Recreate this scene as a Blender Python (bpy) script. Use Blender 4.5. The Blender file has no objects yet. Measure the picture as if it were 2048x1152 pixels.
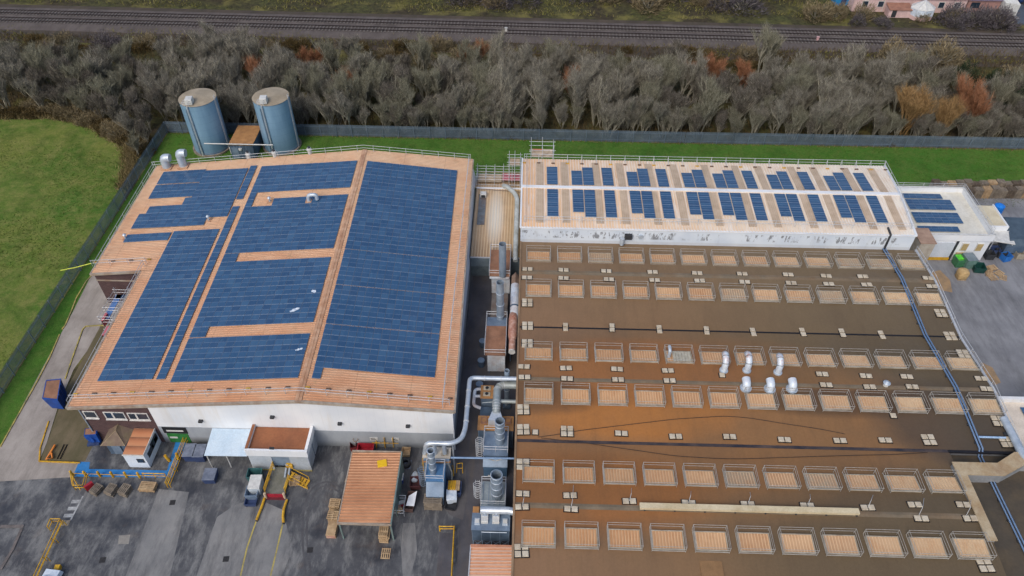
import bpy, bmesh, math, random
from mathutils import Vector, Matrix
random.seed(7)
SC = bpy.context.scene
COL = SC.collection
# ---------------------------------------------------------------- camera resection
CF, CP, CY, CR, CH = 1516.2, math.radians(44.434), math.radians(1.0753), math.radians(.5331), 75.
def _basis():
    f = Vector((-math.sin(CY)*math.cos(CP), math.cos(CY)*math.cos(CP), -math.sin(CP)))
    r = Vector((math.cos(CY), math.sin(CY), 0)); u = r.cross(f)
    c, s = math.cos(CR), math.sin(CR)
    return c*r+s*u, -s*r+c*u, f
RR, UU, FF = _basis()
def ray(x, y): return FF + RR*((x-1024)/CF) + UU*((576-y)/CF)
def W(x, y, z=0.):
    d = ray(x, y); t = (z-CH)/d.z
    return Vector((t*d.x, t*d.y, z))
def WX(x, y, a, b):           # surveyed photo point on the plane z = a + b*X
    d = ray(x, y); t = (a-CH)/(d.z-b*d.x)
    return Vector((t*d.x, t*d.y, CH+t*d.z))
def Yz(x, y, Y):
    d = ray(x, y); t = Y/d.y
    return Vector((t*d.x, Y, CH+t*d.z))
# ---------------------------------------------------------------- mesh builder
ORG = {}
class MB:
    def __init__(s): s.v = []; s.f = []; s.sm = []
    def add(s, vs, fs, smooth=False):
        n = len(s.v); s.v += [tuple(p) for p in vs]
        for f in fs: s.f.append(tuple(i+n for i in f)); s.sm.append(smooth)
        return s
    def box(s, x0, y0, z0, x1, y1, z1):
        if x0 > x1: x0, x1 = x1, x0
        if y0 > y1: y0, y1 = y1, y0
        vs = [(x0,y0,z0),(x1,y0,z0),(x1,y1,z0),(x0,y1,z0),(x0,y0,z1),(x1,y0,z1),(x1,y1,z1),(x0,y1,z1)]
        return s.add(vs, [(0,3,2,1),(4,5,6,7),(0,1,5,4),(1,2,6,5),(2,3,7,6),(3,0,4,7)])
    def ob(s, cx, cy, z0, lx, ly, lz, rz=0.):
        c, q = math.cos(rz), math.sin(rz); vs = []
        for z in (z0, z0+lz):
            for a, b in ((-1,-1),(1,-1),(1,1),(-1,1)):
                x, y = a*lx/2, b*ly/2
                vs.append((cx+c*x-q*y, cy+q*x+c*y, z))
        return s.add(vs, [(0,3,2,1),(4,5,6,7),(0,1,5,4),(1,2,6,5),(2,3,7,6),(3,0,4,7)])
    def bbox(s, cx, cy, z0, lx, ly, lz, rz=0., b=.03):        # box with chamfered upper edges
        c, q = math.cos(rz), math.sin(rz); vs = []
        for z, k in ((z0, 0), (z0+lz-b, 0), (z0+lz, b)):
            for a, d in ((-1,-1),(1,-1),(1,1),(-1,1)):
                x, y = a*(lx/2-k), d*(ly/2-k)
                vs.append((cx+c*x-q*y, cy+q*x+c*y, z))
        fs = [(0,3,2,1),(8,9,10,11)]
        for o in (0, 4):
            for i in range(4): j = (i+1) % 4; fs.append((o+i, o+j, o+4+j, o+4+i))
        return s.add(vs, fs)
    def poly(s, pts): return s.add(pts, [tuple(range(len(pts)))])
    def prism(s, pts, z0, z1):
        n = len(pts); a = sum(pts[i][0]*pts[(i+1)%n][1]-pts[(i+1)%n][0]*pts[i][1] for i in range(n))
        if a < 0: pts = pts[::-1]
        vs = [(p[0],p[1],z0) for p in pts]+[(p[0],p[1],z1) for p in pts]
        fs = [tuple(range(n))[::-1], tuple(range(n,2*n))]+[(i,(i+1)%n,n+(i+1)%n,n+i) for i in range(n)]
        return s.add(vs, fs)
    def slab(s, top, t):                                     # thick sloping polygon, t below
        n = len(top); vs = [tuple(p) for p in top]+[(p[0],p[1],p[2]-t) for p in top]
        return s.add(vs, [tuple(range(n)), tuple(range(n,2*n))[::-1]]+[(i,n+i,n+(i+1)%n,(i+1)%n) for i in range(n)])
    def tube(s, pts, r, n=8, caps=True, r1=None):
        pts = [Vector(p) for p in pts]; m = len(pts)
        rad = [r if r1 is None else r+(r1-r)*i/(m-1) for i in range(m)]
        T = []
        for i in range(m):
            a = pts[i]-pts[i-1] if i else pts[1]-pts[0]
            b = pts[i+1]-pts[i] if i < m-1 else pts[i]-pts[i-1]
            T.append((a.normalized()+b.normalized()).normalized())
        up = Vector((0,0,1)) if abs(T[0].z) < .9 else Vector((0,1,0))
        u = T[0].cross(up).normalized(); vs = []; fs = []
        for i in range(m):
            u = (u-T[i]*u.dot(T[i])).normalized(); w = T[i].cross(u)
            k = 1.
            if 0 < i < m-1:
                c = (pts[i]-pts[i-1]).normalized().dot(T[i]); k = 1/max(c, .5)
            for j in range(n):
                t = 2*math.pi*j/n
                vs.append(pts[i]+u*(rad[i]*math.cos(t))+w*(rad[i]*math.sin(t)))
        for i in range(m-1):
            for j in range(n): fs.append((i*n+j, i*n+(j+1)%n, (i+1)*n+(j+1)%n, (i+1)*n+j))
        s.add(vs, fs, n > 5)
        if caps:
            s.add(vs[:n], [tuple(range(n))[::-1]]); s.add(vs[-n:], [tuple(range(n))])
        return s
    def rod(s, a, b, r=.03, n=4): return s.tube([a, b], r, n)
    def arc(s, pts, r, n=10, rad=.4, seg=5):                 # pipe with rounded elbows
        return s.tube(bend(pts, rad, seg), r, n)
    def cyl(s, x, y, z0, z1, r, n=20, r1=None): return s.tube([(x,y,z0),(x,y,z1)], r, n, True, r1)
    def ring(s, x, y, z, r, t, h, n=20):                     # flange
        vs = []; fs = []
        for rr, zz in ((r,z),(r+t,z),(r+t,z+h),(r,z+h)):
            for j in range(n): vs.append((x+rr*math.cos(2*math.pi*j/n), y+rr*math.sin(2*math.pi*j/n), zz))
        for k in range(4):
            for j in range(n): fs.append((k*n+j, k*n+(j+1)%n, ((k+1)%4)*n+(j+1)%n, ((k+1)%4)*n+j))
        return s.add(vs, fs, True)
    def open_pipe(s, x, y, z0, z1, r, t=.05, n=20, depth=2.):
        vs = []; fs = []; L = [(r,z0),(r,z1),(r-t,z1),(r-t,z1-depth),(0.01,z1-depth)]
        for rr, zz in L:
            for j in range(n): vs.append((x+rr*math.cos(2*math.pi*j/n), y+rr*math.sin(2*math.pi*j/n), zz))
        for k in range(len(L)-1):
            for j in range(n): fs.append((k*n+j, k*n+(j+1)%n, (k+1)*n+(j+1)%n, (k+1)*n+j))
        return s.add(vs, fs, False)
    def build(s, name, m, parent=None, loc=None, smooth=None):
        o0 = ORG[parent] if parent is not None else Vector(loc if loc is not None else (0,0,0))
        me = bpy.data.meshes.new(name)
        me.from_pydata([(x-o0.x, y-o0.y, z-o0.z) for x, y, z in s.v], [], s.f)
        me.polygons.foreach_set('use_smooth', s.sm if smooth is None else [smooth]*len(s.f))
        me.materials.append(m); me.update()
        o = bpy.data.objects.new(name, me); COL.objects.link(o)
        if parent is not None: o.parent = parent
        else: o.location = o0
        ORG[o] = o0.copy()
        return o
def bend(pts, rad, seg=5):
    pts = [Vector(p) for p in pts]; out = [pts[0]]
    for i in range(1, len(pts)-1):
        a = pts[i-1]-pts[i]; b = pts[i+1]-pts[i]
        d = min(rad, a.length*.48, b.length*.48)
        p, q = pts[i]+a.normalized()*d, pts[i]+b.normalized()*d
        for k in range(seg+1):
            t = k/seg; out.append(p*(1-t)**2+pts[i]*2*t*(1-t)+q*t*t)
    out.append(pts[-1]); return out
def thing(name, label, cat, loc=(0,0,0), group=None):
    o = bpy.data.objects.new(name, None); o.empty_display_size = .3
    COL.objects.link(o); o.location = loc; ORG[o] = Vector(loc)
    o['label'] = label; o['category'] = cat
    if group: o['group'] = group
    return o
def tag(o, label, cat, group=None, kind=None):
    o['label'] = label; o['category'] = cat
    if group: o['group'] = group
    if kind: o['kind'] = kind
    return o
def struct(o): o['kind'] = 'structure'; return o
KIDS = {}
def dup(root, loc, label=None, rz=0., group=None):
    r = root.copy(); COL.objects.link(r); r.location = loc; r.rotation_euler = (0,0,rz); ORG[r] = Vector(loc)
    if label: r['label'] = label
    if group: r['group'] = group
    if root not in KIDS: KIDS[root] = [(c, list(c.children)) for c in root.children]
    for c, gs in KIDS[root]:
        d = c.copy(); COL.objects.link(d); d.parent = r
        for g in gs:
            e = g.copy(); COL.objects.link(e); e.parent = d
    return r
# ---------------------------------------------------------------- materials
def lin(c): c /= 255.; return c/12.92 if c <= .04045 else ((c+.055)/1.055)**2.4
def S(r, g, b, k=1.): return (lin(r)*k, lin(g)*k, lin(b)*k, 1)
class N:
    def __init__(s, name, rough=.7, metal=0., spec=.4):
        s.m = bpy.data.materials.new(name); s.m.use_nodes = True
        s.t = s.m.node_tree; s.b = s.t.nodes['Principled BSDF']
        s.b.inputs['Roughness'].default_value = rough; s.b.inputs['Metallic'].default_value = metal
        s.b.inputs['Specular IOR Level'].default_value = spec
        s.pos = s.n('ShaderNodeNewGeometry').outputs['Position']
    def n(s, ty, **k):
        x = s.t.nodes.new(ty)
        for a, b in k.items(): setattr(x, a, b)
        return x
    def l(s, a, b): s.t.links.new(a, b)
    def put(s, sock, v):
        if hasattr(v, 'is_linked') or hasattr(v, 'links'): s.l(v, sock)
        else: sock.default_value = v
    def math(s, op, a, b=0., clamp=False):
        x = s.n('ShaderNodeMath', operation=op, use_clamp=clamp); s.put(x.inputs[0], a); s.put(x.inputs[1], b); return x.outputs[0]
    def mapping(s, scale=(1,1,1), loc=(0,0,0), rot=(0,0,0), src=None):
        x = s.n('ShaderNodeMapping'); s.l(src or s.pos, x.inputs[0])
        x.inputs['Location'].default_value = loc; x.inputs['Rotation'].default_value = rot; x.inputs['Scale'].default_value = scale
        return x.outputs[0]
    def noise(s, scale, detail=4., rough=.55, vec=None, dist=0.):
        x = s.n('ShaderNodeTexNoise'); s.l(vec or s.pos, x.inputs['Vector'])
        x.inputs['Scale'].default_value = scale; x.inputs['Detail'].default_value = detail
        x.inputs['Roughness'].default_value = rough; x.inputs['Distortion'].default_value = dist
        return x.outputs['Fac']
    def ramp(s, fac, stops, interp='LINEAR'):
        x = s.n('ShaderNodeValToRGB'); x.color_ramp.interpolation = interp; e = x.color_ramp.elements
        while len(e) < len(stops): e.new(.5)
        for i, (p, c) in enumerate(stops): e[i].position = p; e[i].color = c if not isinstance(c, (int, float)) else (c,c,c,1)
        s.l(fac, x.inputs[0]); return x.outputs[0]
    def mix(s, fac, a, b, mode='MIX'):
        x = s.n('ShaderNodeMix', data_type='RGBA', blend_type=mode)
        s.put(x.inputs[0], fac); s.put(x.inputs[6], a); s.put(x.inputs[7], b); return x.outputs[2]
    def sep(s, v=None):
        x = s.n('ShaderNodeSeparateXYZ'); s.l(v or s.pos, x.inputs[0]); return x.outputs
    def stripe(s, axis, pitch, duty=.3, src=None):           # 0/1 stripes along world axis
        c = s.sep(src)[axis]; f = s.math('FRACT', s.math('DIVIDE', c, pitch)); return s.math('LESS_THAN', f, duty)
    def rnd(s):
        a = s.n('ShaderNodeObjectInfo').outputs['Random']; b = s.n('ShaderNodeNewGeometry').outputs['Random Per Island']
        return s.math('FRACT', s.math('ADD', a, b))
    def spot(s, x, y, rx, ry):                               # soft blob 1 at centre -> 0
        o = s.sep(); dx = s.math('DIVIDE', s.math('SUBTRACT', o[0], x), rx); dy = s.math('DIVIDE', s.math('SUBTRACT', o[1], y), ry)
        d = s.math('ADD', s.math('MULTIPLY', dx, dx), s.math('MULTIPLY', dy, dy))
        return s.math('SUBTRACT', 1., d, True)
    def col(s, c): s.put(s.b.inputs['Base Color'], c); return s
    def bump(s, h, strength=.3, dist=.05):
        x = s.n('ShaderNodeBump'); x.inputs['Strength'].default_value = strength; x.inputs['Distance'].default_value = dist
        s.l(h, x.inputs['Height']); s.l(x.outputs[0], s.b.inputs['Normal']); return s
def M(name, c1, c2=None, scale=1.5, rough=.7, metal=0., dirt=None, dirt_amt=.5, spec=.4, bump=0., stretch=None):
    q = N(name, rough, metal, spec)
    if c2 is None: c2 = tuple(v*.72 for v in c1[:3])+(1,)
    v = q.mapping(stretch) if stretch else None
    f = q.noise(scale, 5, .6, v); c = q.mix(q.ramp(f, [(.35,0),(.65,1)]), c1, c2)
    if dirt:
        g = q.noise(scale*.35+.13, 6, .65); c = q.mix(q.math('MULTIPLY', q.ramp(g, [(.45,0),(.68,1)]), dirt_amt), c, dirt)
    f2 = q.noise(scale*9, 3, .6)
    c = q.mix(.22, c, q.ramp(f2, [(.3,.25),(.7,1.)]), 'MULTIPLY')
    q.col(c)
    if bump: q.bump(f2, bump, .03)
    return q.m
# ================================================================= SETTING
def sheet(name, pts, z, m):
    b = MB(); b.poly([(p[0], p[1], z) for p in pts]); o = b.build(name, m)
    if o.data.polygons[0].normal.z < 0: o.data.flip_normals()
    return struct(o)
# --- materials
q = N('scrub_ground', .95, 0, .1)
a = q.noise(.09, 6, .65); b_ = q.noise(.9, 6, .7)
c = q.mix(q.ramp(a, [(.38,0),(.62,1)]), S(74,66,52), S(84,86,52))
c = q.mix(q.ramp(b_, [(.4,0),(.7,1)]), c, S(44,42,36))
c = q.mix(q.math('MULTIPLY', q.ramp(q.noise(.16, 5, .6, q.mapping(loc=(40,9,0))), [(.52,0),(.66,1)]), .8), c, S(118,112,66))
q.col(c).bump(b_, .8, .3); m_scrub = q.m
def grass(name, g1, g2, g3, dry=.5):
    q = N(name, .95, 0, .1)
    a = q.noise(.06, 5, .6); b = q.noise(.55, 6, .7); f = q.noise(7, 3, .7)
    c = q.mix(q.ramp(a, [(.4,0),(.62,1)]), g1, g2)
    c = q.mix(q.math('MULTIPLY', q.ramp(b, [(.42,0),(.66,1)]), dry), c, g3)
    c = q.mix(q.math('MULTIPLY', q.ramp(q.noise(.23, 5, .7, q.mapping(loc=(7,3,0))), [(.5,0),(.62,1)]), .45), c, tuple(v*.6 for v in g1[:3])+(1,))
    c = q.mix(.55, c, q.ramp(q.noise(2.3, 6, .75), [(.3,.45),(.7,1.2)]), 'MULTIPLY')
    c = q.mix(.5, c, q.ramp(f, [(.3,.35),(.7,1.2)]), 'MULTIPLY')
    q.col(c).bump(f, .5, .12); return q.m
m_field = grass('field_grass', S(78,112,44), S(116,126,60), S(138,136,80), .7)
m_lawn = grass('lawn_grass', S(72,116,44), S(84,120,48), S(104,118,62), .55)
q = N('yard_asphalt', .75, 0, .4)
big = q.noise(.13, 6, .65); mid = q.noise(.55, 7, .7); fine = q.noise(14, 3, .6)
c = q.mix(q.ramp(big, [(.35,0),(.65,1)]), S(84,86,90), S(64,65,70))
scr = q.noise(.9, 8, .75, q.mapping((1,.3,1), rot=(0,0,.5)))
c = q.mix(q.math('MULTIPLY', q.ramp(scr, [(.47,0),(.66,1)]), .6), c, S(146,146,144))
sm = q.noise(.45, 8, .78, q.mapping((1,.8,1), loc=(9,4,0)))
lf = q.ramp(q.math('DIVIDE', q.math('MULTIPLY', q.sep()[0], -1.), 60., True), [(.35,.25),(.8,1)])
c = q.mix(q.math('MULTIPLY', q.math('MULTIPLY', q.ramp(sm, [(.46,0),(.64,1)]), .55), lf), c, S(142,142,140))
wet = q.noise(.22, 5, .6, q.mapping(loc=(31,12,0)))
w_ = q.ramp(wet, [(.5,0),(.62,1)])
c = q.mix(q.math('MULTIPLY', w_, .6), c, S(42,43,48))
rust = q.ramp(q.noise(.3, 5, .6, q.mapping(loc=(3,77,0))), [(.6,0),(.75,1)])
c = q.mix(q.math('MULTIPLY', rust, .45), c, S(96,78,64))
c = q.mix(.3, c, q.ramp(fine, [(.3,.45),(.7,1.1)]), 'MULTIPLY')
q.put(q.b.inputs['Roughness'], q.ramp(w_, [(0,.8),(1,.3)])); q.col(c).bump(fine, .2, .02); m_yard = q.m
def concrete(name, c1, c2, stain, amt=.6, ang=.0):
    q = N(name, .85, 0, .25)
    a = q.noise(.25, 6, .65); s = q.noise(.5, 8, .75, q.mapping((1,.22,1), rot=(0,0,ang))); f = q.noise(11, 4, .65)
    c = q.mix(q.ramp(a, [(.35,0),(.65,1)]), c1, c2)
    c = q.mix(q.math('MULTIPLY', q.ramp(s, [(.45,0),(.7,1)]), amt), c, stain)
    c = q.mix(.3, c, q.ramp(f, [(.3,.55),(.7,1.05)]), 'MULTIPLY')
    q.col(c).bump(f, .15, .02); return q.m
m_slab = concrete('yard_slab', S(140,139,137), S(116,117,118), S(66,66,70), .8, .2)
m_rslab = concrete('side_yard_slab', S(142,143,146), S(122,123,127), S(82,82,84), .65)
m_path = concrete('path_concrete', S(170,162,154), S(146,138,130), S(98,90,84), .55)
m_gravel = concrete('gravel', S(116,104,82), S(96,88,66), S(74,74,46), .7)
m_dirt = concrete('alley_floor', S(92,92,98), S(72,72,78), S(110,98,84), .5)
m_blue = M('blue_paint', S(52,138,206), S(40,116,182), .9, .6, 0, S(90,116,136), .45)
m_yel = M('yellow_paint', S(222,176,44), S(190,142,38), 2.5, .5, 0, S(128,98,50), .5)
m_yelp = M('yellow_line', S(196,176,92), S(150,140,86), 1.5, .8, 0, S(100,98,80), .8)
m_white_line = M('white_line', S(206,208,208), S(150,152,152), 1.2, .8, 0, S(96,96,96), .7)
m_orange = M('orange_paint', S(224,140,60), S(200,112,40), 2, .6)
# --- ground sheets
sheet('ground', [(-600,-200),(600,-200),(600,900),(-600,900)], 0, m_scrub)
sheet('field', [(-260,-40),(-63.7,-40),(-63.7,92),(-64.6,98),(-66.2,103),(-69,108.5),(-75.5,113.4),(-81,116.4),(-87,117.6),(-96,117),(-120,118),(-260,116)], .004, m_field)
sheet('lawn', [(-63.5,20),(-57,20),(-57,60),(-57.5,90),(150,88),(150,113.7),(-63.5,114.3)], .008, m_lawn)
sheet('yard', [(-64,46.6),(-64,-20),(.5,-20),(.5,80),(-8,80),(-8,52),(-50,52),(-50,46.6)], .012, m_yard)
sheet('side_yard', [(44,0),(160,0),(160,101.2),(68.2,101.2),(68.2,95),(57,95),(57,80),(44,80)], .012, m_rslab)
# path along the left side, gravel beds
sheet('path', [W(186,548),(-55.6,77),(-55.6,67.4),(-56.6,60),(-55.9,54),(-54.9,49),(-54.6,46.3),(-60.2,46.3),(-60.1,50),(-60.6,60),(-61.1,70),W(183,550)], .016, m_path)
sheet('forecourt', [(-63.4,46.4),(-50,46.4),(-50,44.6),(-60,43.6),(-63.4,43.2)], .02, m_path)
sheet('gravel', [(-56.3,70),(-49.4,70),(-49.4,46.7),(-54.5,46.7),(-55.1,50.5),(-56.1,56)], .02, m_gravel)
sheet('scaffold_pad', [(-56,72.2),(-50,72.2),(-50,66.8),(-53.4,66.4),(-55.4,68)], .024, m_path)
def pxsheet(name, px, z, m): return sheet(name, [W(x, y, z) for x, y in px], z, m)
pxsheet('concrete_strip', [(318,978),(378,984),(338,1160),(248,1160)], .016, m_slab)
pxsheet('concrete_strip', [(434,1034),(470,1010),(512,996),(566,1020),(585,1100),(560,1160),(390,1160)], .016, m_slab)
pxsheet('concrete_strip', [(806,1046),(830,1046),(834,1100),(820,1160),(806,1160),(802,1096)], .016, m_slab)
pxsheet('concrete_patch', [(238,1071),(261,1069),(257,1088),(236,1088)], .017, M('patch_concrete', S(150,146,138), S(130,126,120), 2))
pxsheet('concrete_patch', [(868,995),(905,985),(924,960),(930,905),(934,985),(926,1040),(900,1030)], .016, concrete('patch_slab', S(104,102,104), S(84,82,84), S(62,62,66), .5))
def line_px(name, px, wid, z, m, label=None):
    pts = [W(x, y, z) for x, y in px]; b = MB()
    for p, r in zip(pts, pts[1:]):
        d = (r-p).normalized(); n = Vector((-d.y, d.x, 0))*wid/2
        b.poly([p-n, r-n, r+n, p+n])
    return struct(b.build(name, m))
line_px('yellow_marking', [(513,1040),(494,1095),(481,1152)], .16, .022, m_yelp)
line_px('yellow_marking', [(566,1045),(554,1098),(541,1152)], .16, .022, m_yelp)
line_px('yellow_marking', [(935,562),(922,650),(911,760),(905,800)], .14, .022, m_yelp)
b = MB()
for i, (x, y) in enumerate([(152,1003),(145,1017),(137,1031)]):
    p = W(x, y, .022); b.ob(p.x, p.y, .020, 1.0, .42, .004, .06)
struct(b.build('crossing_marking', m_white_line))
line_px('white_marking', [(166,992),(137,1048)], .16, .023, m_white_line)
line_px('kerb_stone', [(0,1052.5),(47,1052.5)], .35, .10, M('kerb_grey', S(120,112,108), S(92,86,84), 2))
line_px('kerb_stone', [(43,1057),(24,1100),(0,1140)], .30, .10, bpy.data.materials['kerb_grey'])
for k, (x, y) in enumerate(((620,1100),(345,1005),(452,1118),(205,1120))):
    p = W(x, y, .022); t = MB().ob(p.x, p.y, .018, .6, .6, .012, .1).build('drain_cover', M('drain_iron', S(52,50,50), S(36,35,36), 6, .6), loc=p); struct(t)
# tyre tracks: thin dark rubber lines
m_track = M('tyre_rubber', S(88,88,91), S(74,74,78), .9, .85)
for px in ([(700,985),(655,960),(622,975),(606,1020),(604,1080),(612,1150)],[(690,990),(650,968),(628,985),(615,1025),(613,1080),(622,1150)]):
    pts = bend([W(x, y, .0245) for x, y in px], 3.0, 4)
    b = MB()
    for i in range(len(pts)-1):
        d = (pts[i+1]-pts[i]).normalized(); d2 = (pts[min(i+2,len(pts)-1)]-pts[i]).normalized(); n = Vector((-d.y,d.x,0))*.10; n2 = Vector((-d2.y,d2.x,0))*.10
        b.poly([pts[i]-n, pts[i+1]-n2, pts[i+1]+n2, pts[i]+n])
    struct(b.build('tyre_marking', m_track))
# yellow edged kerbs
def kerb(px, m=m_yelp, h=.13, w=.14, label='yellow painted kerb'):
    pts = [W(x, y, h) for x, y in px]; b = MB()
    for p, r in zip(pts, pts[1:]):
        d = (r-p).normalized(); n = Vector((-d.y, d.x, 0))*w/2
        b.prism([(p-n)[:2], (r-n)[:2], (r+n)[:2], (p+n)[:2]], 0, h)
    return struct(b.build('kerb', m))
kerb([(183,550),(172,562),(152,596),(143,620),(130,650),(124,658)])
kerb([(119,668),(100,712),(75,760),(0,893)])
kerb([(240,650),(220,651),(196,650),(171,652),(165,658),(148,705),(130,757)])
kerb([(97,842),(80,895),(78,922),(160,925)], m_yel)
# blue footway with worn paint
def pxs(name, px, z, m): return pxsheet(name, px, z, m)
pxs('footway', [(158,924),(180,924),(178,938),(152,951),(146,951)], .026, m_blue)
pxs('footway', [(178,938),(334,941),(341,955),(148,953)], .030, m_blue)
pxs('footway', [(352,881),(374,878),(343,955),(334,941)], .034, m_blue)
# --- dark pit in the yard bottom centre (bay with yellow rail)
pxs('loading_bay', [(880,1066),(908,1066),(905,1160),(872,1160)], .018, m_dirt)
pxs('alley', [(946,552),(1040,552),(1034,1160),(912,1160),(925,960),(905,905),(925,740)], .014, m_dirt)
# ================================================================= RAILWAY
m_ball = concrete('ballast', S(104,96,92), S(88,80,76), S(66,60,58), .6)
m_rail = M('rail_steel', S(58,46,42), S(44,36,34), 1, .6, .3)
m_sleep = M('sleeper', S(118,112,108), S(96,90,86), 1.5, .9)
def railpt(x, y0): return W(x, y0, .45)
L1 = [railpt(0, 22.5), railpt(2048, 76.5)]; L2 = [railpt(0, 37.5), railpt(2048, 91.)]
def ext(a, b, k): d = b-a; return a-d*k, b+d*k
A0, A1 = ext(*L1, .25); B0, B1_ = ext(*L2, .25)
dirn = (A1-A0).normalized(); nrm = Vector((-dirn.y, dirn.x, 0))
b = MB(); b.slab([B0-nrm*4.2+Vector((0,0,-.35)), B1_-nrm*4.2+Vector((0,0,-.35)), B1_-nrm*2.2+Vector((0,0,-.12)), A1+nrm*2.4+Vector((0,0,-.12)), A0+nrm*2.4+Vector((0,0,-.12)), B0-nrm*2.2+Vector((0,0,-.12))], .4)
struct(b.build('ballast_bed', m_ball))
struct(MB().slab([B0-nrm*9+Vector((0,0,-.41)), B1_-nrm*9+Vector((0,0,-.41)), A1+nrm*4.5+Vector((0,0,-.41)), A0+nrm*4.5+Vector((0,0,-.41))], .02).build('railway_verge', concrete('cinder', S(86,76,66), S(70,62,56), S(58,60,42), .6)))
def track(P0, P1, label):
    t = thing('railway_track', label, 'railway track', (P0+P1)/2)
    for s in (-.72, .72):
        o = nrm*s
        b = MB(); b.add([P0+o-nrm*.05, P1+o-nrm*.05, P1+o+nrm*.05, P0+o+nrm*.05]+[v+Vector((0,0,.16)) for v in (P0+o-nrm*.05, P1+o-nrm*.05, P1+o+nrm*.05, P0+o+nrm*.05)], [(0,3,2,1),(4,5,6,7),(0,1,5,4),(2,3,7,6)])
        b.build('rail', m_rail, t)
    n = int((P1-P0).length/.75); rz = math.atan2(dirn.y, dirn.x); me = None; st = MB(); mid = (P0+P1)/2
    for i in range(n):
        p = P0+dirn*(i*.75)
        if abs((p-mid).length) < 37:
            if me is None:
                o = MB().ob(mid.x, mid.y, mid.z-.13, .28, 2.6, .14, rz).build('sleeper', m_sleep, t); me = o.data
            else:
                o = bpy.data.objects.new('sleeper', me); COL.objects.link(o); o.parent = t
            o.location = p-mid
        else: st.ob(p.x, p.y, p.z-.13, .28, 2.6, .14, rz)
    o = st.build('sleeper', m_sleep, t); o['kind'] = 'stuff'
track(A0, A1, 'far railway track, two rails on sleepers beside the scrub verge')
track(B0, B1_, 'near railway track, two rails on sleepers on the side of the wood')
# little white trackside cabinets
def post_box(x, y, label, c):
    p = W(x, y, .1); t = thing('trackside_marker', label, 'marker', p)
    MB().box(p.x-.25, p.y-.2, .1, p.x+.25, p.y+.2, 1.0).build('cabinet', c, t); MB().box(p.x-.3, p.y-.25, 1.0, p.x+.3, p.y+.25, 1.07).build('lid', c, t)
m_wht = M('white_enamel', S(214,214,210), S(190,190,186), 2, .5)
post_box(1012, 64, 'small white trackside cabinet beside the near track, above the middle of the wood', m_wht)
post_box(1634, 82, 'small pinkish trackside cabinet beside the near track, right part of the picture', M('pink_enamel', S(220,180,180), S(190,150,150), 2))
# ================================================================= PALISADE FENCES
m_pal = M('palisade_steel', S(120,136,152), S(100,116,132), .7, .5, .2, S(84,96,108), .4)
def palisade(P0, P1, label):
    P0, P1 = Vector(P0), Vector(P1); d = (P1-P0); L = d.length; d.normalize(); n = Vector((-d.y, d.x, 0))
    t = thing('palisade_fence', label, 'fence', P0); rz = math.atan2(d.y, d.x)
    b = MB(); k = int(L/.15)
    for i in range(k):
        p = P0+d*(i*.15+.05); h = 2.4
        l, r_ = p-d*.048, p+d*.048
        b.add([(l.x,l.y,.05),(p.x+n.x*.015,p.y+n.y*.015,.05),(r_.x,r_.y,.05),(l.x,l.y,h-.12),(p.x+n.x*.015,p.y+n.y*.015,h),(r_.x,r_.y,h-.12)], [(0,1,4,3),(1,2,5,4)])
    b.build('pale', m_pal, t)['kind'] = 'stuff'
    b = MB()
    for z in (.45, 1.9):
        c = (P0+P1)/2-n*.05; b.ob(c.x, c.y, z, L, .05, .08, rz)
    b.build('cross_rail', m_pal, t)
    k = int(L/2.75)+1; me = None
    for i in range(k):
        p = P0+d*min(i*2.75, L)-n*.12
        if me is None: o = MB().ob(p.x, p.y, 0, .1, .08, 2.3, rz).build('post', m_pal, t); me = o.data; p00 = p
        else: o = bpy.data.objects.new('post', me); COL.objects.link(o); o.parent = t
        o.location = p-p00
palisade((-63.6,34,0), (-63.6,113.9,0), 'blue grey palisade fence running along the edge of the green field')
palisade((-63.6,113.9,0), (28,113.8,0), 'blue grey palisade fence along the foot of the wood, left run behind the silos')
palisade((28,113.8,0), (150,114.4,0), 'blue grey palisade fence along the foot of the wood, right run behind the white hall')
# ================================================================= WAREHOUSE WITH SOLAR ROOF
def rx(Y): return -23.89-(Y-49.47)*.01248
KL, KR = .0955, -.104
def zr(X, Y):
    u = X-rx(Y); return 8.9+(KL if u < 0 else KR)*u
def P1(u, v, dz=0.):
    X = u+rx(v); return Vector((X, v, zr(X, v)+dz))
def P1px(x, y, side):           # photo point on a roof slope
    k = KL if side == 'L' else KR; d = ray(x, y)
    c0 = 8.9+k*(23.89-49.47*.01248); t = (c0-CH)/(d.z-k*d.x-k*.01248*d.y)
    return Vector((t*d.x, t*d.y, CH+t*d.z))
# roof sheeting: rust-dusted ribbed metal
q = N('ribbed_roof_sheet', .6, 0, .3)
o = q.sep(); gy = q.math('DIVIDE', q.math('SUBTRACT', o[1], 49), 48, True)
c = q.ramp(gy, [(0, S(202,150,114)), (.35, S(204,156,122)), (.75, S(206,166,132)), (1, S(206,172,140))])
n1 = q.noise(.35, 6, .65); n2 = q.noise(.8, 6, .7, q.mapping((.25,1,1)))
c = q.mix(q.math('MULTIPLY', q.ramp(n1, [(.42,0),(.68,1)]), .45), c, S(182,122,82))
c = q.mix(q.math('MULTIPLY', q.ramp(n2, [(.45,0),(.7,1)]), .45), c, S(214,186,156))
st = q.stripe(1, .34, .22)
c = q.mix(q.math('MULTIPLY', st, .28), c, S(228,194,164))
lapj = q.stripe(0, 6.1, .012); c = q.mix(q.math('MULTIPLY', lapj, .35), c, S(120,84,62))
mos = q.ramp(q.noise(.7, 7, .75, q.mapping(loc=(50,3,0))), [(.56,0),(.68,1)]); c = q.mix(q.math('MULTIPLY', mos, .4), c, S(150,132,96))
c = q.mix(q.math('MULTIPLY', q.stripe(1, .34, .06), .5), c, S(120,80,56))
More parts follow.
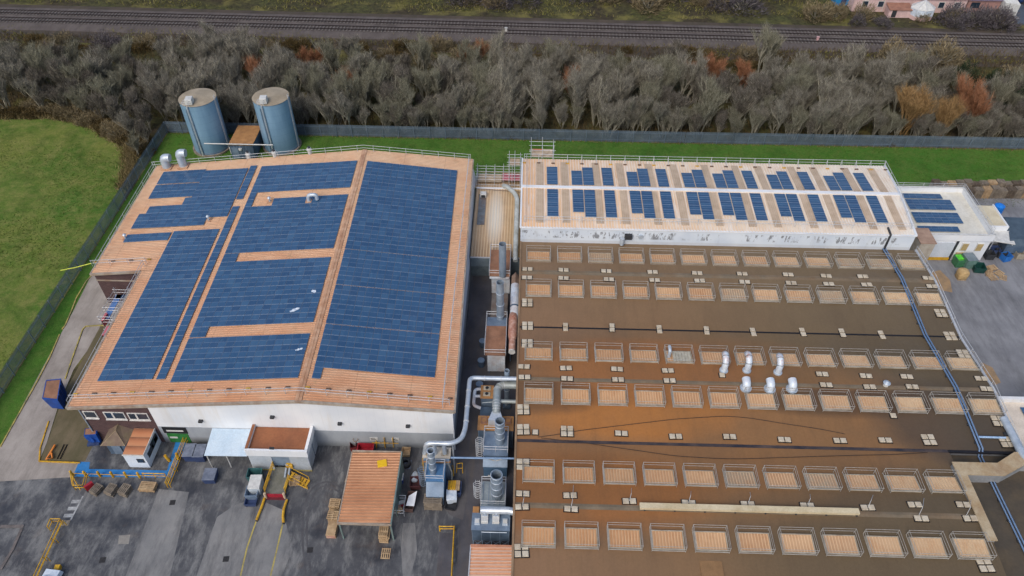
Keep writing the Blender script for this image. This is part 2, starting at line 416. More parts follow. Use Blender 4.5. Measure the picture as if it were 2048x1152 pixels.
c = q.mix(.25, c, q.ramp(q.noise(6, 4, .7), [(.3,.5),(.7,1.05)]), 'MULTIPLY')
q.col(c); m_roof = q.m
m_ridge = M('ridge_flashing', S(206,170,140), S(180,136,104), 1.2, .5, 0, S(150,100,70), .6)
q = N('white_cladding', .45, 0, .4)
o = q.sep(); s1 = q.noise(.5, 6, .7, q.mapping((1.6,1,.16)))
c = q.mix(q.ramp(q.noise(.2, 4), [(.4,0),(.65,1)]), S(222,224,226), S(206,211,217))
c = q.mix(q.math('MULTIPLY', q.ramp(s1, [(.52,0),(.78,1)]), .4), c, S(196,182,160))
c = q.mix(q.math('MULTIPLY', q.stripe(0, 1.0, .03), .14), c, S(140,146,152))
q.col(c); m_clad = q.m
q = N('plinth_cladding', .6, 0, .3)
c = q.mix(q.ramp(q.noise(.3, 6, .7, q.mapping((1,1,.4))), [(.38,0),(.68,1)]), S(160,165,170), S(136,142,150))
zz = q.sep()[2]; c = q.mix(q.math('MULTIPLY', q.math('SUBTRACT', 1., q.math('DIVIDE', zz, 1.2), True), .7), c, S(84,86,84))
q.col(c); m_plinth = q.m
q = N('brown_brick', .85, 0, .2)
bt = q.n('ShaderNodeTexBrick'); q.l(q.mapping(rot=(math.radians(90),0,0)), bt.inputs['Vector'])
bt.inputs['Color1'].default_value = S(88,66,66); bt.inputs['Color2'].default_value = S(72,54,56); bt.inputs['Mortar'].default_value = S(104,92,88)
bt.inputs['Scale'].default_value = 1; bt.inputs['Brick Width'].default_value = .45; bt.inputs['Row Height'].default_value = .15; bt.inputs['Mortar Size'].default_value = .012
c = q.mix(q.math('MULTIPLY', q.ramp(q.noise(.8, 5, .7), [(.4,0),(.7,1)]), .5), bt.outputs[0], S(66,50,52)); q.col(c); m_brick = q.m
m_trim = M('grey_trim', S(176,166,152), S(150,138,124), 1.5, .5, 0, S(140,104,78), .6)
m_lamp = M('dark_fitting', S(60,62,66), S(40,42,46), 3)
m_frame = M('white_window_frame', S(216,214,210), S(196,194,190), 3, .5)
q = N('dark_glass', .12, 0, .5); q.col(q.mix(q.noise(.8, 2), S(52,66,80), S(26,32,42))); m_glass = q.m
wh = thing('warehouse', 'big warehouse with shallow ridged rust-coloured roof under blue solar panels and white front', 'building', (-24,49.6,0))
YF = 49.6
# ---- roof sheets with ribs
def ribbed(x_of_eave, s0, s1, side, y_eave0, y_eave1):
    b = MB(); prof = []
    n = int((s1-s0)*47.5/.34)
    for i in range(n):
        y = i/n
        for f, h in ((0,0),(.62,0),(.70,.045),(.90,.045),(.98,0)): prof.append((s0+(s1-s0)*(i+f)/n, h))
    prof.append((s1, 0)); vs = []; fs = []
    for s, h in prof:
        ry = 49.3+47.5*s; ye = y_eave0+(y_eave1-y_eave0)*s; xe = x_of_eave(ye)
        r = Vector((rx(ry), ry, 8.9+h)); e = Vector((xe, ye, zr(xe, ye)+h)); vs += [r, e]
    for i in range(len(prof)-1):
        k = 2*i; fs.append((k, k+2, k+3, k+1) if side == 'R' else (k, k+1, k+3, k+2))
    fs = [f[::-1] for f in fs]
    b.add(vs, fs); return b
sN = (71.6-49.5)/(95.9-49.5)
bl = ribbed(lambda y: -50.15, 0, sN, 'L', 49.5, 95.9)
b2 = ribbed(lambda y: -57.1, sN, 1, 'L', 49.5, 95.9)
bl.add(b2.v, b2.f)
fix = lambda o: (o.data.flip_normals() if sum(p.normal.z for p in o.data.polygons) < 0 else None, o)[1]
ro = fix(bl.build('roof', m_roof, wh)); ro['label'] = 'left slope of the ribbed rust-coloured roof'
rr_ = fix(ribbed(lambda y: -7.2-(y-49.7)*.0185, 0, 1, 'R', 49.75, 97.4).build('roof', m_roof, wh)); rr_['label'] = 'right slope of the ribbed rust-coloured roof'
# solid below the sheets so that nothing shows through from the side
b = MB()
for s, yy, t in ((-.32, 0, 0),):
    pass
rc = MB()
y0, y1 = 49.28, 96.85
for sg in (-.34, 0.0, .12):
    pass
for a, c_ in ((-.36, -.02), (.02, .36)):
    rc.add([P1(a, y0, .07), P1(c_, y0, .10), P1(c_, y1, .10), P1(a, y1, .07)], [(0,1,2,3)])
rc.add([P1(-.02, y0, .10), P1(.02, y0, .10), P1(.02, y1, .10), P1(-.02, y1, .10)], [(0,1,2,3)])
rc.build('ridge_cap', m_ridge, wh)
# ---- walls
def wall_front(b, x0, x1, z0, ztop, y, th=.25):
    n = 12; 
    for i in range(n):
        a, c_ = x0+(x1-x0)*i/n, x0+(x1-x0)*(i+1)/n
        if a < -23.9 < c_: pts = [(a, ztop(a)), (-23.9, ztop(-23.9)), (c_, ztop(c_))]
        else: pts = [(a, ztop(a)), (c_, ztop(c_))]
        f = [(a,y,z0),(c_,y,z0)]+[(px_,y,zz_) for px_, zz_ in pts[::-1]]
        m = len(f); b.add(f+[(p[0],p[1]+th,p[2]) for p in f], [tuple(range(m)), tuple(range(m,2*m))[::-1]])
zt = lambda x: zr(x, YF)-.08
ZB = 3.05
b = MB(); wall_front(b, -41.15, -7.42, ZB, zt, YF); b.add([(-7.42,YF,ZB),(-7.42,96.9,ZB),(-8.3,97.2,7.0),(-7.42,YF,7.05)], [(0,1,2,3)])
b.add([(-8.1,97.1,0),(-24.5,96.6,0),(-24.5,96.6,8.8),(-8.1,97.1,7.1)], [(0,1,2,3)]); b.add([(-24.5,96.6,0),(-56.9,95.7,0),(-56.9,95.7,5.7),(-24.5,96.6,8.8)], [(0,1,2,3)])
b.add([(-56.9,95.7,0),(-56.9,71.8,0),(-56.9,71.8,5.65),(-56.9,95.7,5.7)], [(0,1,2,3)])
b.build('wall', m_clad, wh)
b = MB(); b.box(-41.15, YF-.03, 0, -7.42, YF+.25, ZB); b.box(-7.6, YF+.25, 0, -7.40, 97, ZB); b.build('plinth', m_plinth, wh)['label'] = 'grey lower cladding under the white front'
b = MB(); wall_front(b, -49.1, -41.15, 0, zt, YF-.02); b.box(-49.1, YF+.23, 0, -48.9, 71.7, 6.3)
b.build('brick_wall', m_brick, wh)['label'] = 'brown brick end of the front wall with three windows'
b = MB(); b.box(-56.9, 71.75, 0, -49.0, 71.95, 5.6); b.build('brick_wall', m_brick, wh)['label'] = 'brown brick wall set back in the corner recess'
b = MB(); b.box(-56.9, 71.62, 4.35, -49.3, 71.745, 4.5); b.build('string_course', m_trim, wh)
# fascia and gutters
b = MB()
for a, c_ in (((-50.15,49.38),(-23.9,49.2)), ((-23.9,49.2),(-7.15,49.6))):
    za, zc = zr(a[0],49.4), zr(c_[0],49.4)
    b.add([(a[0],a[1]-.06,za-.28),(c_[0],c_[1]-.06,zc-.28),(c_[0],c_[1]-.06,zc+.07),(a[0],a[1]-.06,za+.07),(a[0],a[1]+.16,za-.28),(c_[0],c_[1]+.16,zc-.28),(c_[0],c_[1]+.16,zc+.075),(a[0],a[1]+.16,za+.075)], [(0,1,2,3),(3,2,6,7),(4,7,6,5),(0,4,5,1)])
b.build('fascia', m_trim, wh)
b = MB(); b.slab([(-50.3,49.4,6.46),(-50.08,49.4,6.46),(-50.08,71.5,6.46),(-50.3,71.5,6.46)], .25); b.build('gutter', m_trim, wh); b = MB(); b.slab([(-57.25,71.5,5.80),(-57.05,71.5,5.80),(-57.05,95.8,5.80),(-57.25,95.8,5.80)], .25)
b.build('gutter', m_trim, wh); b = MB(); b.slab([(-57.2,71.35,5.80),(-50.3,71.35,6.5),(-50.3,71.6,6.5),(-57.2,71.6,5.80)], .3)
b.build('gutter', m_trim, wh); b = MB(); b.slab([(-7.25,49.6,7.16),(-7.0,49.6,7.16),(-7.9,97.4,7.16),(-8.15,97.4,7.16)], .25); b.build('gutter', m_trim, wh)
# windows in the brick
def win(x0, x1, y0, y1, split):
    a = Yz(x0, y1, YF); c_ = Yz(x1, y0, YF)
    f = MB(); X0, X1, Z0, Z1 = a.x, c_.x, a.z, c_.z; y = YF-.10
    f.box(X0, y, Z0, X1, YF-.021, Z0+.14); f.box(X0, y, Z1-.1, X1, YF-.021, Z1); f.box(X0, y, Z0+.14, X0+.12, YF-.021, Z1-.1); f.box(X1-.1, y, Z0+.14, X1, YF-.021, Z1-.1)
    if split: f.box(X0+(X1-X0)*.38, y, Z0+.14, X0+(X1-X0)*.46, YF-.021, Z1-.1)
    o = f.build('window', m_frame, wh); MB().box(X0+.1, YF-.05, Z0+.1, X1-.1, YF-.025, Z1-.08).build('pane', m_glass, o)
    MB().box(X0-.06, YF-.18, Z0-.09, X1+.06, YF-.021, Z0-.005).build('sill', m_frame, o)
win(173, 190, 822, 835, False); win(214, 247, 824, 837, True); win(261, 294, 826, 838.5, True)
# green door with dark glazing over it
a = Yz(341, 880, YF); c_ = Yz(373, 862, YF)
m_green = M('green_door', S(52,128,58), S(40,104,48), 2, .5)
d = MB().box(a.x, YF-.09, .05, c_.x, YF-.035, 1.75).build('door', m_green, wh)
MB().box(a.x+.2, YF-.12, .9, a.x+1.1, YF-.095, 1.2).build('door_sign', m_frame, d)
d = MB().box(a.x-.2, YF-.09, 1.85, c_.x+.1, YF-.035, 3.0).build('window', M('black_frame', S(30,32,36), S(22,24,28), 2), wh); MB().box(a.x+.2, YF-.12, 2.25, c_.x-.3, YF-.095, 2.5).build('pane', m_frame, d)
for x, y in ((402,840),(680,845),(816,850),(545,832)):
    p = Yz(x, y, YF); MB().box(p.x-.22, YF-.35, p.z-.12, p.x+.22, YF-.002, p.z+.12).build('wall_lamp', m_lamp, wh)
# drainpipe at the right corner
MB().tube([(-7.35,YF-.12,6.9),(-7.35,YF-.12,.1)], .09).build('drainpipe', m_clad, wh)
MB().tube([(-49.0,YF-.1,6.3),(-49.0,YF-.1,.1)], .08).build('drainpipe', M('grey_pipe', S(150,158,168), S(128,136,146), 2), wh)
for (x, y, l) in ((748,877,'white notice board with dark lines on the grey front wall, left of two'), (791,878,'white notice board with dark lines on the grey front wall, right of two')):
    p = Yz(x, y, YF); t = thing('sign', l, 'sign', (p.x, YF-.06, p.z))
    MB().box(p.x-.45, YF-.09, p.z-.28, p.x+.45, YF-.035, p.z+.28).build('board', m_frame, t)
    bb = MB()
    for k in range(3): bb.box(p.x-.36, YF-.098, p.z-.2+k*.16, p.x+.34-.1*k, YF-.0925, p.z-.12+k*.16)
    bb.build('lettering', m_lamp, t)
# ---------------------------------------------------------------- solar panels
q = N('solar_glass', .22, 0, .5)
r = q.rnd(); vv = q.noise(.09, 4, .6); vz = q.noise(.5, 5, .7)
c = q.mix(r, S(44,74,108), S(58,92,126))
c = q.mix(q.math('MULTIPLY', q.ramp(vv, [(.45,0),(.7,1)]), .55), c, S(42,78,112))
dz_ = q.ramp(q.noise(1.6, 6, .75, q.mapping((1,.5,1), loc=(4,8,0))), [(.54,0),(.72,1)]); c = q.mix(q.math('MULTIPLY', dz_, .35), c, S(86,122,146))
c = q.mix(q.math('MULTIPLY', q.ramp(vz, [(.5,0),(.75,1)]), .35), c, S(74,94,120))
c = q.mix(q.math('MULTIPLY', q.math('GREATER_THAN', r, .94), .3), c, S(66,96,124))
q.col(c); m_pv = q.m
m_pvf = M('panel_frame', S(126,144,168), S(104,122,146), 3, .5, .1)
def panel_faces(w, l, P):
    """one framed half-cut module; P(x,y,z) maps local to world. returns verts, faces, mats"""
    h = .045; f = .048; fx = .014; vs = []; fs = []; ms = []
    def face(pts, m):
        n = len(vs); vs.extend(pts); fs.append(tuple(range(n, n+len(pts)))); ms.append(m)
    a, b = w/2, l/2
    face([P(-a,-b,h),P(a,-b,h),P(a,b,h),P(-a,b,h)], 0)
    for s in ((-a,-b,a,-b),(a,-b,a,b),(a,b,-a,b),(-a,b,-a,-b)):
        face([P(s[0],s[1],0),P(s[2],s[3],0),P(s[2],s[3],h),P(s[0],s[1],h)], 0)
    for y0, y1 in ((-b+f,-.024),(.024,b-f)):
        face([P(-a+fx,y0,h+.006),P(a-fx,y0,h+.006),P(a-fx,y1,h+.006),P(-a+fx,y1,h+.006)], 1)
    return vs, fs, ms
def pv_mesh(items, o0):
    V, Fa, Ms = [], [], []
    for (w, l, P) in items:
        v, f, m = panel_faces(w, l, P); n = len(V)
        V += [tuple(p-o0) for p in v]; Fa += [tuple(i+n for i in ff) for ff in f]; Ms += m
    me = bpy.data.meshes.new('solar_panel'); me.from_pydata(V, [], Fa); me.materials.append(m_pvf); me.materials.append(m_pv)
    me.polygons.foreach_set('material_index', Ms); me.update(); return me
PW, PL = .96, 1.65
def lift(pt, ex, ey, ez): return lambda x, y, z: pt+ex*x+ey*y+ez*z
def array(label, cells, plane, ex, ez, w=None, l=PL, dz=.12, group=None, ey=None):
    """cells: list of (u,v) centres; plane(u,v)->Vector"""
    us_ = sorted(set(round(c[0], 3) for c in cells)); w = w or (min([b-a for a, b in zip(us_, us_[1:]) if b-a > .5]+[1.05]))
    cells = sorted(cells, key=lambda c: c[1]); ey = ey or Vector((0,1,0))
    pts = [plane(u, v)+ez*dz for u, v in cells]
    c0 = sum(pts, Vector())/len(pts); t = thing('solar_array', label, 'solar array', c0, group or 'solar arrays on the roofs')
    me = pv_mesh([(w-.02, l-.02, lift(Vector((0,0,0)), ex, ey, ez))], Vector((0,0,0)))
    for p in pts[:100]:
        o = bpy.data.objects.new('solar_panel', me); COL.objects.link(o); o.parent = t; o.location = p-c0
    if len(pts) > 100:
        me2 = pv_mesh([(w-.02, l-.02, lift(p, ex, ey, ez)) for p in pts[100:]], c0)
        o = bpy.data.objects.new('solar_panel', me2); COL.objects.link(o); o.parent = t; o['kind'] = 'stuff'
    b = MB()                                       # mounting rails under the modules
    us = sorted(set(round(c[0], 3) for c in cells))
    for u in us:
        vs = [c[1] for c in cells if abs(c[0]-u) < .01]
        run = [vs[0], vs[0]]
        for v in vs[1:]+[1e9]:
            if v-run[1] > l*1.3:
                a = plane(u, run[0]-l/2+.1)+ez*.05; d = plane(u, run[1]+l/2-.1)+ez*.05
                b.rod(a, d, .03); run = [v, v]
            run[1] = v
    b.build('mounting_rail', m_pvf, t)
    return t
eL = Vector((1,0,KL)).normalized(); nL = Vector((-KL,0,1)).normalized()
eR = Vector((1,0,KR)).normalized(); nR = Vector((-KR,0,1)).normalized()
def grid(u0, nu, v0, nv, keep=lambda u, v: True, w=None):
    w = w or PW
    return [(u0+(i+.5)*w, v0+(j+.5)*PL) for i in range(nu) for j in range(nv) if keep(u0+(i+.5)*w, v0+(j+.5)*PL)]
# right slope: four rows-blocks separated by narrow walkways
cells = []
for v0, nv in ((54.0,4),(60.68,4),(67.36,4),(74.04,12)): cells += grid(.82, 14, v0, nv)
cells = [c for c in cells]; cells += [(1.0+PW/2-.18, 54.05-PL/2)]
array('largest solar array, filling the right slope of the warehouse roof', cells, P1, eR, nR)
U0 = -15.35
array('solar array on the left slope next to the ridge, lowest and nearest block', grid(U0, 15, 52.4, 4, w=.98), P1, eL, nL)
array('solar array between the two orange walkways on the left slope beside the ridge', grid(U0, 15, 59.12, 9, lambda u, v: v > 60.7 and v < 72.2 or (u < -13.2), w=.98), P1, eL, nL)
array('solar array on the left slope below the small curved roof vent, next to the ridge', grid(U0, 15, 74.05, 8, lambda u, v: v < 83.8 or (v < 85.6 and u > -11.1) or u < -13.9, w=.98), P1, eL, nL)
array('farthest solar array on the left slope beside the ridge, above the curved vent', grid(U0, 15, 87.25, 4, w=.98), P1, eL, nL)
array('single file solar array, one panel wide, between the two narrow orange walkways', [(-16.65, 52.9+(j+.5)*PL) for j in range(25) if j != 19], P1, eL, nL)
array('long solar array along the left edge of the roof near the brick wall', grid(-24.15, 7, 52.95, 16, w=.93), P1, eL, nL)
array('short solar array, one row deep, beside the left roof edge above the recess', grid(-30.8, 7, 77.5, 1, w=.91), P1, eL, nL)
def k1(u, v):
    if u < -24.7 and 85.3 < v < 87.2: return False
    if u < -29.9 and 83.6 < v < 85.4: return False
    if u > -20.7 and v < 82.1: return False
    return True
array('stepped solar array at the far left corner of the roof, near two big cowls', grid(-30.8, 14, 80.4, 4, k1)+grid(-24.08, 7, 87.0, 4)+grid(-30.8, 7, 87.25, 3-1)+grid(-30.8, 7, 92.2-1.65+.2, 1)+grid(-30.8, 7, 92.3, 1), P1, eL, nL)
# ---------------------------------------------------------------- guard rails
m_galv = M('galvanised_tube', S(206,208,210), S(178,182,188), 3, .5, .15)
m_rubber = M('base_weight_brown', S(120,92,70), S(92,70,56), 3, .8)
def guard(label, pts, sp=2.4, inward=None, h=1.08, group='guard rails round the roof edges', r=.03, brace=True):
    pts = [Vector(p) for p in pts]; t = thing('guard_rail', label, 'guard rail', pts[0], group)
    up = Vector((0,0,1))
    MB().tube([p+up*h for p in pts], r, 5).build('top_rail', m_galv, t); MB().tube([p+up*h*.55 for p in pts], r, 5).build('mid_rail', m_galv, t)
    L = sum((b-a).length for a, b in zip(pts, pts[1:])); n = max(2, int(L/sp)+1)
    for i in range(n):
        s = L*i/(n-1); p = pts[-1]
        for a, b in zip(pts, pts[1:]):
            d = (b-a).length
            if s <= d+1e-6: p = a+(b-a)*(s/d); break
            s -= d
        m = MB(); m.rod(p+up*.02, p+up*(h+.06), r*1.1)
        o = m.build('post', m_galv, t)
        if brace and inward:
            iv = Vector(inward); MB().rod(p+up*h*.9, p+iv*1.0+up*.05, r).build('brace', m_galv, o)
            c_ = p+iv*1.0; MB().ob(c_.x, c_.y, c_.z+.03, .5, .22, .10).build('foot', m_rubber if i % 3 else m_yel, o)
    return t
def uv(*l): return [P1(u, v, .05) for u, v in l]
guard('guard rail along the front edge of the warehouse roof, above the white wall', uv((-26.0,50.3),(-.1,50.2),(.1,50.2),(16.2,50.4)), 2.2, (0,.9,0))
guard('guard rail along the right edge of the warehouse roof, above the alley', uv((15.5,49.9),(15.9,96.6)), 3.2, (-.0,0,0), brace=False)
guard('guard rail along the far edge of the warehouse roof in front of the silos', uv((-32.9,95.3),(-.1,96.4),(.1,96.4),(16.1,96.9)), 2.4, None)
guard('guard rail along the far left edge of the warehouse roof beside the fence', uv((-32.6,95.4),(-32.5,72.4)), 2.4, None)
guard('guard rail round the corner recess of the warehouse roof, above the brown brick', uv((-33.2,72.9),(-25.7,72.9)), 2.2, (0,.8,0))
guard('guard rail along the left edge of the warehouse roof above the gravel bed', uv((-25.8,72.4),(-25.9,49.6)), 2.4, None)
# small fixtures on the roof
m_vent = M('vent_metal', S(196,206,216), S(172,184,196), 1.5, .4, .3)
def cowl(label, u, v, h, r, name='roof_cowl', over=None):
    p = P1(u, v, 0); t = thing(name, label, 'roof vent', p)
    MB().tube(bend([p, p+Vector((0,0,h)), p+Vector((-.3*h if over is None else over[0], -.9*r if over is None else over[1], h*1.02))], h*.45, 7), r, 12).build('duct', m_vent, t)
    MB().box(p.x-r*1.35, p.y-r*1.35, p.z, p.x+r*1.35, p.y+r*1.35, p.z+.22).build('flashing', m_ridge, t)
    return t
for (x, y, hh, l) in ((337,336,1.9,'left of two fat curved grey cowls at the far left corner of the warehouse roof'), (370,333,2.5,'right of two fat curved grey cowls at the far left corner of the warehouse roof')):
    p = P1px(x, y, 'L'); t = thing('roof_cowl', l, 'roof vent', p)
    m = MB(); 
    path = bend([p, p+Vector((0,0,hh)), p+Vector((.9,0,hh+.25)), p+Vector((1.05,-.3,hh*.35))], .8, 6)
    m.tube(bend([p+Vector((-.2,0,0)), p+Vector((-.2,0,hh)), p+Vector((.8,0,hh))], .9, 7), .62, 14)
    m.build('duct', m_vent, t); MB().box(p.x-.95, p.y-.75, p.z, p.x+.6, p.y+.75, p.z+.25).build('flashing', m_ridge, t)
p = P1px(622, 405, 'L'); t = thing('roof_cowl', 'small curved grey vent on the walkway near the ridge of the warehouse roof', 'roof vent', p)
MB().tube(bend([p+Vector((-.3,.2,0)), p+Vector((-.3,.2,1.2)), p+Vector((.9,.2,1.25)), p+Vector((.9,.2,.45))], .55, 5), .28, 10).build('duct', m_vent, t); MB().box(p.x-.75, p.y-.3, p.z, p.x+.15, p.y+.65, p.z+.18).build('flashing', m_ridge, t)
for (x, y, l) in ((540,404,'tiny upright vent standing in the orange gap left of the curved vent on the roof'), (418,441,'tiny upright vent in the orange notch of the left solar panels'), (252,478,'tiny upright vent at the left end of the short panel row')):
    p = P1px(x, y, 'L'); t = thing('vent_pipe', l, 'roof vent', p)
    MB().cyl(p.x, p.y, p.z, p.z+.75, .12, 10).build('pipe', m_vent, t); MB().cyl(p.x, p.y, p.z+.75, p.z+.95, .26, 12, .08).build('cap', m_vent, t); MB().box(p.x-.35, p.y-.35, p.z, p.x+.35, p.y+.35, p.z+.1).build('flashing', m_ridge, t)
for x, y, l in ((498,316,'left'), (550,313,'middle'), (620,307,'right')):
    p = P1px(x, y, 'L'); t = thing('vent_pot', 'small white vent pot on the far roof edge near the silos, %s of three' % l, 'roof vent', p)
    MB().cyl(p.x, p.y, p.z, p.z+.7, .3, 12).build('pot', m_wht, t); MB().cyl(p.x, p.y, p.z+.7, p.z+1.0, .42, 12, .3).build('hood', m_wht, t); MB().cyl(p.x, p.y, p.z+1.0, p.z+1.25, .2, 10).build('cap', m_lamp, t)
m_plast = M('white_plastic', S(220,228,236), S(180,196,214), 3, .4)
for x, y, rz, sx, sy, l in ((590,622,.5,.6,.24,'larger scrap of white plastic lying on the panels left of the ridge'), (628,585,1.2,.22,.34,'small scrap of white plastic on the panels close to the ridge'), (599,701,.3,.45,.15,'thin scrap of white plastic on the lowest panels left of the ridge')):
    p = P1px(x, y, 'L')+Vector((0,0,.22)); b = MB(); n = 6
    vs = []; fs = []
    for i in range(n):
        for j in range(3):
            a = (i/(n-1)-.5)*2*sx; bb = (j-1)*sy*(1-.5*abs(i-2.5)/2.5); vs.append((p.x+a*math.cos(rz)-bb*math.sin(rz), p.y+a*math.sin(rz)+bb*math.cos(rz), p.z+.05*math.sin(3*i+j)+KL*a))
    for i in range(n-1):
        for j in range(2): fs.append((i*3+j, (i+1)*3+j, (i+1)*3+j+1, i*3+j+1))
    b.add(vs, fs); tag(b.build('plastic_sheet', m_plast, loc=p), l, 'plastic scrap')
# yellow sleeved scaffold tube sticking out at the recess corner
p = P1(-33.2, 72.6, .9); q_ = W(120, 541, p.z+.2)
tag(MB().tube([p+Vector((.2,0,0)), (p+q_)/2+Vector((0,0,-.12)), q_], .07, 6).build('scaffold_tube', M('fluorescent_sleeve', S(214,222,90), S(196,204,80), 2), loc=p), 'bright yellow scaffold tube sticking out over the fence from the roof corner', 'scaffold tube')
# ================================================================= WHITE HALL
hall = thing('white_hall', 'long white hall with cream ribbed roof, upright panel columns and peeling front parapet wall', 'building', (27,80,0))
HY0, HY1, HR = 79.72, 95.9, 88.2
HX0, HX1 = -.40, 53.35
def hx1(Y): return 53.25+(Y-80)*.062
def zh(Y): return 8.5+.5*(1-abs(Y-HR)/((HR-HY0) if Y < HR else (HY1-HR)))
q = N('cream_ribbed_roof', .55, 0, .3)
o = q.sep(); gx = q.math('DIVIDE', o[0], 54., True)
c = q.ramp(gx, [(0, S(222,182,142)), (.35, S(222,196,166)), (.8, S(220,206,186)), (1, S(222,214,200))])
n1 = q.noise(.3, 6, .65); n2 = q.noise(1.2, 5, .7, q.mapping((1,.2,1)))
c = q.mix(q.math('MULTIPLY', q.ramp(n1, [(.42,0),(.66,1)]), .45), c, S(200,164,128))
c = q.mix(q.math('MULTIPLY', q.ramp(n2, [(.5,0),(.66,1)]), .55), c, S(226,220,212))
c = q.mix(q.math('MULTIPLY', q.stripe(0, .40, .20), .8), c, S(236,232,226))
c = q.mix(q.math('MULTIPLY', q.stripe(0, .40, .07), .55), c, S(170,130,100))
q.col(c); m_hroof = q.m
q = N('grp_rooflight_strip', .5, 0, .3)
c = q.mix(q.ramp(q.noise(.7, 5, .7), [(.38,0),(.66,1)]), S(188,166,142), S(166,144,120)); c = q.mix(q.math('MULTIPLY', q.stripe(0, .27, .25), .4), c, S(196,182,164)); q.col(c); m_strip = q.m
q = N('peeling_white_wall', .6, 0, .3)
o = q.sep(); c = q.mix(q.ramp(q.noise(.25, 4), [(.4,0),(.65,1)]), S(206,214,222), S(190,200,212))
pz = q.math('MULTIPLY', q.math('GREATER_THAN', o[2], 6.75), q.math('LESS_THAN', o[2], 7.95))
pn = q.ramp(q.noise(.8, 4, .75, q.mapping((2.6,1,.8))), [(.535,0),(.555,1)])
pm = q.ramp(q.noise(.22, 2, .5, q.mapping(loc=(5,0,0))), [(.40,0),(.47,1)])
pk = q.math('MULTIPLY', q.math('MULTIPLY', pz, pn), pm)
c = q.mix(q.math('MULTIPLY', pk, .85), c, S(112,114,118))
st = q.noise(.9, 5, .7, q.mapping((1.4,1,.1)))
c = q.mix(q.math('MULTIPLY', q.ramp(st, [(.55,0),(.8,1)]), .35), c, S(150,152,150))
lo = q.math('LESS_THAN', o[2], 6.35); c = q.mix(q.math('MULTIPLY', lo, .25), c, S(160,158,154)); q.col(c); m_peel = q.m
b = MB(); 
for y0, y1 in ((HY0, HR), (HR, HY1)):
    n = 134; vs = []; fs = []
    for i in range(n):
        for f, h in ((0,0),(.66,0),(.74,.05),(.92,.05),(.99,0)):
            t_ = (i+f)/n
            for y in (y0, y1):
                x0, x1 = HX0, hx1(y); vs.append((x0+(x1-x0)*t_, y, zh(y)+h))
    for i in range(len(vs)//2-1): fs.append((2*i, 2*i+2, 2*i+3, 2*i+1))
    b.add(vs, fs)
fix(b.build('roof', m_hroof, hall))
b = MB(); b.box(HX0, HY0+.02, 0, hx1(80), HY0+.25, 8.36); b.build('wall', m_peel, hall)['label'] = 'white front parapet wall with grey peeling patches'
b = MB(); b.add([(hx1(HY0),HY0+.25,0),(hx1(HY1),HY1,0),(hx1(HY1),HY1,8.4),(hx1(HR),HR,8.9),(hx1(HY0),HY0+.25,8.36)], [(0,1,2,3,4)])
b.add([(HX0,HY0+.25,0),(HX0,HY1,0),(HX0,HY1,8.4),(HX0,HR,8.9),(HX0,HY0+.25,8.36)], [(4,3,2,1,0)]); b.add([(HX0,HY1,0),(hx1(HY1),HY1,0),(hx1(HY1),HY1,8.4),(HX0,HY1,8.4)], [(3,2,1,0)])
b.build('wall', m_clad, hall)
b = MB(); b.box(HX0-.1, HY0-.10, 8.36, hx1(80)+.15, HY0+.15, 8.52); b.build('coping', m_clad, hall)
b = MB(); b.slab([(HX0-.12,HY0,8.62),(HX0+.12,HY0,8.62),(HX0+.12,HR,9.12),(HX0-.12,HR,9.12)], .2); b.slab([(HX0-.12,HR,9.12),(HX0+.12,HR,9.12),(HX0+.12,HY1,8.62),(HX0-.12,HY1,8.62)], .2); b.build('verge', m_clad, hall)
b = MB(); b.slab([(hx1(HY0)-.15,HY0,8.62),(hx1(HY0)+.15,HY0,8.62),(hx1(HR)+.15,HR,9.12),(hx1(HR)-.15,HR,9.12)], .2); b.slab([(hx1(HR)-.15,HR,9.12),(hx1(HR)+.15,HR,9.12),(hx1(HY1)+.15,HY1,8.62),(hx1(HY1)-.15,HY1,8.62)], .2); b.build('verge', m_clad, hall)
b = MB(); b.box(HX0-.05, HR-.27, 9.0, hx1(HR)+.1, HR+.27, 9.14); b.build('ridge_cap', m_clad, hall)
for x in (1.7, 5.35, 10.0, 13.6, 17.95, 21.65, 26.35, 30.85, 34.3, 39.25, 42.55, 47.3, 51.2):
    b = MB()
    for y0, y1 in ((HY0+1.0, HR-.5), (HR+.5, HY1-.9)): b.slab([(x,y0,zh(y0)+.075),(x+1.05,y0,zh(y0)+.075),(x+1.05,y1,zh(y1)+.075),(x,y1,zh(y1)+.075)], .05)
    b.build('rooflight_strip', m_strip, hall)
# wall fittings
b = MB(); b.box(13.9, HY0-.45, 7.0, 14.9, HY0+.01, 7.75); b.build('wall_unit', m_lamp, hall)['label'] = 'dark ventilation box on the parapet wall'
MB().cyl(13.6, HY0-.4, 6.1, 7.2, .3, 12).build('downpipe', m_vent, hall)
b = MB(); b.tube([(16.1,HY0-.2,7.3),(16.1,HY0+.01,7.3)], .34, 14); b.build('wall_vent', m_vent, hall)
cap = MB(); cap.tube(bend([(49.75,HY0+1.2,8.78),(49.75,HY0-.08,8.62),(49.75,HY0-.08,6.1)], .2), .16, 6); cap.build('cable_duct', m_lamp, hall)
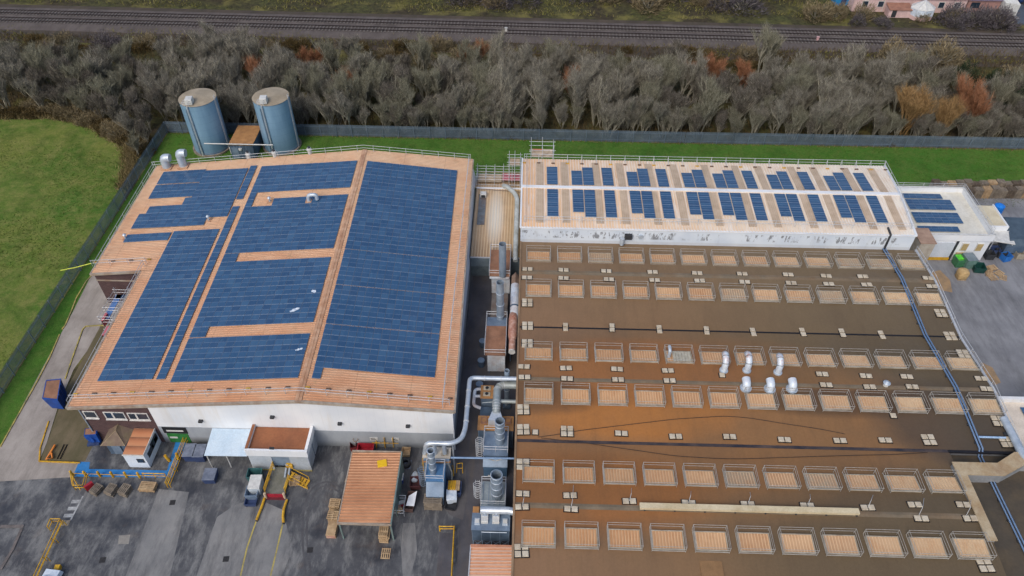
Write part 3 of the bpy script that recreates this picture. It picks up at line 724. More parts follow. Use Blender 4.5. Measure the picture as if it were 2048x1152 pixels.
# panel columns on the hall
exH = Vector((1,0,0))
def hplane(v): return lambda u, y: Vector((u, y, zh(y)))
starts = [(3.25,1),(6.85,2),(11.35,1),(15.0,2),(19.35,1),(23.1,2),(27.65,2),(32.1,1),(35.6,2),(40.3,1),(43.95,2),(48.6,1)]
slF = (zh(HR)-zh(HY0))/(HR-HY0); slB = (zh(HY1)-zh(HR))/(HY1-HR)
ordn = ['first','second','third','fourth','fifth','sixth','seventh','eighth','ninth','tenth','eleventh','last']
for k, (x0, n) in enumerate(starts):
    for up in (0, 1):
        cl = []
        for c_ in range(n):
            if up: rows = [88.75+.95*(i+.5) for i in range(5)]; rows = rows[:-1] if (n == 2 and c_ == 0) else rows
            else: rows = [87.62-.95*(i+.5) for i in range(6)]; rows = rows[:-1] if (n == 2 and c_ == 0) else rows
            cl += [(x0+.78+1.66*c_, y) for y in rows]
        sl = slB if up else slF
        array('%s panel column from the left on the white hall roof, %s the ridge' % (ordn[k], 'behind' if up else 'in front of'), cl, hplane(0), exH, Vector((0,-sl,1)).normalized(), w=1.55, l=.95, group='panel columns on the white hall roof', ey=Vector((0,1,sl)).normalized())
guard('guard rail along the far edge of the white hall roof', [(HX0+.3,95.5,8.55),(53.9,95.55,8.55)], 2.1, (0,-.9,.05))
guard('guard rail along the front parapet of the white hall', [(HX0+.5,80.7,8.58),(52.8,80.9,8.58)], 2.6, None)
guard('guard rail on the left gable edge of the white hall', [(.25,80.6,8.55),(.25,88.2,9.02),(.25,95.4,8.55)], 2.6, None)
guard('guard rail on the right gable edge of the white hall, beside the annex', [(52.9,80.8,8.55),(53.4,88.2,9.02),(53.9,95.4,8.55)], 2.6, None)
# ================================================================= LINK BUILDING
q = N('mossy_ribbed_roof', .7, 0, .2)
o = q.sep(); c = q.mix(q.ramp(q.noise(.35, 6, .65), [(.38,0),(.66,1)]), S(194,166,134), S(172,148,120))
c = q.mix(q.math('MULTIPLY', q.ramp(q.math('DIVIDE', q.math('SUBTRACT', o[0], -3.2), 3., True), [(0,0),(1,1)]), .55), c, S(150,124,64))
c = q.mix(q.math('MULTIPLY', q.spot(-4.2, 87, 1.4, 7), .95), c, S(206,202,192))
c = q.mix(q.math('MULTIPLY', q.ramp(q.math('DIVIDE', q.math('SUBTRACT', o[1], 79), 6., True), [(0,1),(1,0)]), .4), c, S(120,96,74))
c = q.mix(q.math('MULTIPLY', q.stripe(0, .40, .24), .6), c, S(226,206,176)); c = q.mix(q.math('MULTIPLY', q.stripe(0, .40, .06), .6), c, S(110,84,60))
q.col(c); m_lroof = q.m
m_gclad = M('grey_green_cladding', S(124,138,146), S(104,118,126), .8, .6, 0, S(84,94,98), .5)
lk = thing('link_building', 'low ribbed-roof link building squeezed between the warehouse and the white hall', 'building', (-4,79,0))
def lroof(b, x0, x1, y0, z0, y1, z1, n):
    vs = []; fs = []
    for i in range(n):
        for f, h in ((0,0),(.66,0),(.74,.045),(.92,.045),(.99,0)):
            x = x0+(x1-x0)*(i+f)/n; vs += [(x,y0,z0+h),(x,y1,z1+h)]
    for i in range(len(vs)//2-1): fs.append((2*i,2*i+2,2*i+3,2*i+1))
    b.add(vs, fs)
b = MB(); lroof(b, -7.35, -.42, 78.7, 3.7, 93.7, 4.3, 17); fix(b.build('roof', m_lroof, lk))
b = MB(); b.box(-7.35, 93.7, 4.2, -.42, 94.0, 4.42); b.build('ridge_flashing', m_clad, lk)
b = MB(); lroof(b, -7.9, -.42, 94.0, 4.15, 97.0, 3.5, 18); fix(b.build('roof', m_lroof, lk))
b = MB(); b.box(-7.35, 78.72, 1.95, -.42, 78.95, 3.64); b.build('wall', m_gclad, lk)['label'] = 'grey green fascia above the doors'
b = MB(); b.box(-7.35, 78.85, 0, -4.7, 79.05, 1.95); b.build('door', M('grey_shutter', S(112,124,128), S(92,104,108), 1.2, .6), lk)['label'] = 'grey ribbed shutter door'
b = MB(); b.box(-4.7, 78.9, 0, -3.3, 79.05, 1.95); b.build('door', M('dark_green_door', S(24,66,40), S(16,46,28), 2), lk)['label'] = 'dark green door'
b = MB(); b.box(-3.3, 78.85, 0, -.42, 79.05, 1.95); b.build('wall', m_gclad, lk)
b = MB(); b.box(-7.4, 78.6, 3.62, -.42, 78.72, 3.78); b.build('gutter', m_galv, lk)
b = MB(); b.slab([(-6.85,85.4,4.08),(-5.75,85.4,4.08),(-5.75,92.3,4.36),(-6.85,92.3,4.36)], .05); b.build('rooflight', M('dirty_rooflight', S(120,128,134), S(92,98,104), 1.5, .5, 0, S(140,110,90), .7), lk)
t = thing('vent_box', 'small white box at the far end of the grey strip on the link roof', 'roof vent', (-6.2,91.8,4.3)); MB().bbox(-6.2,91.9,4.33,.9,.8,.6).build('casing', m_wht, t); MB().box(-6.5,91.3,4.5,-5.9,91.49,4.8).build('grille', m_lamp, t)
b = MB(); b.tube([(-7.4,93.0,5.0),(-7.4,93.02,4.85),(-.5,92.7,4.6)], .04, 5); tag(b.build('cable', m_lamp, loc=(-7.4,93,5)), 'thin dark cable crossing the link roof to the hall', 'cable')
t = thing('extract_duct', 'long bent grey duct running over the link roof towards the alley', 'duct', (-1.2,79,4))
MB().tube(bend([(-3.2,94.2,4.6),(-2.6,93.3,5.1),(-1.5,91.8,5.1),(-1.05,90.5,5.1),(-1.05,78.3,4.8),(-1.0,77.2,4.5)], .7, 6), .34, 14).build('duct', M('dull_duct', S(202,208,206), S(178,184,180), 1.2, .5, .2, S(120,116,96), .5), t)
m = MB()
for y in (91, 87.5, 84, 80.5): m.ring(-.76, y, 0, .01, .01, .01, 6) if False else m.box(-1.35, y-.06, 3.9+.04*(y-79), -.7, y+.06, 5.0-.3)
m.build('bracket', m_lamp, t)
# scaffold between warehouse and hall, and the stair tower on the hall corner
m_board = M('scaffold_board', S(196,176,150), S(160,140,116), 1.2, .8); m_pinkb = M('debris_netting', S(206,120,128), S(184,98,108), 1.5, .8); m_orng = M('orange_barrier', S(226,110,64), S(200,88,48), 2, .6)
def scaffold(label, x0, x1, y0, y1, lifts, nx, ny, top, boards=()):
    t = thing('scaffold', label, 'scaffold', ((x0+x1)/2,(y0+y1)/2,0)); s = MB(); l = MB(); rnd = random.Random(3)
    for i in range(nx+1):
        for j in range(ny+1):
            x, y = x0+(x1-x0)*i/nx, y0+(y1-y0)*j/ny; s.rod((x,y,0),(x,y,top+rnd.uniform(-.2,.5)), .035)
    s.build('standard', m_galv, t)['kind'] = 'stuff'
    for z in lifts:
        for j in range(ny+1): y = y0+(y1-y0)*j/ny; l.rod((x0-.3,y,z),(x1+.3,y,z), .033)
        for i in range(nx+1): x = x0+(x1-x0)*i/nx; l.rod((x,y0-.3,z+.05),(x,y1+.3,z+.05), .033)
    l.build('ledger', m_galv, t)['kind'] = 'stuff'
    for (a, b_, c_, d, z, m) in boards: MB().box(a, c_, z, b_, d, z+.06).build('platform', m, t)
    return t
scaffold('scaffold with pink and white decks bridging behind the link roof', -7.4, -.6, 95.2, 98.0, (2,4.0,5.0,5.5), 5, 2, 5.9, ((-7.3,-3.6,95.6,97.6,4.2,m_board),(-3.5,-.6,95.9,97.7,4.35,m_pinkb),(-7.3,-.6,97.85,97.9,4.4,m_board)))
scaffold('scaffold stair tower with an orange deck at the far left corner of the white hall', .9, 4.3, 96.3, 98.6, (2,4,6,8,9.1,9.8), 2, 1, 10.4, ((1,4.2,96.4,98.4,8.55,m_board),(1.2,2.6,97.6,97.7,9.0,m_orng)))
scaffold('narrow scaffold leaning on the left gable of the white hall', -2.4, -.7, 94.6, 96.6, (4.5,6.5,8.2,8.7), 2, 1, 9.2, ((-2.3,-.8,94.8,96.5,8.0,m_board),))
# ================================================================= WHITE ANNEX
an = thing('white_annex', 'flat-roofed white annex with raised parapets and four blue panel strips', 'building', (62,84.3,0))
m_wroof = M('white_membrane', S(222,220,210), S(210,206,192), .35, .6, 0, S(186,178,156), .5)
ax0, ax1, ay0, ay1, az = 54.4, 67.6, 84.35, 95.8, 4.1
b = MB(); b.box(ax0, ay0+.1, az-.2, ax1-.1, ay1-.1, az); b.build('roof', m_wroof, an)
for i, (x0,y0,x1,y1) in enumerate(((ax0,ay1-.25,ax1,ay1),(ax1-.25,ay0+.25,ax1,ay1-.25),(57.9,ay0,ax1,ay0+.25))):
    b = MB(); b.box(x0,y0,az-.3,x1,y1,4.9); b.build('parapet', m_clad, an)
    MB().box(x0-.04,y0-.04,4.9,x1+.04,y1+.04,4.97).build('coping', m_wht, an)
b = MB(); b.box(57.6, ay0+.2, 0, ax1-.12, ay0+.4, az-.2); b.box(ax1-.3, ay0+.4, 0, ax1-.12, ay1-.1, az-.2); b.build('wall', m_clad, an)
b = MB(); b.box(58.9, ay0+.08, .55, 62.6, ay0+.198, 3.35); b.build('shutter', M('pale_shutter', S(206,212,220), S(192,200,208), .8, .5), an)['label'] = 'wide pale roller shutter'
b = MB(); b.box(58.7, ay0+.0, .03, 62.7, ay0+.198, .5); b.build('bumper', m_yel, an)['label'] = 'yellow painted base below the shutter'
b = MB(); b.box(62.65, ay0+.02, 0, 62.95, ay0+.198, 3.6); b.build('drainpipe', m_lamp, an)
for x in (64.1, 66.2):
    f = MB().box(x-.48, ay0+.05, 1.9, x+.48, ay0+.198, 3.3).build('window', m_wht, an); MB().box(x-.4, ay0+.02, 1.98, x+.4, ay0+.049, 3.22).build('shutter_board', M('tan_board', S(182,160,112), S(160,140,96), 2), f)
MB().box(63.4, ay0+.06, .03, 64.6, ay0+.198, 1.5).build('door', M('tan_door', S(196,176,140), S(176,156,120), 2), an)
for k, (x0, ya, n) in enumerate(((57.9,94.2,1),(57.9,92.15,2),(57.75,89.0,2),(57.5,86.4,1))):
    nx = (6,7,7,6)[k]; cl = [(x0+.98*(i+.5), ya+(j-(n-1)/2)*(1.2 if n == 1 else 1.25)) for i in range(nx) for j in range(n)]
    array(('narrow panel strip at the far end of the annex roof', 'second panel strip from the far end of the annex roof', 'third and widest panel strip on the annex roof', 'narrow panel strip nearest the front of the annex roof')[k], cl, lambda u, v: Vector((u, v, az)), Vector((1,0,0)), Vector((0,0,1)), w=.98, l=1.22, dz=.16, group='panel strips on the annex roof')
guard('guard rail on the right parapet of the white annex', [(67.4,85.0,4.95),(67.4,95.5,4.95)], 2.6, None, .75)
guard('guard rail on the far parapet of the white annex', [(55,95.6,4.95),(67.3,95.6,4.95)], 3, None, .75)
t = thing('plant_box', 'tall beige weathered box tower between the factory roof and the annex', 'plant box', (57.2,83,0))
MB().box(56.1, 82.2, 0, 58.2, 85.4, 5.0).build('casing', M('beige_render', S(186,178,164), S(160,150,136), .9, .8, 0, S(120,108,94), .6), t); MB().box(56.0, 82.1, 5.0, 58.3, 85.5, 5.12).build('lid', M('rust_lid', S(176,148,128), S(150,122,104), 1, .7), t); MB().box(56.4, 82.06, .1, 58.6, 82.2, .9).build('base_panel', m_clad, t)
lt = thing('lean_to', 'small lean-to with cream flat roof against the right side of the annex', 'lean-to', (70.4,90,0))
MB().box(68.9, 88.4, 3.2, 71.6, 93.4, 3.32).build('roof', M('cream_felt', S(216,206,180), S(200,188,160), .6, .7), lt)
b = MB(); b.box(71.6,88.2,2.6,71.8,93.6,3.5); b.box(68.9,88.2,2.6,71.6,88.4,3.5); b.build('parapet', m_clad, lt); MB().box(68.9, 88.45, 0, 71.7, 93.4, 3.2).build('wall', m_clad, lt)
MB().slab([(68.9,86.0,2.6),(71.9,85.4,2.5),(72.3,88.2,2.7),(68.9,88.2,2.75)], .12).build('canopy', m_wht, lt)
for x, y in ((69.1,86.1),(71.7,85.6)): MB().cyl(x, y, 0, 2.4, .06, 8).build('post', m_galv, lt)
# ================================================================= FACTORY HALL WITH ROOFLIGHTS
fac = thing('factory_hall', 'broad low factory hall with rust-brown felt roof and six rows of rooflights', 'building', (27,24,0))
FP = [(20,5.7),(31,5.6),(39.0,6.4),(47.15,5.6),(55.1,6.4),(63.9,5.6),(73.1,6.4),(79.75,5.85)]
def zf(Y):
    for (a, za), (c_, zc) in zip(FP, FP[1:]):
        if a <= Y <= c_: return za+(zc-za)*(Y-a)/(c_-a)
    return 5.8
q = N('rust_stained_felt', .8, 0, .25)
o = q.sep(); X, Y = o[0], o[1]
gx = q.math('DIVIDE', X, 54., True)
c = q.ramp(gx, [(0, S(134,104,78)), (.3, S(128,100,72)), (.62, S(112,94,70)), (1, S(92,82,66))])
c = q.mix(q.math('MULTIPLY', q.ramp(q.math('DIVIDE', q.math('SUBTRACT', Y, 62), 17., True), [(0,0),(1,1)]), .45), c, S(136,118,94))
def blob(x, y, rx_, ry_, seed):
    s = q.spot(x, y, rx_, ry_); n = q.noise(.16, 6, .65, q.mapping((1,1.6,1), loc=(seed,0,0)))
    return q.ramp(q.math('MULTIPLY', s, q.math('ADD', n, .45)), [(.12,0),(.62,1)])
c = q.mix(q.math('MULTIPLY', blob(18, 50, 34, 15, 3), .6), c, S(150,104,62))
c = q.mix(q.math('MULTIPLY', blob(12, 51, 14, 4.5, 9), .55), c, S(178,114,52))
c = q.mix(q.math('MULTIPLY', blob(14, 57.5, 16, 5.5, 19), .65), c, S(156,102,58))
c = q.mix(q.math('MULTIPLY', blob(6, 41, 17, 6, 23), .7), c, S(150,96,50))
c = q.mix(q.math('MULTIPLY', blob(48, 51, 11, 6.5, 31), .65), c, S(66,60,55))
c = q.mix(q.math('MULTIPLY', blob(36, 53, 12, 2.4, 37), .7), c, S(76,62,50))
c = q.mix(q.math('MULTIPLY', blob(2.5, 53, 8, 3, 41), .6), c, S(88,66,50))
c = q.mix(q.math('MULTIPLY', blob(40, 35, 24, 11, 43), .6), c, S(92,80,62))
big = q.noise(.12, 6, .65); c = q.mix(q.math('MULTIPLY', q.ramp(big, [(.4,0),(.7,1)]), .30), c, S(92,78,60))
st = q.noise(.6, 7, .72, q.mapping((1.2,.2,1)))
c = q.mix(q.math('MULTIPLY', q.ramp(st, [(.48,0),(.72,1)]), .22), c, S(78,64,50))
lap = q.stripe(0, 2.08, .012); c = q.mix(q.math('MULTIPLY', lap, .18), c, S(70,58,46))
c = q.mix(.3, c, q.ramp(q.noise(4.5, 5, .7), [(.28,.55),(.7,1.08)]), 'MULTIPLY')
f = q.noise(9, 4, .7); q.col(c).bump(f, .25, .02)
q.put(q.b.inputs['Roughness'], q.ramp(q.noise(.2, 4, .6), [(.42,.78),(.62,.36)])); m_felt = q.m
m_cage = M('weathered_tube', S(182,178,170), S(156,152,146), 2.5, .55, .1)
m_feltg = M('grey_ridge_felt', S(128,114,94), S(110,98,80), .6, .7, 0, S(124,96,66), .6)
m_wall2 = M('factory_wall', S(132,134,138), S(112,114,120), .5, .7)
RXL, RXR, RXF = -.36, 54.15, 46.3
def xr(Y): return RXR if Y > 47.15 else RXF
for (a, za), (c_, zc) in zip(FP, FP[1:]):
    R = RXF if c_ <= 47.2 else RXR
    b = MB(); n = 10
    for i in range(n):
        x0, x1 = RXL+(R-RXL)*i/n, RXL+(R-RXL)*(i+1)/n
        b.add([(x0,a,za),(x1,a,za),(x1,c_,zc),(x0,c_,zc)], [(0,1,2,3)])
    b.build('roof', m_felt, fac)
b = MB(); zz = [(y, z) for y, z in FP]
b.add([(RXL,20,0),(RXL,79.75,0)]+[(RXL,y,z) for y, z in zz[::-1]], [tuple(range(2+len(zz)))])
b.add([(RXR,47.15,0),(RXR,79.75,0)]+[(RXR,y,z) for y, z in zz[::-1] if y >= 47], [tuple(range(2+len([1 for y, z in zz if y >= 47])))[::-1]])
b.add([(RXF,20,0),(RXF,47.15,0)]+[(RXF,y,z) for y, z in zz[::-1] if y < 47.2], [tuple(range(2+len([1 for y, z in zz if y < 47.2])))[::-1]])
b.add([(RXF,47.15,0),(RXR,47.15,0),(RXR,47.15,5.6),(RXF,47.15,5.6)], [(0,1,2,3)]); b.build('wall', m_wall2, fac)
# edge trims, ridge strips, valley gutters
b = MB()
for (a, za), (c_, zc) in zip(FP, FP[1:]): b.slab([(RXL-.08,a,za+.12),(RXL+.14,a,za+.12),(RXL+.14,c_,zc+.12),(RXL-.08,c_,zc+.12)], .3)
b.build('edge_trim', M('brown_edge_trim', S(150,124,96), S(128,104,80), .8, .6), fac)
b = MB()
for (a, za), (c_, zc) in zip(FP[3:], FP[4:]): b.slab([(RXR-.15,a,za+.12),(RXR+.12,a,za+.12),(RXR+.12,c_,zc+.12),(RXR-.15,c_,zc+.12)], .3)
b.build('edge_trim', m_galv, fac)
for y, w_ in ((73.1,.40),(55.1,.28),(39.0,.30)):
    s = (FP[2][1]-FP[3][1])/8.1
    b = MB(); R = xr(y); b.slab([(RXL+.2,y-w_,6.41-w_*.1),(R-.2,y-w_,6.41-w_*.1),(R-.2,y,6.415),(RXL+.2,y,6.415)], .03); b.slab([(RXL+.2,y,6.415),(R-.2,y,6.415),(R-.2,y+w_,6.41-w_*.1),(RXL+.2,y+w_,6.41-w_*.1)], .03)
    b.build('ridge_strip', m_feltg, fac)
m_gut = M('black_gutter', S(34,30,32), S(22,20,22), 1, .5)
q = N('wet_gutter', .35, 0, .5); q.col(q.mix(q.ramp(q.noise(.35, 5, .7, q.mapping((1,2,1))), [(.4,0),(.66,1)]), S(44,42,48), S(88,74,66))); m_gutw = q.m
MB().box(RXL+.2, 63.78, 5.50, RXR-.2, 64.02, 5.632).build('valley_gutter', m_gut, fac)
MB().box(RXL+.2, 46.97, 5.50, RXF-.1, 47.34, 5.648).build('valley_gutter', m_gutw, fac)
MB().box(RXF-.1, 46.98, 5.50, RXR-.2, 47.3, 5.668).build('valley_gutter', m_gut, fac)
# lower roof to the right of the front bays and the L-shaped parapet on it
m_low = M('dark_low_felt', S(82,74,62), S(68,62,54), .4, .8, 0, S(110,92,66), .4)
MB().box(RXF+.02, 18, 0, 62, 47.1, 5.0).build('low_roof', m_low, fac)
m_cope = M('stained_coping', S(184,168,140), S(164,140,106), .7, .8, 0, S(128,92,60), .6)
MB().prism([(45.5,36.4),(46.5,36.4),(46.5,43.7),(50.4,43.7),(53.3,45.2),(60,45.2),(60,46.6),(52.6,46.6),(50.2,45.2),(45.5,45.2)], 6.48, 6.62).build('parapet_coping', m_cope, fac)
MB().prism([(45.6,36.5),(46.4,36.5),(46.4,43.8),(50.4,43.8),(53.3,45.3),(59.9,45.3),(59.9,46.5),(52.65,46.5),(50.2,45.1),(45.6,45.1)], 4.9, 6.48).build('parapet', M('parapet_render', S(150,152,154), S(126,128,130), .6, .8), fac)
# ---- rooflights: each a part with kerb and glazing
q = N('rooflight_grp', .35, 0, .4)
o = q.sep(); r = q.n('ShaderNodeObjectInfo').outputs['Random']
gx = q.math('DIVIDE', o[0], 50., True)
c = q.ramp(gx, [(0, S(190,142,98)), (.5, S(192,152,114)), (1, S(194,172,140))])
c = q.mix(q.math('MULTIPLY', r, .4), c, S(208,174,134)); r2 = q.math('FRACT', q.math('MULTIPLY', r, 17.3)); c = q.mix(q.math('MULTIPLY', r2, .35), c, S(150,112,80))
c = q.mix(q.math('MULTIPLY', q.math('LESS_THAN', r, .07), .75), c, S(150,138,118))
c = q.mix(q.math('MULTIPLY', q.ramp(q.noise(.9, 5, .7), [(.45,0),(.7,1)]), .5), c, S(170,118,72))
c = q.mix(q.math('MULTIPLY', q.stripe(0, .30, .22), .45), c, S(236,206,170)); c = q.mix(q.math('MULTIPLY', q.stripe(0, .30, .07), .4), c, S(120,80,54))
q.col(c); m_grp = q.m
m_kerb = M('rooflight_kerb', S(178,170,154), S(152,144,128), 1.2, .6, 0, S(120,96,70), .5)
ROWS = [(76.5,13),(69.95,13),(59.25,13),(52.93,13),(42.85,11),(35.9,11)]
RN = ['first row from the hall','second row from the hall','third row from the hall','fourth row from the hall','fifth row from the hall','sixth and nearest row']
LW, LD = 2.95, 1.72
me_k = me_g = None; gproto = None; SKY = {}
ordw = ['first','second','third','fourth','fifth','sixth','seventh','eighth','ninth','tenth','eleventh','twelfth','last']
for ri, (Y, n) in enumerate(ROWS):
    for i in range(n):
        X = 2.12+4.172*i; z = zf(Y); slope = math.atan2(zf(Y+.5)-zf(Y-.5), 1)
        loc = Vector((X,Y,z)); SKY[(ri,i)] = loc
        if me_k is None:
            b = MB(); h = .24
            for x0,y0,x1,y1 in ((-LW/2-.1,-LD/2-.1,LW/2+.1,-LD/2),(-LW/2-.1,LD/2,LW/2+.1,LD/2+.1),(-LW/2-.1,-LD/2,-LW/2,LD/2),(LW/2,-LD/2,LW/2+.1,LD/2)): b.box(x0,y0,-.1,x1,y1,h)
            k = b.build('rooflight', m_kerb); me_k = k.data
            b = MB(); nn = 10; vs = []; fs = []
            for j in range(nn+1):
                for f, hh in ((0,0),(.6,0),(.7,.04),(.92,.04)):
                    if j == nn and f > 0: break
                    x = -LW/2+LW*(j+f)/nn; vs += [(x,-LD/2,.19+hh),(x,LD/2,.19+hh)]
            for j in range(len(vs)//2-1): fs.append((2*j,2*j+2,2*j+3,2*j+1))
            b.add(vs, fs); g = b.build('glazing', m_grp); me_g = g.data
        else:
            k = bpy.data.objects.new('rooflight', me_k); g = bpy.data.objects.new('glazing', me_g); COL.objects.link(k); COL.objects.link(g)
        k.parent = fac; k.location = loc+Vector((0,-.16,0))-ORG[fac]; k.rotation_euler = (slope,0,0); g.parent = k
        lab = 'guard rail cage round the %s rooflight from left, %s' % (ordw[i] if i < n-1 else 'last', RN[ri])
        gl = loc+Vector((0,.05,0))
        if gproto is None:
            gproto = t = thing('rooflight_guard', lab, 'guard rail', gl, 'guard rail cages round the rooflights'); o0 = gl
            x0, x1, y0, y1 = -1.62, 1.62, -1.3, 1.05
            C4 = [Vector((x0,y0,0)),Vector((x1,y0,0)),Vector((x1,y1,0)),Vector((x0,y1,0))]
            for hh, nm in ((.95,'top_rail'),(.52,'mid_rail')):
                b = MB()
                for a, c_ in zip(C4, C4[1:]+C4[:1]): b.rod(o0+a+Vector((0,0,hh)), o0+c_+Vector((0,0,hh)), .023, 5)
                b.build(nm, m_cage, t)
            for c_ in C4: MB().rod(o0+c_+Vector((0,0,-.1)), o0+c_+Vector((0,0,.98)), .026, 5).build('post', m_cage, t)
            b = MB(); b.rod(o0+C4[0]+Vector((0,0,.08)), o0+C4[1]+Vector((0,0,.08)), .035, 5); b.rod(o0+C4[0]+Vector((0,0,.08)), o0+C4[3]+Vector((0,0,.08)), .035, 5); b.build('toe_rail', m_cage, t)
        else:
            dup(gproto, gl, lab)
p = SKY[(2,4)]; t = thing('cover_boards', 'pale grey boards laid over the fifth rooflight of the third row', 'boards', p+Vector((0,0,.3)))
for k in range(6): MB().box(p.x-.75+k*.36, p.y-.95, p.z+.30, p.x-.42+k*.36, p.y+.55, p.z+.345+.01*(k%2)).build('board', M('grey_board', S(186,180,162), S(158,154,140), 2, .8) if k == 0 else bpy.data.materials['grey_board'], t)
# ---- ballast blocks
m_bal = M('pale_ballast_block', S(206,196,176), S(186,174,154), 2.2, .8, 0, S(160,138,108), .6)
BP = {'p':[(-.36,0),(.36,0)], 'v':[(0,-.36),(0,.36)], 'q':[(-.36,-.36),(.36,-.36),(-.36,.36),(.36,.36)], 's':[(0,0)]}
BT = {}; USED = set()
def blocks(x, y, kind):
    p = W(x, y, 6.0); p = W(x, y, zf(p.y)); p = W(x, y, zf(p.y)); p.z = zf(p.y)+.01
    best = min(SKY, key=lambda k: (SKY[k]-p).length); s = SKY[best]; n = ROWS[best[0]][1]
    d = ('beyond' if p.y > s.y else 'before')
    dx = p.x-s.x; side = 'left of' if dx < -1.2 else ('right of' if dx > 1.2 else 'level with')
    nm = {'p':'pair','v':'upright pair','q':'square','s':'single one'}[kind]
    lab = '%s of pale blocks %s, %s %s rooflight, %s' % (nm, d, side.replace('level with','by'), ordw[best[1]] if best[1] < n-1 else 'last', RN[best[0]])
    if 'hall' not in lab: lab += ' of rooflights'
    if lab in USED: lab += ', nearer'
    USED.add(lab)
    if kind not in BT:
        t = thing('ballast_blocks', lab, 'ballast', p, 'pale ballast blocks on the factory roof'); BT[kind] = t
        for a, c_ in BP[kind]: MB().bbox(p.x+a, p.y+c_, p.z+.035, .60, .58, .14, 0, .03).build('block', m_bal, t)
        MB().box(p.x-.4-(.36 if kind in 'pq' else 0), p.y-.38-(.36 if kind in 'vq' else 0), p.z-.02, p.x+.4+(.36 if kind in 'pq' else 0), p.y+.38+(.36 if kind in 'vq' else 0), p.z+.03).build('mat', m_gut, t)
    else: dup(BT[kind], p, lab, random.uniform(-.06,.06))
PR = [(1055,539),(1127,540.7),(1212.5,543),(1305,545),(1394,547),(1484,548.5),(1576,550),(1652,552.6),(1725,553.7),(1855.7,557),(1054,556),(1127,557),(1217.6,559.5),(1309,561),(1399,562),(1489,564.6),(1582,566.7),(1657,568.7),(1733,570),(1863.5,573.5),(1048,734),(1132,737),(1234,739),(1335.5,742),(1644,749),(1731.6,752.6),(1813,754),(1961.7,758),(1049,755),(1134,758),(1236,760),(1339,762),(1652,770.6),(1739,774.4),(1824,774.4),(1972.6,778.5),(1242.6,867.4),(1351,873.5),(1459,874),(1568.5,880),(1679.6,881.8),(1770,881),(1045.6,988),(1140,991.5),(1258.6,1003),(1377,1006.5),(1495,1009),(1614,1012),(1735,1016),(1829,1010),(1925.8,1010),(1044,1014.4),(1142,1018.5),(1842,1037.6),(1940,1037.6)]
for x, y in PR: blocks(x, y, 'p')
for x, y in [(1131,655),(1224,656),(1318.5,659.6),(1413,662),(1506,665),(1605,665),(1684,666.5),(1763,670.6)]: blocks(x, y, 'v')
for x, y in [(1054.5,606),(1881,627),(1055,652.5),(1900,673),(1054.5,688),(1926,709),(1046.6,819.5),(1046.6,859.5),(1134,863),(1857,880),(1996,842.8),(2012,884.5),(1046,929.6),(1043,1101.6),(1969.5,1130.7)]: blocks(x, y, 'q')
for x, y in [(1070.6,865),(1444,751),(1786,832)]: blocks(x, y, 's')
# thin safety wires between blocks
def onroof(x, y, dz=.1):
    p = W(x, y, 6.); p = W(x, y, zf(p.y)+dz); p = W(x, y, zf(p.y)+dz); return p
for a, c_, l in (((1049,985),(1045,1013),'first'),((1147,970),(1142,1016),'second'),((1263,976),(1259,1002),'third'),((1382,982),(1377,1006),'fourth'),((1500,984),(1496,1008),'fifth'),((1620,988),(1615,1012),'sixth'),((1746,990),(1736,1015),'seventh'),((1848,996),(1838,1030),'eighth'),((1942,996),(1933,1030),'ninth')):
    p = onroof(*a, .9); q_ = onroof(*c_, .1); tag(MB().rod(q_, Vector((q_.x+.1,q_.y+.3,q_.z+1.0)), .03).rod(Vector((q_.x+.1,q_.y+.3,q_.z+1.0)), onroof(*a,.12), .022).build('anchor_wire', m_galv, loc=q_), '%s thin anchor wire from the left, slanting from a ballast block on the front bay' % l, 'anchor wire', 'anchor wires on the front bay')
# pale ridge duct
t = thing('ridge_duct', 'long cream covered duct lying along the ridge of the front bay', 'duct', (23,39.1,6.4))
MB().box(12.2, 38.75, 6.52, 33.9, 39.35, 6.86).build('cover', M('cream_duct', S(214,200,168), S(198,184,150), .7, .7, 0, S(170,144,104), .5), t)
b = MB()
for i in range(8): b.box(12.6+i*3, 38.68, 6.36, 12.75+i*3, 39.42, 6.53)
b.build('bearer', m_lamp, t)
# long black cables lying in loose loops
m_cab = M('black_cable', S(64,50,42), S(48,38,34), 2, .7)
for px, l in (([(1076,874),(1110,870),(1152,862),(1250,850),(1352,838),(1452,832),(1500,836),(1560,846),(1640,858),(1690,868)],'thin black cable lying in a shallow arch above the dark valley gutter'), ([(1082,876),(1170,886),(1260,899),(1350,912),(1430,917),(1480,918),(1600,914),(1700,911),(1790,909),(1855,905)],'thin black cable sagging along the roof below the dark valley gutter')):
    pts = [onroof(x, y, .04) for x, y in px]; tag(MB().tube(bend(pts, 1.0, 3), .035, 5).build('roof_cable', m_cab, loc=pts[0]), l, 'cable')
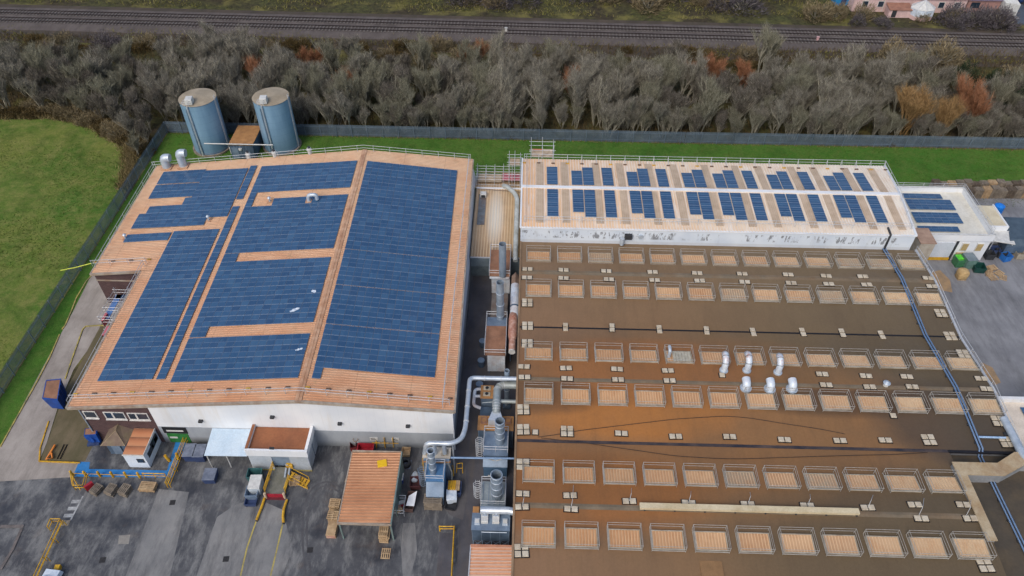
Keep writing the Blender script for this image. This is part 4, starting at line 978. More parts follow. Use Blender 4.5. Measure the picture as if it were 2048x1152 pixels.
# blue cable tray along the right
q = N('blue_tray_paint', .45, 0, .4); q.col(q.mix(q.noise(1.5, 4), S(106,132,164), S(82,106,138))); m_tray = q.m
pts = [Vector((49.7,79.6,zf(79.6)+.28))]+[Vector((49.75,y,z+.28)) for y, z in FP[::-1] if 47.2 < y < 79]+[Vector((49.75,47.4,5.9)),Vector((49.75,46.9,5.15)),Vector((49.75,20,5.2))]
t = thing('cable_tray', 'long blue double cable tray running down the right side of the factory roof', 'cable tray', pts[-1])
for s in (-.17, .17): MB().tube([p+Vector((s,0,0)) for p in pts], .10, 6).build('conduit', m_tray, t)
b = MB(); 
for i in range(25):
    y = 79-i*2.2; z = zf(y) if y > 47.3 else 5.0
    b.box(49.4,y-.1,z-.05,50.1,y+.1,z+.2)
b.build('support', m_lamp, t)['kind'] = 'stuff'
p = [Vector((50.0,48.85,6.0)),Vector((52.9,48.8,6.05))]; tag(MB().tube(p, .12, 8).build('conduit', M('pale_blue_pipe', S(170,196,222), S(140,170,204), 2, .4), loc=p[0]), 'short pale blue pipe joining the blue cable tray to the right edge of the roof', 'pipe')
guard('white guard rail along the right edge of the factory roof', [(53.8,79.2,5.95)]+[(53.8,y,z+.03) for y, z in FP[::-1] if 47.2 < y < 79]+[(53.8,47.6,5.7)], 2.6, None)
t = thing('corner_duct', 'fat white duct at the right corner where the factory roof steps down', 'duct', (53,48,6))
MB().tube(bend([(53.6,51.2,6.3),(53.6,48.4,6.35),(53.3,46.2,6.6),(54.0,45.2,6.75)], .8), .42, 12).build('duct', m_vent, t); MB().box(53.0,49.2,5.6,54.2,49.6,6.0).build('saddle', m_lamp, t)
m_lamp2 = M('joint_grey', S(120,124,128), S(96,100,106), 3, .5, .2)
# swan-neck and hooded cowls on the roof
q = N('white_duct_rust', .4, .1, .4); o = q.sep(); c = q.mix(q.noise(.8, 4), S(214,222,230), S(184,196,208)); rz_ = q.math('MULTIPLY', q.ramp(q.math('DIVIDE', q.math('SUBTRACT', o[2], 7.0), 1.5, True), [(.25,0),(1,1)]), q.ramp(q.noise(2.2, 5, .7), [(.46,0),(.6,1)])); q.col(q.mix(q.math('MULTIPLY', rz_, .8), c, S(184,124,92))); m_cowl = q.m
for i, (x, y, l) in enumerate(((1447,742,'left'),(1493,742,'middle'),(1555,746,'right'))):
    p = onroof(x, y, 0); t = thing('swan_neck_duct', 'tall white swan-neck duct bent over a rooflight, %s of three' % l, 'roof duct', p, 'swan-neck ducts on the factory roof')
    hd = (.35,.1,.45)[i]; s = MB(); path = bend([p, p+Vector((0,0,1.5)), p+Vector((0,.8,1.95)), p+Vector((hd*.3,1.35,1.5))], .75, 5)
    s.tube(path, .37, 16); s.build('duct', m_cowl, t)
    fl = MB()
    for k in (3, 8, 12, 15):
        if k < len(path)-1: d = (path[k+1]-path[k]).normalized(); fl.tube([path[k]-d*.03, path[k]+d*.03], .41, 16)
    fl.build('flange', m_lamp2, t); MB().cyl(p.x, p.y, p.z, p.z+.2, .5, 16).build('collar', m_vent, t)
for i, (x, y, l) in enumerate(((1491,777,'left'),(1539,779,'middle'),(1583,779,'right'))):
    p = onroof(x, y, 0); t = thing('hooded_duct', 'short white hooded duct beside the ridge strip, %s of three' % l, 'roof duct', p, 'hooded ducts on the factory roof')
    MB().tube(bend([p, p+Vector((0,0,.8)), p+Vector((0,.75,.9))], .5, 6), .47, 16).build('duct', m_cowl, t); MB().cyl(p.x, p.y, p.z, p.z+.18, .66, 16).build('collar', m_vent, t)
p = onroof(1337,716,0); t = thing('vent_pipe', 'short grey pipe with angled cap beside the patched rooflight of the third row', 'roof vent', p); MB().tube(bend([p, p+Vector((0,0,1.3)), p+Vector((0,.7,1.35))], .4), .2, 10).build('pipe', m_vent, t); MB().box(p.x-.45,p.y-.4,p.z-.05,p.x+.45,p.y+.4,p.z+.14).build('flashing', m_kerb, t)
p = onroof(1771,771,0); t = thing('vent_pipe', 'small white capped vent right of the three hooded ducts', 'roof vent', p); MB().cyl(p.x,p.y,p.z,p.z+.5,.3,12).build('pipe', m_wht, t); MB().cyl(p.x,p.y,p.z+.5,p.z+.72,.42,12,.1).build('cap', m_vent, t)
MB().box(RXL+9, 27, 0, RXL+9.1, 27.1, .1) if False else None
t = tag(MB().box(17.5, 32.2, zf(32.2)+.02, 19.6, 33.9, zf(33.9)+.02).build('felt_patch', M('tan_patch', S(146,112,76), S(128,98,66), 1, .8), loc=(18.5,33,5.7)), 'square tan repair patch at the bottom edge of the factory roof', 'roof patch')
# ================================================================= PLANT IN THE ALLEY
m_steel = M('blue_grey_steel', S(134,152,172), S(108,128,150), .8, .45, .2, S(92,100,110), .4)
m_dsteel = M('dark_blue_steel', S(98,118,140), S(78,98,120), .8, .5, .2, S(48,54,62), .5)
m_stack = M('stack_steel', S(158,172,186), S(134,150,166), .7, .4, .3, S(120,126,132), .4)
m_inner = M('stack_inside', S(34,42,52), S(24,30,38), 2, .9)
m_whiteplant = M('white_plant_panel', S(216,222,228), S(190,200,210), 1.1, .5, 0, S(160,120,96), .55)
m_rustroof = M('rust_plant_roof', S(160,118,92), S(140,100,76), .9, .7, 0, S(104,80,66), .5)
m_brownroof = M('brown_plant_roof', S(184,136,86), S(160,116,72), 1.1, .7, 0, S(110,84,60), .5)
m_rustduct = M('rust_duct', S(206,176,160), S(176,126,104), 2.2, .55, 0, S(150,84,60), .8)
m_duct = M('silver_duct', S(206,214,222), S(176,188,200), .9, .3, .45)
m_duct2 = M('dull_silver_duct', S(176,184,184), S(146,156,158), .9, .4, .3, S(150,140,110), .4)
def rails(t, x0, y0, x1, y1, z, h=1.0, mid=True, name='guard_rail', r=.035):
    b = MB(); c = [Vector((x0,y0,z)),Vector((x1,y0,z)),Vector((x1,y1,z)),Vector((x0,y1,z))]
    for hh in ((h, h*.55) if mid else (h,)):
        for a, d in zip(c, c[1:]+c[:1]): b.rod(a+Vector((0,0,hh)), d+Vector((0,0,hh)), r)
    for a, d in zip(c, c[1:]+c[:1]):
        n = max(1, int((d-a).length/1.3))
        for i in range(n): p = a+(d-a)*i/n; b.rod(p, p+Vector((0,0,h+.03)), r)
    return b.build(name, m_galv, t)
def cage(t, x, y, z0, z1, r=.42, m=m_galv):
    b = MB(); z = z0+1.2
    while z < z1+1.0:
        pts = [(x+r*math.cos(a), y+r*math.sin(a), z) for a in [math.radians(k) for k in range(0,361,30)]]; b.tube(pts, .028, 4, False); z += .42
    for k in (60,120,180,240,300): a = math.radians(k); b.rod((x+r*math.cos(a),y+r*math.sin(a),z0+1.2),(x+r*math.cos(a),y+r*math.sin(a),z1+1.0),.024)
    o = b.build('ladder_cage', m, t); l = MB()
    for s in (-.2,.2): l.rod((x+r,y+s,z0),(x+r,y+s,z1+1.0),.03)
    z = z0+.3
    while z < z1: l.rod((x+r,y-.2,z),(x+r,y+.2,z),.018); z += .3
    l.build('ladder', m, t)
def stack(t, x, y, z0, z1, r, rings=(), m=None):
    b = MB(); b.open_pipe(x, y, z0, z1, r, .05, 22, 2.2); o = b.build('stack', m or m_stack, t)
    MB().cyl(x, y, z1-2.25, z1-2.2, r-.06, 18).build('stack_inside', m_inner, o)
    rg = MB()
    for z in rings: rg.ring(x, y, z, r, .055, .10, 22)
    if rings: rg.build('flange', m_duct, o)
    return o
def seams(t, x0, x1, y, z0, z1, nx, nz, m, name='panel_seam'):
    b = MB()
    for i in range(nx+1): x = x0+(x1-x0)*i/nx; b.box(x-.03,y-.03,z0,x+.03,y-.001,z1)
    for j in range(1, nz): z = z0+(z1-z0)*j/nz; b.box(x0,y-.022,z-.025,x1,y-.001,z+.025)
    b.build(name, m, t)
# A: farthest filter unit
t = thing('filter_unit', 'farthest white filter unit with rusty railed roof and tall grey stack, by the link building', 'filter unit', (-3,74.9,0))
MB().box(-4.2,74.9,.5,-1.75,79.6,4.1).build('cabinet', m_whiteplant, t); MB().box(-4.5,74.5,4.1,-1.7,79.8,4.2).build('roof', m_rustroof, t)
seams(t, -4.2,-1.75,74.9,.5,4.1,4,3,m_galv); rails(t,-4.5,74.5,-1.7,79.8,4.2); stack(t,-2.69,74.6,4.2,9.86,.48)
b = MB(); [b.box(x,y,0,x+.15,y+.15,.5) for x in (-4.1,-2,) for y in (75,79.3)]; b.build('leg', m_dsteel, t)
MB().box(-4.45,74.35,3.75,-1.75,74.62,3.95).build('hanging_rail', m_whiteplant, t)
# B: second unit
t = thing('filter_unit', 'white filter unit with railed rust-brown flat roof, second from the far alley end', 'filter unit', (-3.1,60.8,0))
MB().box(-4.1,60.9,.5,-1.95,65.2,3.7).build('cabinet', m_whiteplant, t); MB().box(-4.45,60.75,3.7,-1.85,65.6,3.82).build('roof', m_rustroof, t)
seams(t,-4.1,-1.95,60.9,.5,3.7,4,3,m_galv); rails(t,-4.45,60.75,-1.85,67.2,3.82)
MB().box(-4.4,65.65,3.55,-1.85,67.3,3.63).build('platform', m_steel, t); MB().box(-4.1,67.4,0,-1.9,73.2,2.2).build('lower_housing', M('grey_housing', S(122,116,110), S(100,94,90), 1, .7, 0, S(130,96,76), .5), t)
stack(t,-2.74,67.2,2.2,10.05,.47,(4.2,6.2,8.2)); b = MB(); [b.box(x,y,0,x+.15,y+.15,.5) for x in (-4.0,-2.1) for y in (61,64.9)]; b.build('leg', m_dsteel, t)
for i,(x,z) in enumerate(((-4.4,1.1),(-4.4,1.0))): pass
# wall-side drums
for k, y in enumerate((62.2, 58.4, 65.5)):
    tt = thing('dust_bin', ('blue dust bin on the alley floor beside the second filter unit','blue dust bin on the alley floor just beyond the white corner pipe','blue dust bin on the alley floor left of the tall near stack')[k], 'bin', (-5.0,y,0)); MB().cyl(-5.0,y,.02,1.0,.42,14).build('drum', m_dsteel, tt); MB().cyl(-5.0,y,1.0,1.08,.46,14).build('lid', m_steel, tt)
# C ducts lying along the factory wall
t = thing('wall_duct', 'white and rust elbowed duct beside the factory wall, far part of the alley', 'duct', (-.9,70,4.5))
MB().tube([(-.92,71.9,4.95),(-.92,68.0,4.75),(-.9,64.6,3.6)], .58, 16).build('duct', m_whiteplant, t); MB().tube(bend([(-.92,71.4,4.9),(-.92,73.6,5.0),(-.92,74.6,4.2)], .6, 4), .52, 4).build('square_elbow', M('brown_elbow', S(150,124,106), S(128,104,88), 1.5, .6), t)
rg = MB(); rg.tube([(-.92,68.15,4.76),(-.92,67.95,4.75)], .64, 16); rg.tube([(-.91,66.2,4.2),(-.91,66.05,4.15)], .62, 16); rg.build('flange', m_dsteel, t)
t = thing('rust_duct', 'bottle-shaped rusty duct with white end cap beside the second filter unit', 'duct', (-1.08,63,4.4))
MB().tube([(-1.0,67.3,4.0),(-1.02,66.9,4.5),(-1.05,66.2,4.6)], .55, 16).tube([(-1.05,66.2,4.6),(-1.06,63.4,4.6)], .57, 16).tube([(-1.06,63.4,4.6),(-1.07,62.6,4.6)], .57, 16, True, .44).tube([(-1.07,62.6,4.6),(-1.08,60.75,4.6)], .42, 16).build('duct', m_rustduct, t)
MB().tube([(-1.08,60.76,4.6),(-1.08,60.6,4.6)], .42, 16).build('end_cap', m_wht, t); b = MB(); b.box(-1.4,63.0,0,-1.25,63.15,4.2); b.box(-1.4,66,0,-1.25,66.15,4.2); b.build('support', m_dsteel, t)
# D long white pipe
t = thing('extract_pipe', 'long bent white pipe from the factory roof to the near left filter unit', 'pipe', (-5.8,55,6))
pd = bend([(-.3,55.3,6.05),(-5.82,55.3,6.05),(-5.86,48.2,6.0),(-6.2,46.9,5.95),(-7.2,46.35,5.9),(-9.9,46.35,5.9),(-10.25,46.3,4.0)], .55, 5)
MB().tube(pd, .27, 12).build('pipe', m_duct, t)
b = MB()
for x in (-8.05, -9.1): b.tube([(x,46.35,5.9),(x,46.25,4.0)], .24, 10)
b.build('branch', m_duct, t)['kind'] = 'stuff'
fl = MB()
for y in (53.4,51.2,49.2): fl.tube([(-5.83,y+.06,6.04),(-5.83,y-.06,6.04)], .31, 12)
for x in (-2.2,-4.1): fl.tube([(x-.05,55.3,6.05),(x+.05,55.3,6.05)], .31, 12)
fl.build('flange', m_galv, t)['kind'] = 'stuff'
tt = MB().tube([(-7.1,46.35,5.75),(-7.15,46.4,0)], .08, 6); tt.build('support', m_duct, t)
# I: small brown fan unit with bent pipes
t = thing('fan_unit', 'small grey unit with brown top, twin fans and bent white side pipes', 'fan unit', (-3.9,55,0))
MB().box(-4.5,54.0,.4,-3.15,55.7,4.0).build('cabinet', m_steel, t); MB().box(-4.6,53.9,4.0,-3.05,55.8,4.12).build('roof', m_brownroof, t)
for y in (55.3, 54.45): o = MB().bbox(-3.85,y,4.12,.85,.55,.14).build('fan', m_kerb, t); MB().cyl(-3.85,y,4.26,4.30,.2,12).build('fan_hub', m_inner, o)
MB().tube(bend([(-4.4,55.5,3.7),(-5.3,55.5,3.7),(-5.35,53.2,3.6),(-4.5,53.0,3.4)], .5, 5), .2, 10).build('pipe', m_whiteplant, t); MB().tube([(-5.35,54.5,3.65),(-4.4,54.5,3.7)], .18, 10).build('pipe', m_whiteplant, t)
MB().box(-4.6,52.0,0,-3.0,53.8,2.6).build('lower_cabinet', m_dsteel, t)
# H small stack + E big elbow duct + J pipe
t = thing('small_stack', 'slim grey stack standing behind the fat elbow duct next to the factory wall', 'stack', (-1.5,55.4,0)); stack(t,-1.55,55.9,0,6.8,.30,(3.2,5.2)); MB().box(-2.0,55.4,0,-1.1,56.4,.4).build('base', m_dsteel, t)
t = thing('elbow_duct', 'fat ribbed silver duct curving from the factory wall down into the brown-topped filter unit', 'duct', (-2.6,53,5))
pe = bend([(-.3,55.2,5.0),(-2.6,55.2,5.0),(-2.62,52.2,5.1),(-2.62,51.4,4.7)], 1.0, 6); MB().tube(pe, .46, 16).build('duct', m_duct2, t)
fl = MB()
for k in range(2, len(pe)-1, 2): d = (pe[k+1]-pe[k]).normalized(); fl.tube([pe[k]-d*.03,pe[k]+d*.03], .49, 16)
fl.build('flange', m_galv, t)['kind'] = 'stuff'
MB().add([(-3.05,51.6,4.9),(-2.2,51.6,4.9),(-2.2,51.6,4.1),(-3.05,51.6,4.1),(-3.5,50.5,4.6),(-1.8,50.5,4.6),(-1.8,50.4,3.72),(-3.5,50.4,3.72)], [(0,3,2,1),(0,1,5,4),(1,2,6,5),(3,0,4,7),(4,5,6,7),(2,3,7,6)]).build('hood', m_duct, t)
tag(MB().tube([(-.3,52.9,4.9),(-2.3,52.9,4.9)], .24, 10).tube([(-2.3,52.9,4.9),(-4.3,53.0,4.4)], .05, 6).build('pipe', m_duct2, loc=(-1,52.9,4.9)), 'short white pipe leaving the factory wall in front of the slim stack', 'pipe')
# G: brown-topped tall filter with stack, platform and cage ladder
t = thing('filter_unit', 'big dark filter unit with brown roof, ringed stack and railed platform in mid alley', 'filter unit', (-2.6,48,0))
MB().box(-4.6,49.9,0,-.72,51.6,3.6).build('rear_cabinet', m_dsteel, t); MB().box(-4.7,49.75,3.6,-.62,51.7,3.72).build('roof', m_brownroof, t)
for x in (-4.0,-1.25): o = MB().bbox(x,51.0,3.72,.7,.9,.14).build('fan', m_rustroof, t); MB().cyl(x,51,3.86,3.9,.25,12).build('fan_hub', m_brownroof, o)
seams(t,-4.6,-.72,49.9,0,3.6,6,2,m_steel); MB().box(-3.85,46.6,0,-1.2,49.85,3.4).build('cabinet', m_dsteel, t); MB().box(-3.9,46.55,3.4,-1.15,49.75,3.5).build('platform', m_steel, t)
rails(t,-3.85,47.0,-1.2,49.7,3.5,1.05); stack(t,-2.1,48.35,3.5,7.5,.50,(4.5,5.6,6.7,7.35)); cage(t,-4.35,47.9,.2,3.5)
b = MB(); b.rod((-3.8,46.5,3.2),(-2.6,46.45,2.6),.05).rod((-1.3,46.5,3.2),(-2.5,46.45,2.6),.05); b.build('bracing', m_kerb, t)
MB().slab([(-3.9,45.9,2.2),(-1.2,45.9,2.2),(-1.2,46.6,2.75),(-3.9,46.6,2.75)], .06).build('sloping_cover', m_steel, t); MB().box(-3.85,45.95,.1,-1.25,46.58,2.15).build('front_cabinet', M('steel_blue_door', S(86,116,144), S(70,98,126), .8, .5, .1), t)
for x in (-3.2,-1.9): MB().box(x-.15,45.90,.35,x+.15,45.949,.5).build('label_plate', m_wht, t)
# K blue pipe
tag(MB().tube([(-7.3,45.5,4.5),(-.3,45.6,4.5)], .11, 8).build('pipe', M('blue_pipe', S(134,160,190), S(108,136,170), 1.5, .4), loc=(-7.3,45.5,4.5)), 'thin straight blue pipe crossing the alley between the near left unit and the factory wall', 'pipe')
# L: platform unit with big stack
t = thing('filter_unit', 'pale railed platform unit with the fattest grey stack, nearest cage ladder in the alley', 'filter unit', (-2.5,42.5,0))
MB().box(-3.8,40.9,0,-1.3,43.6,2.7).build('cabinet', m_steel, t); MB().box(-3.9,40.75,2.7,-1.25,43.75,2.8).build('platform', m_duct2, t); rails(t,-3.85,40.8,-1.28,43.7,2.8,1.05); stack(t,-2.2,41.9,2.8,7.2,.58,(3.8,5.0,6.2,7.05)); cage(t,-4.3,42.9,.2,2.8)
b = MB(); [b.box(-3.7+i*.6,40.9,2.8,-3.62+i*.6,43.6,2.84) for i in range(5)]; b.build('grating_bar', m_stack, t)['kind'] = 'stuff'
MB().bbox(-4.4,41.2,0,.7,.9,1.2).build('gear_box', m_brownroof, t)
# M: fat duct
t = thing('cross_duct', 'fat short silver duct entering the factory wall above the nearest filter unit', 'duct', (-2,39.5,4.5))
MB().tube([(-3.75,39.5,4.3),(-.95,39.5,4.35),(-.3,39.35,4.4)], .40, 16).build('duct', m_duct, t); b = MB(); [b.tube([(x,39.4,4.3),(x,38.9,3.7)], .22, 10) for x in (-3.3,-2.1)]; b.build('branch', m_duct, t)['kind'] = 'stuff'
MB().tube([(-3.77,39.5,4.3),(-3.72,39.5,4.3)], .44, 16).build('flange', m_galv, t)
# N: nearest unit
t = thing('filter_unit', 'nearest grey-blue filter unit on braced legs with two white inlet boxes', 'filter unit', (-2.65,38,0))
MB().box(-4.55,37.7,1.3,-.78,39.4,3.6).build('cabinet', m_dsteel, t); MB().box(-4.62,37.6,3.6,-.7,39.5,3.7).build('roof', m_steel, t); seams(t,-4.55,-.78,37.7,1.3,3.6,4,1,m_steel)
for x in (-3.3,-2.15): o = MB().bbox(x,38.75,3.7,.72,.9,.4).build('inlet_box', m_wht, t); MB().box(x-.3,38.9,4.1,x+.3,39.0,4.25).build('handle', m_duct, o)
for x in (-4.05,-1.2): o = MB().bbox(x,38.5,3.7,.55,.75,.18).build('vent', m_vent, t); MB().box(x-.2,38.3,3.88,x+.2,38.7,3.95).build('vent_cap', m_wht, o)
for x in (-4.5,-3.55,-2.6,-1.7,-.85): MB().box(x-.05,37.72,0,x+.05,37.85,1.3).build('leg', m_steel, t)
b = MB(); [b.rod((x,37.7,.15),(x+.85,37.7,1.25),.035).rod((x+.85,37.7,.15),(x,37.7,1.25),.035) for x in (-4.45,-3.5,-2.55,-1.65)]; b.build('leg_bracing', m_steel, t)
MB().rod((-3.6,37.62,3.25),(-1.0,37.62,3.25),.04).build('handrail', m_duct, t)
# O: awning against the factory wall
t = thing('lean_to_roof', 'ribbed orange and cream awning against the factory wall at the bottom edge', 'canopy', (-2.4,34,3))
q = N('awning_sheet', .6, 0, .3); c = q.mix(q.ramp(q.noise(.8,5,.7),[(.4,0),(.7,1)]), S(202,150,118), S(182,128,96)); c = q.mix(q.math('MULTIPLY', q.stripe(1,.36,.45), .85), c, S(232,204,182)); c = q.mix(q.math('MULTIPLY', q.stripe(1,.36,.1), .7), c, S(120,84,70)); q.col(c)
b = MB(); vs = []; fs = []
for i in range(24):
    for f, h in ((0,0),(.45,0),(.55,.05),(.85,.05)): y = 27.5+.36*(i+f); vs += [(-4.55,y,2.9+h),(-.45,y,3.1+h)]
for i in range(len(vs)//2-1): fs.append((2*i,2*i+1,2*i+3,2*i+2))
b.add(vs, fs); fix(b.build('roof', q.m, t)); MB().box(-4.6,36.1,2.8,-.42,36.35,3.14).build('end_trim', M('pinkish_trim', S(196,140,112), S(176,120,94), 1.5), t)
MB().box(-4.66,27,2.75,-4.55,36.35,3.0).build('edge_beam', m_galv, t)
for y in (35.9, 31.5, 27.5): MB().box(-4.62,y-.06,0,-4.50,y+.06,2.8).build('post', m_galv, t)
# F: near left filter unit
t = thing('filter_unit', 'blue filter unit with cream top and ringed stack, left of the alley mouth', 'filter unit', (-9,45,0))
MB().box(-10.35,45.55,0,-7.5,47.0,3.9).build('rear_cabinet', m_steel, t); MB().box(-10.45,45.75,3.9,-7.4,47.1,4.02).build('roof', M('cream_roof', S(206,196,180), S(184,174,158), 1.1, .6), t); MB().box(-10.45,45.45,3.5,-7.4,45.74,3.62).build('ledge', m_brownroof, t)
MB().box(-10.47,45.5,.2,-10.36,47,3.6).build('side_panel', m_yel, t)
for x in (-9.75,-8.05): o = MB().bbox(x,46.4,4.02,.7,.8,.14).build('fan', m_kerb, t); MB().box(x-.2,46.15,4.16,x+.2,46.65,4.28).build('fan_lid', m_wht, o)
m_bsteel = M('bright_blue_steel', S(96,140,180), S(74,116,158), .9, .5, .1)
MB().box(-9.9,43.4,0,-7.95,45.4,3.2).build('cabinet', m_bsteel, t); MB().box(-9.95,43.3,3.2,-7.9,45.45,3.3).build('platform', m_bsteel, t); rails(t,-9.9,43.35,-7.95,45.4,3.3,1.0); stack(t,-9.17,44.35,3.3,7.5,.36,(4.3,5.4,6.5,7.4)); cage(t,-10.35,44.2,.2,3.3,.42,m_steel)
MB().slab([(-9.85,42.3,1.8),(-7.95,42.3,1.8),(-7.95,43.38,3.0),(-9.85,43.38,3.0)], .06).build('sloping_cover', m_steel, t); MB().box(-9.8,42.4,0,-8.0,43.38,1.75).build('front_cabinet', m_steel, t)
MB().tube([(-7.6,45.4,3.6),(-7.3,45.3,2.0),(-7.3,44.8,.2)], .08, 6).build('drainpipe', m_duct2, t)
# yellow barrier frames by the wall corner
for k, (x, y) in enumerate(((-7.6,46.0),(-6.6,46.4))):
    t = thing('wall_barrier', ('short yellow barrier frame by the warehouse corner under the white pipe, left of two','short yellow barrier frame by the warehouse corner under the white pipe, right of two')[k], 'barrier', (x,y,0))
    MB().tube([(x-.35,y,0),(x-.3,y+.6,1.0),(x+.3,y+.7,1.0),(x+.35,y,0)], .06, 6).build('frame', m_yel, t); MB().rod((x-.32,y+.3,.5),(x+.33,y+.35,.5),.05).build('cross_bar', m_yel, t)
# ================================================================= YARD THINGS
m_tim = M('pallet_timber', S(196,170,134), S(168,140,106), 2.0, .85, 0, S(120,100,80), .5)
m_timg = M('grey_timber', S(150,138,122), S(120,110,98), 2.0, .85, 0, S(90,84,78), .5)
m_timd = M('dark_timber', S(112,98,84), S(88,78,68), 2.0, .85); m_timl = M('bleached_timber', S(206,196,176), S(180,168,148), 2.0, .85)
# --- open yard canopy shed
tl, tr, br, bl_ = W(703,906,3.6), W(801,904,3.6), W(783,1045,3.6), W(677,1047,3.6)
X0, X1, Y0, Y1 = (tl.x+bl_.x)/2, (tr.x+br.x)/2, (bl_.y+br.y)/2, (tl.y+tr.y)/2
t = thing('open_shed', 'open-sided yard shed with brown ribbed roof and a yellow board lying on it', 'shed', ((X0+X1)/2,(Y0+Y1)/2,0))
q = N('brown_shed_roof', .65, 0, .3); c = q.mix(q.ramp(q.noise(.5,6,.65),[(.38,0),(.66,1)]), S(184,132,96), S(160,110,78)); c = q.mix(q.math('MULTIPLY', q.stripe(1,.34,.35), .5), c, S(218,172,136)); c = q.mix(q.math('MULTIPLY', q.stripe(1,.34,.08), .6), c, S(120,80,58)); q.col(c)
b = MB(); vs = []; fs = []; n = int((Y1-Y0)/.34)
for i in range(n):
    for f, h in ((0,0),(.5,0),(.6,.05),(.85,.05)): y = Y0+(Y1-Y0)*(i+f)/n; vs += [(X0,y,3.5+h),(X1,y,3.75+h)]
for i in range(len(vs)//2-1): fs.append((2*i,2*i+1,2*i+3,2*i+2))
b.add(vs, fs); fix(b.build('roof', q.m, t))
m_gpost = M('grey_green_steel', S(120,138,134), S(98,114,112), 1.2, .6)
MB().box(X0-.05,Y0-.12,3.3,X1+.05,Y0,3.62).build('front_beam', m_trim, t); MB().box(X1,Y0-.1,3.35,X1+.14,Y1+.1,3.78).build('side_beam', m_gpost, t); MB().box(X0-.12,Y0-.1,3.2,X0,Y1+.1,3.55).build('side_beam', m_trim, t); MB().box(X0,Y1,3.3,X1,Y1+.12,3.8).build('rear_beam', m_trim, t)
for x in (X0+.05, X1-.05):
    for y in (Y0+.1, (Y0+Y1)/2, Y1-.1): MB().box(x-.08,y-.08,0,x+.08,y+.08,3.4).build('post', m_gpost, t)
MB().box(X1-.03,Y0+2.6,.2,X1+.03,Y1-.2,3.3).build('side_sheet', m_gpost, t)
p = W(764,926,3.85); b = MB(); b.ob(p.x,p.y,3.73,1.0,.85,.08,.25); o = tag(b.build('board', M('bright_yellow_board', S(240,196,30), S(220,176,24), 2, .5), loc=p), 'bright yellow board lying on the ribbed brown shed roof', 'board')
b = MB(); b.ob(p.x,p.y-.02,3.812,.6,.1,.01,.25); b.build('label_strip', m_tim, o) if False else None
# --- pallets
pal = None
def pallet(x, y, z, rz, label, group=None, w=1.15, l=.95, m=None):
    """flat wooden pallet: deck boards, blocks and bottom boards"""
    global PALL
    key = (round(w,2), round(l,2), (m or m_tim).name)
    if key not in PALL:
        t = thing('pallet', label, 'pallet', (x,y,z), group); b = MB()
        for i in range(5): yy = -l/2+.06+(l-.12)*i/4; b.box(x-w/2,y+yy-.055,z+.105,x+w/2,y+yy+.055,z+.135)
        b.build('deck_board', m or m_tim, t)['kind'] = 'stuff'; b = MB()
        for xx in (-w/2+.06,0,w/2-.06): b.box(x+xx-.05,y-l/2,z+.02,x+xx+.05,y+l/2,z+.104)
        b.build('bearer', m or m_tim, t)['kind'] = 'stuff'; t.rotation_euler = (0,0,rz); PALL[key] = t; return t
    return dup(PALL[key], (x,y,z), label, rz, group)
PALL = {}
def pstack(x, y, n, rz, label, w=1.15, l=.95, m=None, jit=.05):
    for i in range(n):
        pallet(x+random.uniform(-jit,jit), y+random.uniform(-jit,jit), .03+i*.14, rz+random.uniform(-.05,.05), label, label.split(',')[0].replace('wooden pallet', 'pallets') if n > 1 else None, w, l, m)
def px_stack(px, py, n, rz, label, **k): p = W(px, py, 0); pstack(p.x, p.y, n, rz, label, **k)
px_stack(672,1015,8,0,'wooden pallet in the stack beside the left side of the open shed, farther of two')
px_stack(670,1041,9,0,'wooden pallet in the stack beside the left side of the open shed, nearer of two')
px_stack(771,1075,9,1.57,'wooden pallet in the leaning stack at the front right corner of the open shed',jit=.1)
pp = W(772,1108,0); pallet(pp.x,pp.y,.03,1.57,'single pale pallet lying flat in front of the leaning pallet stack')
px_stack(196,983,5,1.2,'grey wooden pallet in the stack behind the blue footway, leftmost of four',m=m_timg)
px_stack(226,985,6,1.25,'grey wooden pallet in the stack behind the blue footway, second of four',m=m_timg)
px_stack(253,985,6,1.3,'grey wooden pallet in the stack behind the blue footway, third of four',m=m_timg)
px_stack(298,978,5,0,'pale wooden pallet in the stack behind the blue footway, rightmost of four',w=1.7)
px_stack(591,966,5,.1,'wooden pallet in the stack behind the yellow steps of the loading ramp')
px_stack(868,1012,11,0,'long timber pallet in the tall stack in front of the near left filter unit',w=1.95,l=1.1,m=m_timg)
px_stack(697,962,3,1.5,'small white pallet in the little stack beside the left edge of the open shed, upper',w=.9,l=.5)
p = W(666,1062,0); t = thing('timber_crate', 'tan wooden crate with reddish end left of the shed post', 'crate', p); MB().bbox(p.x,p.y,.05,1.0,1.7,.7,0,.02).build('box', m_tim, t); MB().ob(p.x,p.y-.86,.08,.9,.03,.5).build('end_panel', m_rustduct, t)
# --- bins and tubs
def bin_(px, py, lx, ly, h, rz, m, label, name='tote_bin', cat='bin', lid=None, z=0):
    p = W(px, py, 0); t = thing(name, label, cat, (p.x,p.y,z)); c, s_ = math.cos(rz), math.sin(rz)
    vs = []; k = .86
    for zz, f in ((.08,k),(h,1),(h,.9),(.2,k*.88)):
        for a, d in ((-1,-1),(1,-1),(1,1),(-1,1)):
            x, y = a*lx/2*f, d*ly/2*f; vs.append((p.x+c*x-s_*y, p.y+s_*x+c*y, z+zz))
    fs = [(0,3,2,1),(12,13,14,15)]
    for o in (0,4,8):
        for i in range(4): j = (i+1)%4; fs.append((o+i,o+j,o+4+j,o+4+i))
    MB().add(vs, fs).build('tub', m, t)
    b = MB()
    for a in (-1,1): b.ob(p.x+c*a*lx*.3, p.y+s_*a*lx*.3, z, .12, ly*.7, .09, rz)
    b.build('skid', m_lamp, t)['kind'] = 'stuff'
    if lid: MB().bbox(p.x,p.y,z+h,lx*1.03,ly*1.03,.06,rz,.02).build('lid', lid, t)
    return t
